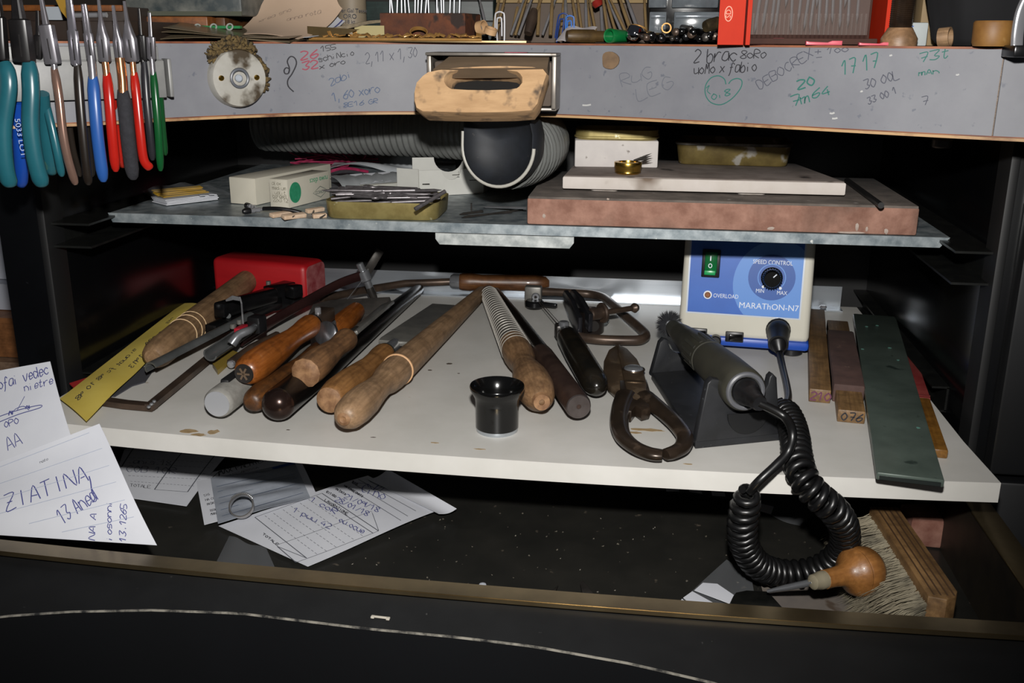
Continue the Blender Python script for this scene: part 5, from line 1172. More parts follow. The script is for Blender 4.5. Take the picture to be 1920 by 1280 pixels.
mark([(2, 795), (40, 780), (80, 768), (80, 763), (40, 772), (4, 784)], o, f, uv, 1.6, pen_blue); mark([(26, 780), (35, 770), (50, 765), (60, 772)], o, f, uv, 1.5, pen_blue); mark([(38, 772), (52, 746)], o, f, uv, 1.3, pen_blue); mark([(22, 782), (24, 774), (29, 780), (28, 773)], o, f, uv, 2.4, pen_blue); mark([(54, 770), (56, 764), (61, 769), (60, 763)], o, f, uv, 2.2, pen_blue)
# front note
c = [PY(-150, 995, .487), PY(297, 1024, .490), PY(182, 790, .532), PY(-150, 918, .505)]
o, f, W, H_ = note('lined_note', 'white ruled notepaper with large blue handwriting standing behind the drawer rim', paper_w, c, lambda u, v: .0035*math.sin(4.2*v+.6))
uv = on(o, f, c, W, H_)
for a, b in (((-60, 892), (165, 808)), ((-40, 918), (190, 838)), ((-20, 945), (205, 872)), ((0, 968), (220, 905)), ((60, 985), (238, 940)), ((120, 1000), (255, 972))): mark([a, b], o, f, uv, 1.0, blue_line, 'ruled_line', False)
write('ZIATINA', o, f, uv, (18, 962), (172, 900), 32, 2.2, pen_blue, slant=.1); write('13 Aned', o, f, uv, (123, 986), (190, 938), 28, 2.0, pen_blue); mark([(168, 893), (172, 905), (176, 925), (182, 936), (178, 945)], o, f, uv, 2.2, pen_blue)
write('NA A', o, f, uv, (180, 1015), (186, 965), 12, 1.6, pen_blue); write('iosonni', o, f, uv, (212, 1016), (214, 940), 11, 1.6, pen_blue); write('13.1265', o, f, uv, (238, 1018), (242, 948), 12, 1.6, pen_blue)
write('nato', o, f, uv, (72, 866), (88, 859), 5, .8, rule_k)
# work forms on the drawer floor
zf = ZD+.0025
def form(nm, lab, px, rows=5, z=zf, bul=None, **k):
    c = [PZ(*p, z) for p in px]; o, f, W, H_ = note(nm, lab, paper_w, c, bul, **k); return o, f, W, H_, on(o, f, c, W, H_)
def dashes(o, f, uv, p, q, n, w, m):
    L_ = []
    for i in range(n):
        a = (p[0]+(q[0]-p[0])*(i+.15)/n, p[1]+(q[1]-p[1])*(i+.15)/n); b = (p[0]+(q[0]-p[0])*(i+.75)/n, p[1]+(q[1]-p[1])*(i+.75)/n); L_.append([a, b])
    ink('dashed_rule', L_, uv.pm, w, m, o, False)
# nearest form
o, f, W, H_, uv = form('work_form', 'white printed work form with blue entries lying nearest in the drawer', [(410, 986), (577, 1062), (822, 962), (690, 897)], bul=lambda u, v: .004*math.sin(2.5*v)*v)
for a, b in (((478, 971), (604, 931)), ((604, 931), (710, 1001)), ((710, 1001), (555, 1055)), ((520, 1025), (555, 1055)), ((520, 1025), (575, 1047))): mark([a, b], o, f, uv, 1.2, rule_k, 'table_rule', False)
mark([(478, 971), (575, 1047)], o, f, uv, 1.1, rule_k, 'table_rule', False); mark([(520, 1022), (697, 965), (710, 1000)], o, f, uv, 1.1, rule_k, 'table_rule', False); mark([(594, 936), (700, 1005)], o, f, uv, 1.1, rule_k, 'table_rule', False)
k_ = .00035
def dashpx(p, q, n=16): dashes(o, f, uv, uv(*p), uv(*q), n, .00035, rule_k)
for p, q in (((578, 941), (682, 1010)), ((562, 947), (665, 1016)), ((545, 952), (648, 1022)), ((530, 958), (632, 1029)), ((512, 964), (614, 1036)), ((496, 968), (596, 1041))): dashpx(p, q)
mark([(660, 912), (765, 975)], o, f, uv, .9, rule_k, 'table_rule', False); mark([(672, 905), (780, 965)], o, f, uv, .9, rule_k, 'table_rule', False); mark([(648, 918), (752, 983)], o, f, uv, .9, rule_k, 'table_rule', False)
for s, a, b, z_ in (('LAVORAZIONE', (609, 945), (652, 972), 4.5), ('HA CONSEGNATO', (645, 919), (680, 940), 4), ('IN DATA', (628, 924), (648, 936), 4), ('RITIRO', (612, 930), (630, 940), 4), ('SIG', (660, 911), (670, 917), 4), ('TOTALE', (492, 1003), (522, 1025), 4)): write(s, o, f, uv, a, b, z_, .9, print_k, nm='print', jit=.02, slant=0)
write('Cino', o, f, uv, (676, 928), (722, 945), 16, 1.3, pen_blue); mark([(660, 912), (690, 914), (700, 924), (722, 904), (700, 926), (726, 915), (712, 928)], o, f, uv, 1.3, pen_blue, 'signature')
write('21/09/18', o, f, uv, (645, 940), (710, 968), 9, 1.2, pen_blue); write('28/01/18', o, f, uv, (628, 945), (690, 975), 9, 1.2, pen_blue)
write('1 coR', o, f, uv, (580, 944), (630, 970), 9, 1.2, pen_blue); write('ou ocue', o, f, uv, (635, 982), (682, 1006), 9, 1.2, pen_blue); write('1 puu 42', o, f, uv, (548, 962), (620, 996), 9, 1.2, pen_blue)
# its folded flap
fl2 = sheet('folded_flap', paper_w, o, [PZ(690, 899, zf+.004), PZ(822, 963, zf+.004), PZ(856, 953, zf+.006), PZ(727, 879, zf+.009)], lambda u, v: -.002*math.sin(3*v))
# form under the shelf at the left
o, f, W, H_, uv = form('work_form', 'printed work form half in shade beneath the left of the white shelf', [(205, 928), (350, 949), (440, 838), (250, 800)], bul=lambda u, v: .002*math.sin(3*v))
for a, b in (((240, 862), (402, 872)), ((240, 872), (396, 882)), ((236, 884), (388, 893)), ((240, 895), (378, 903)), ((244, 905), (366, 915))): dashes(o, f, uv, uv(*a), uv(*b), 18, .0004, rule_k)
for a, b in (((345, 848), (290, 920)), ((405, 855), (352, 925)), ((290, 920), (352, 925)), ((236, 848), (412, 858)), ((255, 838), (228, 880))): mark([a, b], o, f, uv, 1.1, rule_k, 'table_rule', False)
write('COB 10R', o, f, uv, (236, 888), (332, 893), 11, 1.4, pen_grey); write('anis 18', o, f, uv, (250, 873), (322, 877), 8, 1.2, pen_grey); write('TOTALE', o, f, uv, (244, 914), (284, 918), 5, .9, print_k, nm='print', jit=.02, slant=0)
# form with plastic bag and ring
o, f, W, H_, uv = form('work_form', 'printed work form carrying a small bag and a ring', [(383, 984), (594, 928), (556, 850), (366, 893)], bul=lambda u, v: .0015*math.sin(3*v), z=zf+.001)
write('MAX PALMIERI', o, f, uv, (412, 893), (510, 862), 9, 1.5, print_k, nm='print', jit=.02, slant=0); write('VIA MASSAROSSA', o, f, uv, (408, 902), (486, 880), 4, .8, print_k, nm='print', jit=.02, slant=0); mark([(398, 898), (410, 886), (411, 896), (398, 898)], o, f, uv, 1., print_k, 'logo', False)
for s, a, b in (('SIG', (383, 935), (394, 932)), ('HA CO', (386, 943), (404, 939)), ('IN DATA', (388, 951), (408, 946)), ('TOTAL', (394, 962), (408, 959)), ('MANO', (396, 968), (410, 965))): write(s, o, f, uv, a, b, 4, .9, print_k, nm='print', jit=.02, slant=0)
c = [PZ(*p, zf+.0035) for p in ((409, 984), (582, 935), (552, 868), (395, 898))]
bagf, f2, W2, H2 = sheet('small_bag', mat('milky_film', '#9aa0aa', '#aab0ba', rough=.2, alpha=.62, scale=40), None, c, lambda u, v: .001+.0012*math.sin(22*v+3*u)*math.sin(3.1*u), 18, 18); tag(bagf, 'small creased plastic bag with a blue strip lying under the silver ring', 'bag')
ink('blue_strip', [[(W2*.72, H2*.95), (W2*1.0, H2*.97)]], f2, .006, mat('blue_zip', '#2a4a8a', rough=.4), bagf, False)
for i in range(6): ink('fold_line', [[(W2*.05, H2*(.12+.13*i)), (W2*.95, H2*(.15+.13*i))]], f2, .0006, pen_faint, bagf, False)
# silver ring
p = PZ(450, 966, zf+.006); rg = thing('silver_ring', 'silver band ring with textured top standing on the small bag', 'ring', p)
Rr_ = mm(23, p); cR = p+V((0, .004, Rr_*.62)); nR = V((.12, -.72, .72)).normalized()
Mr = frz(cR, cR+nR)
bm = bm_loops([[(r*math.cos(2*math.pi*i/48), r*math.sin(2*math.pi*i/48), z) for i in range(48)] for r, z in ((Rr_, -.0022), (Rr_*1.02, -.001), (Rr_*1.02, .001), (Rr_, .0022), (Rr_*.9, .0022), (Rr_*.88, 0), (Rr_*.9, -.0022), (Rr_, -.0022))], False, False)
bmesh.ops.remove_doubles(bm, verts=bm.verts, dist=1e-6); part('band', bm, mat('silver', '#a8a4a0', '#c0bcb8', rough=.2, metal=.9, scale=80), rg, Mr)
for i in range(13):
    a = math.radians(40+100*i/12); part('bead', bm_lathe([(-.001, 0), (0, .0012), (.001, 0)], 8), steel, rg, Mr @ Matrix.Translation((Rr_*1.03*math.cos(a), Rr_*1.03*math.sin(a), .0012)))
# clear bag corner by the rim
c = [PZ(405, 1055, ZD+.001), PZ(520, 1075, ZD+.001), PZ(500, 1030, ZD+.003), PZ(430, 1005, ZD+.002)]
o, f, W, H_ = sheet('clear_bag', clear_pl, None, c, lambda u, v: .001*math.sin(9*u)); tag(o, 'corner of a clear plastic bag under the nearest work form', 'bag')
# gravers poking up by the rim
for i, (x0, y0, x1, y1, r) in enumerate(((921, 1106, 930, 1077, .0016), (1034, 1115, 1066, 1069, .0022))):
    A = PZ(x0, y0, ZD+.003); B = PZ(x1, y1, ZD+.004); o = part('graver', bm_lathe([(0, 0), (0, r), ((B-A).length*.6, r*.9), ((B-A).length, 0)], 8), dsteel, None, frz(A-(B-A)*.6, B)); tag(o, ['short black pointed graver behind the drawer rim, near the white bead', 'longer black pointed graver slanting right behind the drawer rim'][i], 'graver')
o = flat('leaf_graver', dsteel, None, [(1088, 1094), (1093, 1087), (1103, 1098), (1120, 1122), (1102, 1122), (1092, 1110)], ZD+.0005, ZD+.003, .0004); tag(o, 'leaf-shaped dark blade behind the middle of the drawer rim', 'blade')
p = PZ(905, 1100, ZD+.003); o = part('white_bead', bm_lathe([(-.0028, 0), (-.002, .0022), (0, .003), (.002, .0022), (.0028, 0)], 14), mat('bead', '#a8acb4', rough=.4), None, Matrix.Translation(p)); tag(o, 'small white bead beside a black graver at the drawer rim', 'bead')
# paint chip on the ledge
p = PZ(714, 1161, -.0478); o = obox('paint_chip', mat('chip_white', '#a8a296', rough=.7), None, fr((p.x, p.y, -.0464), (1, -.06, 0)), .0085, .0012, .001, .0003); tag(o, 'small white bone-shaped chip lying on the dark ledge', 'chip')
for sx in (-1, 1): part('lobe', bm_box(.002, .0022, .0012, .0004), mat('chip_white', '#a8a296'), o, WORLD[o.name] @ Matrix.Translation((sx*.0042, -.0005, 0)))
# clear bag behind the cord loop
def bag(nm, lab, px, z, stripes=(), alpha=None):
    c = [PZ(*p, z) for p in px]; o, f, W, H_ = sheet(nm, clear_pl, None, c, lambda u, v: .0012*math.sin(7*u+2*v)); tag(o, lab, 'bag')
    for u in stripes: ink('white_stripe', [[(W*u[0], H_*u[1]), (W*u[2], H_*u[3])]], f, u[4], paper_w, o, False)
    return o
bag('clear_bag', 'clear plastic bag with white corner label seen through the cord loop', [(1405, 950), (1505, 988), (1560, 930), (1450, 908)], ZD+.003, ((.10, .05, .38, .12, .012),))
sbag = bag('clear_bag', 'clear plastic bag with white stripes at the drawer rim left of the round-handled tool', [(1262, 1142), (1420, 1150), (1405, 1065), (1362, 1052)], ZD+.003)
for st_ in ([(1265, 1138), (1279, 1122), (1297, 1138)], [(1281, 1120), (1298, 1108), (1364, 1144), (1302, 1138)], [(1302, 1106), (1318, 1092), (1345, 1094), (1376, 1115), (1368, 1131)]): flat('white_stripe', paper_w, sbag, st_, ZD+.0052, ZD+.0055)
bag('clear_bag', 'clear plastic bag with grey stripes in the shade under the shelf centre', [(1255, 925), (1400, 935), (1390, 905), (1250, 900)], ZD+.003, ((.05, .1, .05, .9, .010), (.35, .1, .35, .9, .010), (.65, .1, .65, .9, .010)))
# grey paper under the knob tool
c = [PZ(*p, ZD+.0018) for p in ((1440, 1148), (1680, 1165), (1640, 1075), (1425, 1090))]
o, f, W, H_ = note('grey_paper', 'dull grey-brown paper on the drawer floor under the round-handled tool', mat('grey_paper', '#5a5450', '#6a625a', rough=.85, scale=30, c3='#4a3c30', s3=40, t3=.6), c, lambda u, v: .0015*math.sin(6*u))
# graver with mushroom handle
kt = thing('knob_graver', 'graver with mushroom-shaped wooden handle and steel ferrule lying in the drawer', 'graver', PZ(1580, 1090, ZD))
K = PZ(1640, 1064, -.058); Kn = PZ(1546, 1086, -.056); d = (Kn-K).normalized(); L = (Kn-K).length; r = mm(46, K)
rod('handle', w_knob, kt, K, Kn, [(0, 0), (.01, r*.5), (.06, r*.80), (.15, r*.95), (.28, r*1.0), (.36, r*1.0), (.385, r*.96), (.405, r*.985), (.46, r*.92), (.52, r*.76), (.57, r*.60), (.63, r*.48), (.70, r*.42), (.85, r*.38), (1, r*.38), (1, 0)], 36)
rod('ferrule', mat('ferrule_nickel', '#b4aa90', rough=.2, metal=.6), kt, Kn-d*.002, Kn+d*.010, [(0, 0), (0, r*.36), (.5, r*.36), (.55, r*.33), (.9, r*.30), (1, r*.2), (1, 0)], 24)
tip = PZ(1440, 1108, -.078); tube('blade', steel, kt, [Kn+d*.008, PZ(1480, 1100, -.068), tip], .0022, 8, scales=[1, .9, .5])
# dark round-ended spatula
o = flat('spatula', mat('spatula_black', '#0e0f0e', '#1c1c1a', rough=.3, scale=60, c3='#6a6a5a', s3=60, t3=.72), None, [(1372, 1120), (1380, 1110), (1400, 1106), (1440, 1108), (1478, 1150), (1420, 1146), (1385, 1142), (1370, 1132)], ZD+.004, ZD+.0055, .0004); tag(o, 'black round-ended spatula blade beneath the graver tip', 'spatula')
o = flat('black_strip', black_mat, None, [(1560, 1165), (1640, 1142), (1700, 1140), (1720, 1165)], ZD+.001, ZD+.002); tag(o, 'black plastic strip below the bench brush bristles', 'strip')
# bench brush
bb = thing('bench_brush', 'bench brush with ribbed oak back and pale bristles along the drawer\'s right side', 'brush', PZ(1700, 1080, ZD))
zt_ = -.047; a, b = PZ(1772, 1118, zt_), PZ(1658, 949, zt_); wN = mm(62, a)
oak = wood('oak_brush', '#6a4e30', '#8a6a44', rough=.5, axis='x', scale=30)
dB = (b-a).normalized(); Lb = (b-a).length; sB = V((dB.y, -dB.x, 0))   # to the right
Mb = fr((a+b)/2+V((0, 0, -.020)), dB)
prism('back', oak, bb, Mb @ Matrix.Translation((0, 0, -.022)), [(-Lb/2, -wN*.32), (-Lb/2-.003, 0), (-Lb/2, wN*.5), (Lb/2, wN*.5), (Lb/2, -wN*.5), (-Lb/2+.006, -wN*.5)], .042, .001)
for k in (-.3, -.1, .1, .3): obox('grain_ridge', mat('oak_groove', '#463220', rough=.6), bb, Mb @ Matrix.Translation((0, wN*k, .0201)), Lb*.98, .0008, .0006, .0001)
bm = bmesh.new(); rr = random.Random(8); Bv = -sB
for i in range(4600):
    t = rr.random(); z = rr.uniform(-.080, -.052); p0 = a.lerp(b, t)+Bv*wN*.48; p0.z = z
    L = .034*rr.uniform(.75, 1.05); dirv = (Bv*.72 + dB*rr.uniform(-.16, .06) + V((0, 0, rr.uniform(-.95, -.30)))).normalized(); p1 = p0+dirv*L; p1.z = max(p1.z, ZD+.002); w = .0004
    m_ = (p0+p1)/2+V((0, 0, .004*rr.random()))
    for n in (dB*w, V((0, 0, w))):
        v = [bm.verts.new(p0+n), bm.verts.new(p0-n), bm.verts.new(m_-n*.9), bm.verts.new(m_+n*.9), bm.verts.new(p1)]; bm.faces.new((v[0], v[1], v[2], v[3])); bm.faces.new((v[3], v[2], v[4]))
bm, M = centered(bm); part('bristles', bm, mat('bristle_pale', '#7a7260', '#968e7a', rough=.7, scale=60, c3='#4a463c', s3=50, t3=.56, w3=.2), bb, M, smooth=0, kind='stuff', recalc=False)
for i in range(16):
    p = a.lerp(b, .04+.92*i/15)+Bv*(wN*.5+.001); p.z = -.058; cyl('tuft_hole', dk_hole, bb, p-Bv*.0006, p+Bv*.0012, .0022, seg=10)
# blocks at the back right of the drawer
p = PZ(1700, 985, ZD); o = part('brick_piece', bm_prism([(-.016, -.012), (.012, -.014), (.018, .002), (.008, .016), (-.018, .012)], .022, .003), mat('brick_piece', '#6a4236', '#8a6456', rough=.9, scale=70, c3='#a8948a', s3=70, t3=.64), None, Matrix.Translation((PZ(1705, 968, ZD).x+.004, .66, ZD+.0003))); tag(o, 'broken pinkish brick piece behind the bench brush', 'brick')
o = part('wood_half_disc', bm_prism([(.024*math.cos(t), .020*math.sin(t)) for t in [2*math.pi*i/20 for i in range(20)]], .02, .002), wood('dark_block', '#33241a', '#453224'), None, Matrix.Translation((PY(1775, 975, .70).x, .70, ZD+.0003))); tag(o, 'dark rounded wood block in the back right corner of the drawer', 'block')
ORD = 'first second third fourth fifth sixth seventh eighth ninth tenth eleventh twelfth thirteenth fourteenth fifteenth sixteenth seventeenth eighteenth nineteenth twentieth twenty-first twenty-second twenty-third twenty-fourth twenty-fifth twenty-sixth'.split()
# ================================================================ BENCH PIN IN ITS STEEL BRACKET
def yA(px): return AP(px, 150).y
bkm = mat('bracket_steel', '#6e6862', '#8a847c', rough=.4, metal=.6, scale=50, c3='#4a3c30', s3=60, t3=.62)
yb0 = yA(920); yfr = yb0-.042
bp = thing('bench_pin', 'worn wooden bench pin with slot, held in a steel bracket at the worktop edge', 'bench pin', (PY(910, 215, yfr).x, yfr, PY(910, 215, yfr).z))
TL, TR = PY(797, 98, yfr), PY(1035, 97, yfr); BR = PY(1035, 205, yfr)
zt2 = TL.z; zb2 = BR.z; xl3, xr3 = TL.x, TR.x
box('top_plate', bkm, bp, xl3, xr3+.003, yfr, yb0-.0005, zt2-.002, zt2, .0006)
box('side_plate', bkm, bp, xr3, xr3+.003, yfr, yb0-.0005, zb2, zt2-.002, .0006)
box('side_plate', bkm, bp, xl3, xl3+.003, yfr+.004, yb0-.0005, zb2+.016, zt2-.002, .0006)
box('bottom_plate', bkm, bp, xl3+.012, xr3+.003, yfr+.004, yb0-.0005, zb2-.0015, zb2+.0005, .0006)
# worn pink label and dried glue on the plate
pl = PY(960, 88, yfr+.02); prism('pink_smear', mat('pink_smear', '#a8485a', rough=.6), bp, Matrix.Translation((PY(965, 90, yfr+.014).x, yfr+.020, zt2)), [(.012*random.uniform(.6, 1)*math.cos(t), .009*random.uniform(.6, 1)*math.sin(t)) for t in [2*math.pi*i/14 for i in range(14)]], .0003)
# wood: wedge nose in front of the bracket, slot through it
yn = yfr-.014; nn = V((0, -.93, .37)).normalized()
On = PY(908, 150, yn)
def nq(px, py): 
    p = PP(px, py, On, nn)-On; ey_ = V((1, 0, 0)).cross(nn); ey_ = ey_ if ey_.z > 0 else -ey_; return p.x, p.dot(ey_)
outer = [(790, 142), (800, 135), (820, 131), (860, 126), (900, 124), (950, 123), (1000, 125), (1020, 128), (1028, 138), (1022, 155), (1016, 175), (1010, 195), (1000, 208), (960, 211), (915, 212), (870, 212), (825, 211), (790, 210), (778, 203), (774, 190), (774, 172), (778, 155)]
innr = []
ic = (906, 149); 
for (x, y) in outer:
    a = math.atan2((y-165)/40, (x-903)/125); cx_ = 45*max(-1, min(1, math.cos(a)*2.2)); 
    innr.append((906+cx_+27*math.cos(a), 149+19*math.sin(a)))
ey_ = V((1, 0, 0)).cross(nn); ey_ = ey_ if ey_.z > 0 else -ey_
Mn = Matrix(((1, ey_.x, nn.x, On.x), (0, ey_.y, nn.y, On.y), (0, ey_.z, nn.z, On.z), (0, 0, 0, 1)))
o2 = [nq(*p) for p in outer]; i2 = [nq(*p) for p in innr]
def zz(l, k, s=1.): return [(x*s, y*s, k) for x, y in l]
bm = bmesh.new(); Rn = [[bm.verts.new(p) for p in l] for l in (zz(o2, -.020, .97), zz(o2, -.004, 1.0), zz(o2, 0, .975), zz(i2, -.0006, 1.03), zz(i2, -.003, .98), zz(i2, -.020, .92))]
for a, b in zip(Rn, Rn[1:]):
    for i in range(len(a)): j = (i+1) % len(a); bm.faces.new((a[i], a[j], b[j], b[i]))
for i in range(len(Rn[0])): j = (i+1) % len(Rn[0]); bm.faces.new((Rn[0][i], Rn[0][j], Rn[-1][j], Rn[-1][i]))
pinw = mat('pin_wood', '#a5835e', '#bd9a72', rough=.85, scale=90, st=(.3, 1, 1), bump=.4, c3='#57483a', s3=80, t3=.54, w3=.16)
part('pin_nose', bm, pinw, bp, Mn, smooth=50)
_t0, _t1, _b0, _b1 = PY(842, 106, yfr+.006), PY(1030, 105, yfr+.006), PY(812, 130, yn+.002), PY(1026, 128, yn+.002)
bm = bm_loops([[tuple(q) for q in (_b0, _b1, _t1, _t0)], [tuple(q+V((0, .008, -.006))) for q in (_b0, _b1, _t1, _t0)]]); bm, M_ = centered(bm)
part('pin_slope', bm, mat('pin_dirty_top', '#5a4a38', '#74604a', rough=.85, scale=60, st=(.2, 1, 1)), bp, M_)
part('slot_shade_sheet', bm_prism([(x*1.1, y*1.1) for x, y in i2], .001), mat('slot_shade_black', '#0a0705', rough=.9), bp, Mn @ Matrix.Translation((0, 0, -.0215)))  # added black sheet behind the slot: shade of the opening put in as colour
box('pin_block', mat('pin_grey_wood', '#4a4038', '#5a4e44', rough=.85, scale=60, st=(.1, 1, 1)), bp, xl3+.004, xr3-.0005, yfr+.0085, yb0-.001, zb2+.001, zt2-.0055, .002)
# ================================================================ PORCELAIN SOCKET with glue
p = AP(441, 146); r = mm(53, p); y_ = p.y; tx = (V((p.x+.01, fa(p.x+.01), 0))-V((p.x-.01, fa(p.x-.01), 0))).normalized(); nA = V((tx.y, -tx.x, 0))
sk = thing('ceramic_socket', 'round stained white porcelain socket glued to the worktop front', 'socket', p)
A = V((p.x, y_, p.z))
pm_ = mat('porcelain_stained', '#a09e98', '#8e8a80', rough=.4, scale=40, c3='#3e3426', s3=75, t3=.50, w3=.14)
part('body', bm_lathe([(-.001, 0), (-.001, r*1.02), (.006, r*1.0), (.0082, r*.95), (.0086, r*.4), (.0084, r*.36), (.005, r*.34), (.005, 0)], 40), pm_, sk, frz(A, A+nA))
part('centre_ring', bm_torus(r*.30, r*.05, 30, 8), mat('socket_grey', '#55585e', rough=.4), sk, frz(A+nA*.0082, A+nA)); cyl('centre_pin', mat('pin_grey', '#9aa0a8', rough=.3), sk, A+nA*.004, A+nA*.0080, r*.13, bev=.0008)
for sx in (-.66, .62): cyl('screw', brass, sk, A+nA*.0076+tx*r*sx+V((0, 0, .0005)), A+nA*.0092+tx*r*sx, r*.10, bev=.0005, seg=16)
rr = random.Random(2); glue = mat('yellow_glue', '#4e3e22', '#665430', rough=.9, scale=300, bump=1., c3='#2e2414', s3=260, t3=.52)
bm = bmesh.new()
for i in range(260):
    a = rr.uniform(.30, .80)*math.pi if i < 200 else rr.uniform(-.12, .30)*math.pi; rad = r*rr.uniform(.95, 1.40-.5*abs(a/math.pi-.55)) if i < 200 else r*rr.uniform(.99, 1.06); q = V((rad*math.cos(a)*1.02, rad*math.sin(a), rr.uniform(.001, .006)))
    s = rr.uniform(.0009, .0022); m4 = Matrix.Translation(q) @ Matrix.Rotation(rr.random()*3, 4, 'Z') @ Matrix.Diagonal((s*rr.uniform(.8, 2.2), s*.7, s, 1)); bmesh.ops.create_icosphere(bm, subdivisions=1, radius=1, matrix=m4)
Mg = Matrix(((tx.x, 0, nA.x, A.x), (tx.y, 0, nA.y, A.y), (0, 1, 0, A.z), (0, 0, 0, 1))); part('dried_glue', bm, glue, sk, Mg, smooth=80)

# ================================================================ PLIERS ON THE RACK
_ra, _rb = V((-.40, fa(-.40)-.016, 0)), V((-.275, fa(-.275)-.022, 0)); rdir = (_rb-_ra).normalized()
def yRl(x): return _ra.y+(x-_ra.x)*(_rb.y-_ra.y)/(_rb.x-_ra.x)
def RP(px, py, dy=0.):
    y = .58
    for _ in range(10): p = PY(px, py, y); y = yRl(p.x)+dy
    return PY(px, py, y)
rk = thing('plier_rack', 'grey metal bar rack holding pliers on the left of the worktop front', 'rack', RP(170, 185))
rkm = mat('rack_grey', '#747474', '#828280', rough=.5, metal=.2, scale=60)
def rbar(nm, px0, px1, py0, py1, dy, th):
    a, b = RP(px0, py0, dy), RP(px1, py1, dy); c = (a+b)/2; return obox(nm, rkm, rk, fr(c+V((0, th/2, 0)), rdir), V((b.x-a.x, b.y-a.y, 0)).length, th, a.z-b.z, .0006)
rbar('bar', -60, 311, 116, 183, 0, .003); rbar('riser', -60, 296, 86, 117, .008, .003); rbar('step', -60, 300, 114, 118, .003, .006)
rbar('end_plate', 299, 313, 110, 182, .002, .012)
teal = mat('teal_grip', '#174852', '#1f5660', rough=.3, scale=20, c3='#4a6a52', s3=60, t3=.70); blueg = mat('blue_grip', '#264f8c', '#204a8c', rough=.35, scale=30, c3='#2a3a5a', s3=40, t3=.72); redg = mat('red_grip', '#94160f', '#a21d14', rough=.25, scale=20); greeng = mat('green_grip', '#0a3e1d', '#0e4a24', rough=.28, scale=20)
foam = mat('charcoal_foam', '#1b1b20', '#242429', rough=.9, scale=300, bump=.3); dkg = mat('dark_grip', '#15110e', '#201a15', rough=.35, scale=30); navy = mat('cobalt_grip', '#0e3a8a', '#123f92', rough=.35, scale=30)
headst = mat('plier_steel', '#6c6a6e', '#828086', rough=.3, metal=.6, scale=80, st=(1, 1, .2)); headblk = mat('plier_black', '#100f10', '#1c1a1a', rough=.35, scale=50)
def pliers(lab, tip, base, head_px, tipw, headm, neck, hand_px, hw, hm, back_px=None, backm=None, shape='taper', dy=0., neckm=None, nm='pliers'):
    """tip/base: pixels of the jaw tip and the pivot end of the head; hand_px: pixels along the front handle"""
    y = RP(*base, -.010+dy).y
    T_, B_ = PY(*tip, y), PY(*base, y); t = thing(nm, lab, 'pliers', B_)
    d = (B_-T_); L = d.length; d.normalize(); w = mm(head_px, B_); wt = mm(tipw, T_)
    M = Matrix.Translation(T_) @ Matrix(((d.z*-1, 0, d.x, 0), (0, 1, 0, 0), (d.x, 0, d.z, 0), (0, 0, 0, 1)))   # local Z down the jaws, X across
    def sl(z, wx, wy): return [(x*wx/2, yy*wy/2, z*L) for x, yy in ((-1, -.7), (-.7, -1), (.7, -1), (1, -.7), (1, .7), (.7, 1), (-.7, 1), (-1, .7))]
    prof = {'taper': ((0, wt, wt), (.30, wt*1.25, wt*1.4), (.52, w*.72, w*.6), (.62, w, w*.72), (.97, w*.98, w*.72), (1, w*.8, w*.6)),
            'block': ((0, wt, wt), (.42, wt*1.8, wt*1.6), (.44, w*.95, w*.7), (.97, w, w*.75), (1, w*.9, w*.7)),
            'flat': ((0, wt*.9, wt*.6), (.1, wt, wt*.6), (.5, wt*1.15, wt*.8), (.52, w, w*.6), (.97, w, w*.6), (1, w*.7, w*.5))}[shape]
    part('jaws', bm_loops([sl(*q) for q in prof]), headm, t, M)
    part('joint_line', bm_box(.0006, .0006, L*.30), mat('joint_dark', '#1c1a1a', rough=.5), t, M @ Matrix.Translation((w*.12, -w*.36, L*.78)))
    pts = [PY(x, yy, y-.004*math.sin(math.pi*i/(len(hand_px)-1))) for i, (x, yy) in enumerate(hand_px)]
    if neck:
        q = PY(*neck, y); sweep('neck', neckm or headm, t, [B_-V((0, 0, -.003)), q, pts[0]+(pts[0]-pts[1]).normalized()*-.004], circ(mm(hw, q)*.33, 10), None)
    pth = crom(pts, 8); n = len(pth); r_ = mm(hw, pts[1])/2
    sc2 = [min(1.0, .72+.28*min(1, i/4))*(min(1., .45+.55*math.sqrt(min(1, (n-1-i)/3)))) for i in range(n)]
    sweep('handle', hm, t, pth, [(a*1.0, b*.8) for a, b in circ(r_, 14)], (0, -1, 0), sc2)
    if back_px:
        pb = crom([PY(x, yy, y+.012+.022*i/(len(back_px)-1)) for i, (x, yy) in enumerate(back_px)], 8); n = len(pb)
        sweep('handle', backm or hm, t, pb, [(a, b*.8) for a, b in circ(r_*.9, 14)], (0, -1, 0), [min(1., .45+.55*math.sqrt(min(1, (n-1-i)/3))) for i in range(n)])
    return t
pliers('large pliers with teal handle and black head, cut by the left edge', (-8, -30), (2, 112), 26, 10, headblk, None, [(8, 118), (16, 160), (6, 240), (10, 310), (20, 350)], 33, teal, [(30, 190), (36, 250), (40, 310), (38, 348)], navy, shape='block')
t = pliers('large teal-handled pliers with black wedge head, second from the left', (28, -25), (46, 116), 36, 12, headblk, None, [(54, 116), (58, 170), (57, 235), (66, 300), (80, 350)], 33, teal, [(78, 175), (84, 230), (92, 290), (96, 325)], teal, shape='block', dy=-.006)
pliers('slim teal pliers mostly hidden behind the copper-handled pair', (70, 20), (72, 110), 14, 6, headblk, None, [(82, 180), (96, 235), (108, 290), (116, 330)], 16, teal, shape='flat', dy=.014)
pliers('pliers with bare copper-toned slim handle and grey box joint', (76, -10), (100, 120), 27, 6, headst, (102, 124), [(101, 126), (110, 180), (118, 250), (128, 300), (142, 346)], 17, mat('copper_handle', '#8a6a5c', '#a8887a', rough=.2, metal=.7, scale=20), [(112, 130), (124, 200), (136, 280), (150, 330)], dkg, shape='block')
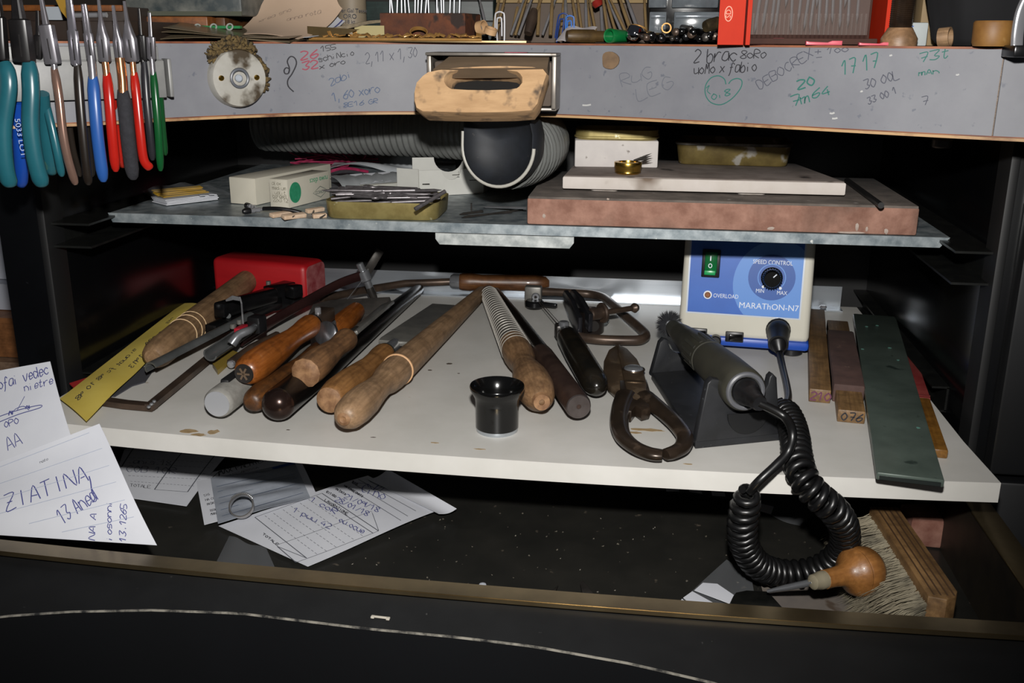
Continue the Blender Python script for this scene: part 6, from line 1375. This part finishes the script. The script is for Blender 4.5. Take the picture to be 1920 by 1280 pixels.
pliers('tool with black-brown slim handle and round steel collar', (128, -12), (143, 122), 18, 12, mat('plier_bright', '#77757c', '#8e8c94', rough=.22, metal=.7, scale=60), (146, 128), [(145, 122), (149, 180), (154, 240), (160, 300), (166, 346)], 18, dkg, [(152, 150), (160, 220), (168, 290), (172, 330)], headblk, shape='flat')
pliers('flat-nose pliers with light blue handle', (157, 8), (172, 114), 16, 11, headst, (174, 136), [(174, 143), (178, 200), (184, 265), (194, 340)], 24, blueg, shape='flat')
pliers('pliers with bright red handle between the blue and the charcoal pair', (185, 0), (197, 116), 21, 5, headst, (199, 130), [(200, 137), (205, 190), (210, 250), (217, 321)], 20, redg, [(206, 150), (214, 220), (224, 290), (230, 312)], redg, shape='taper', neckm=copper)
pliers('pliers with matt charcoal foam handle between two red pairs', (212, 10), (226, 118), 16, 5, headst, (230, 150), [(230, 168), (236, 220), (241, 270), (250, 336)], 27, foam, [(244, 190), (252, 240), (258, 300)], foam, shape='taper', neckm=copper)
pliers('pliers with red handle ending in a hooked tip, right of the charcoal pair', (233, 2), (249, 116), 23, 5, headst, (250, 130), [(251, 136), (257, 190), (263, 250), (270, 300), (284, 316)], 18, redg, shape='taper', neckm=copper)
pliers('pliers with slim dark grey handle next to the green pair', (260, 16), (268, 114), 16, 5, headblk, (269, 120), [(270, 116), (274, 180), (280, 240), (286, 300)], 15, mat('slate_grip', '#1c1c20', '#26262a', rough=.35, scale=30), shape='flat', dy=.003)
pliers('small pliers with dark green handle at the right end of the rack', (280, 24), (285, 112), 15, 6, headst, (286, 124), [(287, 134), (292, 190), (297, 250), (301, 320)], 15, greeng, [(300, 180), (305, 240), (310, 290)], greeng, shape='flat')
# print on the blue handle
prt('lettering', '5033 LOT', .0048, Matrix.Translation(RP(38, 258, -.001)) @ Matrix.Rotation(math.radians(82), 4, 'X') @ Matrix.Rotation(math.radians(-82), 4, 'Z'), mat('grip_print', '#9aa8c4', rough=.6), t, sx=1.1)

# ================================================================ ON THE WORKTOP
def yE(px): return AP(px, 85).y
def TP(px, dy): y = yE(px)+dy; p = PY(px, 80, y); return V((p.x, y, ZT))
def topbox(nm, lab, cat, m, px0, px1, py0, dy, depth, bev=.0008, z0=ZT, py1=None):
    y = yE((px0+px1)/2)+dy; a, b = PY(px0, py0, y), PY(px1, py0, y); zt_ = a.z
    if py1 is not None: z0 = max(ZT, PY(px0, py1, y).z)
    o = box(nm, m, None, a.x, b.x, y, y+depth, z0, zt_, bev); return tag(o, lab, cat), a.x, b.x, y, zt_, z0
# left: wooden box with dark patterned book on it, dark clutter behind the pliers
orw = wood('box_orange', '#5e3414', '#7e4a20', rough=.45, axis='x', scale=30)
wb_ = thing('wooden_box', 'orange-brown wooden box at the back left of the worktop under a patterned tin', 'box', TP(340, .09))
y = yE(330)+.08; a, b = PY(120, 30, y), PY(388, 30, y); c = PY(450, 34, y+.04)
box('front', orw, wb_, a.x, b.x, y, y+.07, ZT, a.z, .001); box('end_block', wood('box_end', '#4a2a12', '#5e3818', axis='x', scale=30), wb_, b.x+.0005, c.x, y+.012, y+.07, ZT, c.z, .001)
tb = thing('patterned_tin', 'dark green-grey patterned tin box lying on the orange wooden box', 'tin', TP(340, .09))
box('tin_body', mat('mottled_tin', '#2c3436', '#6a6a64', rough=.5, scale=28, lo=.4, hi=.6, c3='#8a887e', s3=40, t3=.6), tb, PY(228, 0, y).x, PY(448, 0, y).x, y+.004, y+.08, a.z+.0005, a.z+.06, .002)
tb_ = obox('tin_strip', mat('tin_strip', '#44463a', rough=.5), tb, Matrix.Translation((PY(340, 27, y).x, y+.003, a.z+.002)), PY(448, 0, y).x-PY(228, 0, y).x, .001, .003)
dk = mat('dark_drawer_brown', '#1e1612', '#2c211a', rough=.5, scale=20)
o, *_ = topbox('dark_chest', 'dark brown chest behind the pliers at the far left of the worktop', 'chest', dk, -80, 235, 38, .06, .10)
o, x0_, x1_, yy, zt_, _z = topbox('tool_tray', 'dark shelf tray with orange wooden edge behind the plier tips', 'tray', dk, -80, 232, 12, .11, .06)
e_ = box('wood_edge', orw, o, x0_, x1_, yy-.003, yy, zt_-.003, zt_+.001, .0005)
y = yE(110)+.055; q = PY(100, 25, y); o = part('white_tag', bm_prism([(-.006, -.004), (.006, -.004), (.0045, .004), (-.007, .004)], .001), mat('tag_white', '#8a9096', rough=.6), None, fr(q, (1, 0, 0), (0, -1, 0))); tag(o, 'small white tag behind the copper-handled pliers', 'tag')
q = PY(112, 12, y-.004); o = part('yellow_card', bm_prism([(-.005, .012), (.004, .012), (.009, -.008), (.007, -.011), (.001, -.003)], .0008), mat('yellow_card', '#8a6a1e', rough=.6), None, fr(q, (1, 0, 0), (0, -1, 0))); tag(o, 'curved yellow card strip above the plier rack', 'card')
q0, q1 = PY(140, 29, y-.002), PY(200, 28, y-.002); o = cyl('steel_rod', chrome, None, q0, q1, .0016, seg=12); tag(o, 'short bright steel rod lying behind the blue-handled pliers', 'rod')
# plastic folder with green edge
y = yE(430)+.022
fo = thing('plastic_folder', 'bent clear plastic folder with green spine on the worktop edge', 'folder', V((PY(420, 80, y).x, y, ZT)))
fold_m = mat('folder_film', '#6e6250', '#8a7c64', rough=.25, alpha=.8, scale=30, st=(.3, 1, 1))
for k, (e0, e1) in enumerate(((.001, .0095), (.0045, .011), (.0075, .0135))):
    sheet('film', fold_m, fo, [V((PY(300, 80, y).x, y-.004+.003*k, ZT+e0)), V((PY(545, 80, y).x, y-.002, ZT+.0005+.001*k)), V((PY(540, 80, y).x, y+.05, ZT+.004+.001*k)), V((PY(298, 80, y).x, y+.05, ZT+e1))], lambda u, v: .0015*math.sin(4*u+k), 14, 6)
g0, g1 = PY(302, 53, y+.03), PY(452, 51, y+.03); sweep('green_spine', mat('green_spine', '#1e6a3a', rough=.4), fo, [g0, g0.lerp(g1, .5)+V((0, 0, .0004)), g1], rect(.004, .0018), (0, 0, 1))
for i in range(5):
    q = g0.lerp(g1, .08+.2*i)+V((0, -.003, .0003)); part('eyelet', bm_torus(.0022, .0006, 14, 6), mat('eyelet', '#8a8e88', rough=.4), fo, fr(q, (1, 0, 0), (0, -1, .4)))
# beige paper sheet bending up with white sheets behind
y = yE(540)+.014
beige = mat('beige_paper', '#b89f88', '#c2a992', rough=.75, scale=14)
def cpaper(nm, lab, m, px_bl, px_br, px_tr, px_tl, dy0, dy1, bul):
    c = [PY(*px_bl, y+dy0), PY(*px_br, y+dy0), PY(*px_tr, y+dy1), PY(*px_tl, y+dy1)]; c[0].z = max(c[0].z, ZT+.0012); c[1].z = max(c[1].z, ZT+.0012)
    o, f, W, H_ = sheet(nm, m, None, c, bul, 16, 16); tag(o, lab, 'paper'); return o, f, W, H_, c
o, f, W, H_, c = cpaper('beige_sheet', 'large beige paper with faint handwriting curling up from the worktop edge', beige, (405, 72), (560, 78), (668, -30), (510, -30), .0, .07, lambda u, v: -.010*math.sin(math.pi*v)+.004*math.sin(3*u))
uv = on(o, f, c, W, H_)
tn = mat('faint_brown_ink', '#7a6a60', rough=.7); write('xrea sno', o, f, uv, (480, 24), (545, 8), 6, .8, tn); write('anna rota', o, f, uv, (535, 26), (600, 9), 6, .8, tn)
o, f, W, H_, c = cpaper('white_sheet', 'white sheet with blue edge line behind the curling beige paper', paper_w, (480, 76), (582, 70), (690, -40), (560, -40), .006, .085, lambda u, v: -.012*math.sin(math.pi*v))
ink('blue_edge', [[(W*.95, H_*t/12) for t in range(2, 12)]], f, .0012, pen_blue, o)
# can with print
p = TP(662, .055); can = thing('paper_can', 'tan cardboard can with black lettering behind the gold tray', 'can', p); r = mm(27, p)
part('body', bm_lathe([(0, 0), (0, r), (.075, r), (.076, r*.97), (.076, 0)], 32), mat('can_tan', '#6e6252', '#7e725e', rough=.6, scale=30), can, Matrix.Translation(p))
for s, pyy, sz in (('er Gal Tesse', 20, 7.), ('ORO', 31, 8.5), ('18 kt', 41, 7.)): q = PY(656 if s != 'er Gal Tesse' else 664, pyy, p.y-r-.0006); prt('lettering', s, sz*mm(1, q)*1.4, fr(q, (1, 0, 0), (0, -1, 0)), print_k, can)
# dark green crate
o, x0_, x1_, yy, zt_, _z = topbox('green_crate', 'dark green painted wooden crate at the back behind the pin block', 'crate', wood('green_crate', '#14201e', '#20302c', axis='x', scale=30), 640, 925, -30, .11, .05)
for k in (.35, .7): box('plank_gap', dk_hole, o, x0_, x1_, yy-.0004, yy+.001, ZT+(zt_-ZT)*k, ZT+(zt_-ZT)*k+.0012)
# gold tray with gold chips
y = yE(740)-.002; a, b = PY(575, 52, y), PY(905, 78, y)
gtr = thing('gold_tray', 'flat brass tray with gold clippings along the worktop edge', 'tray', V(((a.x+b.x)/2, y, ZT)))
gold = mat('polished_gold', '#b8884a', '#cc9e60', rough=.22, metal=.55, scale=80); brn = mat('bronze_plate', '#5a4a30', '#6e5c3c', rough=.3, metal=.7, scale=40)
prism('plate', brn, gtr, Matrix.Translation((0, 0, ZT+.0002)), [(a.x, y-.001), (a.x+.15*(b.x-a.x), y-.004), (b.x, y-.004), (b.x+.03, y+.001), (b.x+.03, y+.03), (a.x, y+.04)], .0012)
part('end_wall', bm_prism([(0, 0), (.12*(b.x-a.x), 0), (.30*(b.x-a.x), .0075), (.0, .0095)], .001), brn, gtr, fr((a.x, y+.002, ZT+.001), (1, .03, 0), (0, -1, 0)))
sweep('rim_wire', gold, gtr, [V((a.x+.002, y-.001, ZT+.002)), V((a.x+.15*(b.x-a.x), y-.004, ZT+.002)), V((b.x, y-.004, ZT+.002))], circ(.0011, 8))
rr = random.Random(31)
for i in range(46):
    u = (i+rr.random())/46; q = V((a.x+(b.x-a.x)*(.10+.88*u), y+rr.uniform(.0, .012), ZT+.0035+.0015*rr.random()))
    o = obox('gold_clipping', gold, None, fr(q, (rr.uniform(-1, 1), rr.uniform(-1, 1), rr.uniform(-.4, .4)), (rr.uniform(-.5, .5), rr.uniform(-.8, .1), 1)), rr.uniform(.003, .007), rr.uniform(.002, .004), .0008, .0002); tag(o, 'shiny gold clipping lying in the brass tray', 'clipping', 'gold clippings in the tray')
def hoop(nm, lab, px, py, rad_px, tilt, m=gold, w=.002):
    y = yE(px)+.012; q = PY(px, py, y); R_ = mm(rad_px, q); z = lambda l, k: None
    o = part(nm, bm_loops([[(rr_*math.cos(2*math.pi*i/32), rr_*math.sin(2*math.pi*i/32), zz_) for i in range(32)] for rr_, zz_ in ((R_, -w), (R_, w), (R_-.0008, w), (R_-.0008, -w), (R_, -w))], False, False), m, None, frz(q, q+V(tilt))); return tag(o, lab, 'ring')
hoop('gold_hoop', 'thin gold hoop lying tilted before the rusty pin block', 785, 62, 17, (.15, -.6, .9), w=.0012)
shav = mat('wood_shaving', '#a8845e', '#bc9870', rough=.6, scale=60)
hoop('shaving_curl', 'pale curled wood shaving standing on the worktop left of the white paper clip', 903, 52, 13, (.9, -.45, .2), shav, .0025); hoop('shaving_curl', 'pale curled wood shaving lying flat below the white paper clip', 920, 58, 12, (.3, -.2, .9), shav, .002)
# long pale spatula
q0, q1 = PY(612, 58, yE(700)+.02), PY(770, 34, yE(700)+.05); o = sweep('wooden_spatula', wood('spatula_wood', '#6a5c44', '#7e6e52', axis='x'), None, [q0, q0.lerp(q1, .5)+V((0, 0, .0015)), q1], rect(.006, .0022), (0, 0, 1), [1.2, 1.0, .3]); tag(o, 'pale wooden spatula slanting up behind the gold tray', 'spatula')
q = PY(690, 58, yE(700)+.03); o = box('paper_label', mat('label_cream', '#a09468', rough=.7), None, q.x-.010, q.x+.012, yE(700)+.03, yE(700)+.031, ZT, PY(690, 48, yE(700)+.03).z); tag(o, 'small cream paper label standing behind the gold tray', 'label')
# rusty block with pins
rust = mat('rusty_wood', '#3e1e0e', '#5e3014', rough=.8, scale=70, bump=.4, c3='#22120a', s3=60, t3=.58)
y = yE(800)+.028; a, b, c = PY(712, 24, y), PY(872, 21, y), PY(900, 26, y+.03)
pb = thing('pin_block', 'rusty brown wooden block bristling with upright steel pins', 'block', V(((a.x+b.x)/2, y, ZT)))
bm = bm_prism([(a.x, y), (b.x, y), (c.x, y+.032), (a.x+.006, y+.032)], a.z-ZT, .0008); bm, M_ = centered(bm); part('block', bm, rust, pb, Matrix.Translation((0, 0, ZT)) @ M_)
pinm = mat('pin_steel', '#5e6064', '#74767a', rough=.35, metal=.4, scale=60)
rr = random.Random(12); pme = None
for i, px in enumerate((731, 737, 744, 753, 760, 768, 778, 783, 789, 797, 804, 819, 822, 828, 832, 843, 851, 861)):
    q = PY(px, 23, y+.006+.010*rr.random()); q.z = a.z-.002; tl_ = q+V((rr.uniform(-.25, .25)*.02, rr.uniform(-.002, .002), .05)); o = part('steel_pin', bm_lathe([(0, 0), (0, .0007), (.048, .00085), (.05, 0)], 7), pinm, None, frz(q, tl_)); tag(o, ORD[i]+' slim steel pin from the left, stuck upright in the rusty block', 'pin', 'pins in the rusty block')
# bur stand: brown holder with fanned mandrels
o, x0_, x1_, yy, zt_, _z = topbox('bur_board', 'grey-brown board behind the fan of mandrels at the back', 'board', mat('board_taupe', '#4a4038', '#584c42', rough=.8, scale=20), 930, 1213, 6, .085, .012); bx0 = yy
box('upper_board', mat('board_tan', '#6e5a36', '#7e683e', rough=.7), o, x0_, x1_, yy+.002, yy+.010, zt_+.0004, zt_+.05)
brs = mat('mandrel_brassy', '#7a6444', '#967e58', rough=.32, metal=.4, scale=60); mst = mat('mandrel_grey', '#6e6c6a', '#86848a', rough=.3, metal=.4, scale=60)
rr = random.Random(6)
fan = [(915, 50, 897, -10), (922, 58, 938, -12), (958, 62, 985, -8), (960, 62, 975, -8), (966, 62, 990, -10), (972, 55, 1002, -15), (990, 62, 1018, -10), (1008, 60, 1012, -10), (1017, 64, 1045, -10), (1052, 60, 1058, -10), (1062, 58, 1060, -10), (1085, 60, 1072, -8), (1092, 56, 1082, -8), (1100, 58, 1098, -8), (1108, 58, 1098, -10), (1118, 58, 1104, -8), (1130, 62, 1126, -8), (1140, 60, 1130, -8), (1156, 52, 1135, -8), (1168, 56, 1138, -6), (1176, 46, 1142, -6), (1186, 46, 1160, -8), (1200, 48, 1172, -10), (1212, 62, 1208, -8), (930, 60, 948, -8), (1032, 62, 1036, -8)]
for i, (x, y0_, x2, y2) in enumerate(sorted(fan)):
    yb2 = yE(x)+.05+.02*rr.random(); A = PY(x, 66, yb2); A.z = max(ZT+.001, A.z); B = PY(x2, y2, yb2+.01); d = B-A; L = d.length+.012; r = rr.choice((.0011, .0012, .0014))
    o = part('mandrel', bm_lathe([(0, 0), (0, r), (L*.55, r), (L*.57, r*.75), (L*.85, r*.75), (L*.87, r*1.9), (L, r*1.7), (L, 0)], 9), brs if i % 3 else mst, None, frz(A, B)); tag(o, ORD[i]+' thin mandrel from the left at its foot, in the fan before the taupe board', 'mandrel', 'mandrels in the fan')
o = rod('dark_punch', rsteel, None, PY(990, 66, yE(990)+.04)+V((0, 0, .001)), PY(1002, 18, yE(990)+.05), [(0, 0), (0, .003), (.6, .004), (1, .0025), (1, 0)], 12); tag(o, 'thick dark punch leaning among the mandrels right of the white clip', 'punch')
def clip(px, py, h, m, lab, lean=0):
    yy = yE(px)+.02; q = PY(px, py, yy); H_ = mm(h, q); w = H_*.16
    P_ = [(-w, .15), (-w, .85), (-w*.6, .97), (0, 1.0), (w*.6, .97), (w, .85), (w, .0), (w*.6, -.04), (.1*w, .0), (-.55*w, .06), (-.6*w, .72), (-.2*w, .80), (.35*w, .76), (.45*w, .2)]
    pts = [V((x+lean*z*H_, (.0004 if i > 8 else 0), z*H_)) for i, (x, z) in enumerate(P_)]
    o = tube('paper_clip', m, None, [p + V((q.x, yy, ZT+.0005)) for p in crom(pts, 4)], .00055, 7); return tag(o, lab, 'paper clip')
clip(937, 66, 54, mat('clip_white', '#b8b8bc', rough=.35), 'white paper clip standing upright before the mandrels')
clip(1068, 62, 48, mat('clip_blue', '#2f62a8', rough=.35), 'light blue paper clip standing before the mandrels')
clip(1048, 62, 52, mat('clip_navy', '#16306a', rough=.35), 'dark blue paper clip leaning behind the folded note', .15)
o = rod('red_bead', mat('red_bead', '#7a1e16', rough=.4), None, PY(1117, 0, yE(1117)+.06), PY(1123, 12, yE(1117)+.06), [(0, 0), (0, .003), (.5, .0042), (1, .003), (1, 0)], 12); tag(o, 'small red plastic head on a mandrel in the fan', 'bead')
# folded white note, dark stub, green cap, steel ball
y = yE(1080)+.004; o, f, W, H_ = sheet('folded_note', mat('note_pinkish', '#a29c9c', rough=.8), None, [V((PY(1042, 75, y).x, y, ZT+.0012)), V((PY(1098, 75, y).x, y, ZT+.0012)), PY(1120, 52, y+.02), PY(1064, 50, y+.02)], lambda u, v: .0008*math.sin(9*u)); tag(o, 'folded pinkish white paper on the worktop edge beside the dark stub', 'paper')
q = PY(1085, 62, yE(1085)+.001); q.z = ZT+.0048; o = rod('wooden_stub', wood('stub_brown', '#3a2a16', '#54401f'), None, q-V((.008, 0, 0)), q+V((.024, .012, -.0005)), [(0, 0), (0, .0036), (.1, .0044), (.55, .0046), (.6, .0038), (1, .0038), (1, 0)], 16); tag(o, 'dark brown wooden stub lying left of the green cap', 'stub')
q = PY(1142, 59, yE(1142)-.003); r = mm(13.5, q); q.z = ZT+r+.0003; gc = thing('bottle_top', 'hollow green plastic bottle top lying on the worktop edge', 'bottle top', (q.x, q.y, ZT))
part('cap', bm_lathe([(.004, 0), (.004, r*.72), (0, r*.78), (-.0004, r*.92), (.0008, r), (.006, r*.92), (.018, r*.85), (.0185, r*.8), (.0185, 0)], 32), mat('green_plastic', '#0c5e2e', '#0f6a36', rough=.3, scale=30), gc, frz(q, q+V((.62, .75, -.02))))
q = PY(1190, 56, yE(1190)+.004); r = mm(17, q); q.z = ZT+r+.0003; db = thing('steel_ball_punch', 'shiny round steel bell with gold rim leaning right of the green cap', 'punch', (q.x, q.y, ZT))
part('bell', bm_lathe([(-r*.95, 0), (-r*.8, r*.6), (-r*.4, r*.92), (0, r), (r*.5, r*.98), (r*.7, r*.85), (r*.7, 0)], 32), mat('mirror_chrome', '#d0d0d4', rough=.06, metal=1.), db, frz(q, q+V((.25, .3, .9)))); part('gold_rim', bm_torus(r*.86, r*.1, 30, 8), gold, db, frz(q+V((.25, .3, .9)).normalized()*0+V((.0025, .003, r*.62)), q+V((.25, .3, .9))+V((.0025, .003, r*.62))))
# clear drawers cabinet
y = yE(1280)+.055; a, b = PY(1215, 70, y), PY(1348, 70, y)
dc = thing('drawer_cabinet', 'small black parts cabinet with glossy clear drawers behind the black tool heap', 'cabinet', V(((a.x+b.x)/2, y, ZT)))
box('frame', black_gl, dc, a.x, b.x+.01, y, y+.06, ZT, ZT+.055, .001)
clrd = mat('drawer_clear', '#4a4e52', '#5e6468', rough=.12, scale=60, coat=.4)
for px0, px1, py0, py1 in ((1218, 1248, 22, 68), (1264, 1346, 22, 68), (1218, 1250, -40, 15), (1262, 1346, -40, 15)):
    A, B = PY(px0, py0, y-.002), PY(px1, py1, y-.002); d_ = box('drawer', clrd, dc, A.x, B.x, y-.004, y+.02, max(ZT+.001, B.z), A.z, .0008); box('lip', mat('drawer_lip', '#6e747a', rough=.15, metal=.3), d_, A.x+.001, B.x-.001, y-.0055, y-.004, A.z-.004, A.z-.002, .0003)
# heap of dark tools: burs seen end on
rr = random.Random(17); y = yE(1290)-.002
for i in range(30):
    px = 1212+rr.random()*150; hgt = .0024+rr.random()*.0075*(1-abs(px-1300)/120); q = PY(px, 70, y+rr.uniform(-.002, .012)); q.z = ZT+hgt; r = rr.uniform(.0016, .0028)
    o = part('dark_punch', bm_lathe([(0, 0), (.0006, r*.6), (.001, r*.9), (.002, r), (.03, r*.95), (.03, 0)], 10), (dsteel, black_gl, blk, rsteel)[i % 4], None, frz(q, q+V((rr.uniform(-.35, .35), 1, rr.uniform(-.02, .06))))); tag(o, 'small dark steel punch in the heap left of the orange rack', 'punch', 'heap of dark punches')
hoop('gold_ring', 'plain gold ring standing on the heap of dark punches', 1249, 53, 9.5, (.1, -1, .1), gold, .0018)
o = rod('dark_ferrule', mat('ferrule_bronze', '#3a342a', '#6a5c40', rough=.25, metal=.7, scale=100), None, PY(1322, 50, yE(1322)+.002), PY(1352, 42, yE(1322)+.008), [(0, 0), (0, .0034), (.2, .0042), (.8, .0042), (1, .003), (1, 0)], 18); tag(o, 'thick bronze ferrule on top of the punches beside the orange rack', 'ferrule')
# orange rack with clear front and drill bits
y = yE(1500)+.002; orr = mat('orange_plastic', '#a82206', '#b42a0a', rough=.6, scale=20, spec=.15)
orr_t = mat('orange_clear', '#c8341a', rough=.15, alpha=.85)
dr = thing('drill_rack', 'orange plastic drill stand with clear ribbed front full of drill bits', 'rack', V((PY(1500, 80, y).x, y+.015, ZT)))
xa, xb = PY(1398, 78, y).x, PY(1648, 80, y).x
def side(x, w): 
    prism('side', orr, dr, fr((x, y, ZT), (0, 1, 0), (1, 0, 0)), [(0, 0), (.045, 0), (.045, .06), (.010, .06), (.006, .045), (0, .024)], w)
side(xa, .0025); side(xb+.0025, .0025)
A = PY(1347, 40, y+.004); prism('logo_panel', orr, dr, fr((PY(1345, 78, y+.006).x, y+.006, ZT), (1, 0, 0), (0, -1, 0)), [(0, 0), (xa-PY(1345, 78, y+.006).x-.001, 0), (xa-PY(1345, 78, y+.006).x-.001, .03), (0, .03)], .002)
Lc = PY(1366, 26, y+.005); paleo = mat('pale_orange_print', '#c8846a', rough=.5)
Ml = fr((Lc.x, y+.0037, Lc.z), (1, 0, 0), (0, -1, 0)); ink('logo_ring', [[(.0022*math.cos(t), .0042*math.sin(t)) for t in np.linspace(0, 6.3, 24)]], planemap(Ml), .0005, paleo, dr, False); prt('logo_letters', 'SD', .0042, Ml @ Matrix.Rotation(math.pi/2, 4, 'Z') @ Matrix.Translation((0, 0, .0002)), paleo, dr)
rbk = mat('rack_back_brown', '#3a2824', '#46322c', rough=.9, scale=20, spec=.1)
box('tray_floor', rbk, dr, xa+.0026, xb-.0001, y+.004, y+.04, ZT+.0005, ZT+.004, .0005)
box('back_plate', mat('rack_back_brown', '#3a2824', '#46322c', rough=.9, scale=20, spec=.1), dr, xa+.0026, xb, y+.03, y+.032, ZT+.004, ZT+.058)
box('clear_front', mat('clear_rib', '#8a7e78', rough=.12, alpha=.14, spec=.6), dr, xa+.0026, xb-.006, y+.006, y+.0075, ZT+.006, ZT+.058)
for i in range(26):
    x = xa+.004+(xb-xa-.012)*i/25; box('clear_rib', mat('clear_rib', '#b4a8a0'), dr, x-.0004, x+.0004, y+.0035, y+.0058, ZT+.006, ZT+.018)
rr = random.Random(9)
for i, px in enumerate((1401, 1416, 1430, 1446, 1454, 1470, 1484, 1496, 1508, 1519, 1528, 1535, 1548, 1560, 1575, 1580, 1590, 1606)):
    q = PY(px, 46, y+.015); q.z = ZT+(.006+.008*rr.random() if i % 5 else .022); o = part('drill_bit', bm_lathe([(0, 0), (.004, .0009), (.05, .001), (.05, 0)], 8), pinm, None, frz(q, q+V((rr.uniform(-.06, .1), rr.uniform(-.05, .05), 1)))); tag(o, ORD[i]+' steel drill bit from the left in the orange drill stand', 'drill bit', 'bits in the orange stand')
# pink wax strips
wax = mat('pink_wax', '#b84a58', '#c45a66', rough=.4, scale=60)
def waxs(lab, px0, px1, hpx):
    y_ = yE((px0+px1)/2)-.001; a, b = PY(px0, 78, y_), PY(px1, 78, y_); L = b.x-a.x; h = mm(hpx, a)
    o = part('wax_strip', bm_prism([(0, 0), (L, 0), (L, h), (L*.72, h), (L*.6, h*.6), (L*.1, h*.75), (0, h*.9)], .005, .0003), wax, None, fr((a.x, y_+.0055, ZT+.0002), (1, (b.y-a.y)/L if L else 0, 0), (0, -1, 0))); tag(o, lab, 'wax')
waxs('pink wax strip with stepped end before the orange stand', 1400, 1470, 12); waxs('crumbly low pink wax strip before the middle of the orange stand', 1512, 1580, 8); waxs('small pink wax crumb strip at the right foot of the orange stand', 1612, 1675, 6)
# thread spool
p = TP(1685, .012); ts = thing('thread_spool', 'wooden spool wound with dark glossy thread', 'spool', p); r = mm(33, p)
part('base', bm_lathe([(0, 0), (0, r*.98), (.004, r), (.0065, r*.86), (.010, r*.66), (.010, 0)], 32), wood('spool_wood', '#7a5c40', '#8e6e50', axis='x'), ts, Matrix.Translation(p))
pr = [(.0095, 0)]
for i in range(40): z = .0095+.0011*i; pr += [(z, r*.60), (z+.00055, r*.635)]
pr += [(.0095+.044, 0)]; part('thread', bm_lathe(pr, 28), mat('dark_thread', '#1a120c', '#2a1e14', rough=.3, scale=100, coat=.3), ts, Matrix.Translation(p), smooth=0)
# small cardboard boxes at the right
o, x0_, x1_, yy, zt_, _z = topbox('matchbox', 'small white and tan carton with blue mark behind the spool', 'box', mat('carton_pale', '#8a9090', '#9aa0a0', rough=.7), 1698, 1742, 42, .03, .03); prism('blue_mark', mat('blue_mark', '#1f4a9a', rough=.6), o, fr((x0_+.001, yy-.0001, zt_-.005), (1, 0, 0), (0, -1, 0)), [(0, 0), (.004, .003), (0, .004)], .0002)
topbox('grey_jar', 'dim grey-brown jar body at the back right of the worktop', 'jar', mat('jar_brown', '#33291f', '#40342a', rough=.5), 1700, 1735, -20, .08, .03, .006); topbox('tan_carton', 'tan and white carton at the back right beside the dark cloth', 'box', mat('carton_tan', '#6e5c40', '#7e6a4a', rough=.7), 1732, 1775, -10, .06, .03)
hoop('wood_ring', 'thin tan wooden hoop leaning against the dark cloth at the right', 1772, 70, 18, (.8, -.5, .1), w_tan, .003)
# dark cloth / bag
y = yE(1840)+.03; bm = bm_lathe([(0, 0), (0, .040), (.004, .046), (.02, .052), (.045, .062), (.075, .07), (.075, 0)], 40)
rr = random.Random(3)
for v in bm.verts:
    a_ = math.atan2(v.co.y, v.co.x); k = 1+.06*math.sin(5*a_)+.03*math.sin(11*a_+v.co.z*60); v.co.x *= k*.62; v.co.y *= k*.5
q = PY(1822, 80, y); o = part('dark_pouch', bm, mat('black_cloth', '#040407', '#07070b', rough=.9, scale=60), None, Matrix.Translation((q.x+.012, y+.012, ZT+.0003)), smooth=80); tag(o, 'black cloth pouch standing at the right end of the worktop', 'pouch')
q = PY(1876, 60, yE(1876)-.012); r = mm(36, q); o = part('cork_plug', bm_lathe([(0, 0), (0, r*.92), (.002, r), (.012, r*1.02), (.013, r*.95), (.013, 0)], 28), mat('cork_amber', '#6e4a22', '#86602e', rough=.55, scale=60, c3='#a08050', s3=60, t3=.66), None, Matrix.Translation((q.x, q.y+.012, ZT+.0003))); tag(o, 'squat amber wooden disc in front of the black pouch', 'disc')
# clamp at the right edge of the frame
xq = PY(1915, 60, yE(1915)-.02); cl = thing('steel_clamp', 'bright steel clamp with black jaw at the right edge of the worktop', 'clamp', (xq.x, xq.y, ZT))
obox('jaw', blk, cl, Matrix.Translation(PY(1912, 96, yE(1912)-.012)), .012, .02, .006, .001)
sweep('arm', chrome, cl, crom([PY(1906, 92, yE(1912)-.014), PY(1908, 60, yE(1912)-.014), PY(1916, 20, yE(1912)-.014), PY(1935, -20, yE(1912)-.014)], 6), rect(.006, .003, .0008), (0, -1, 0))
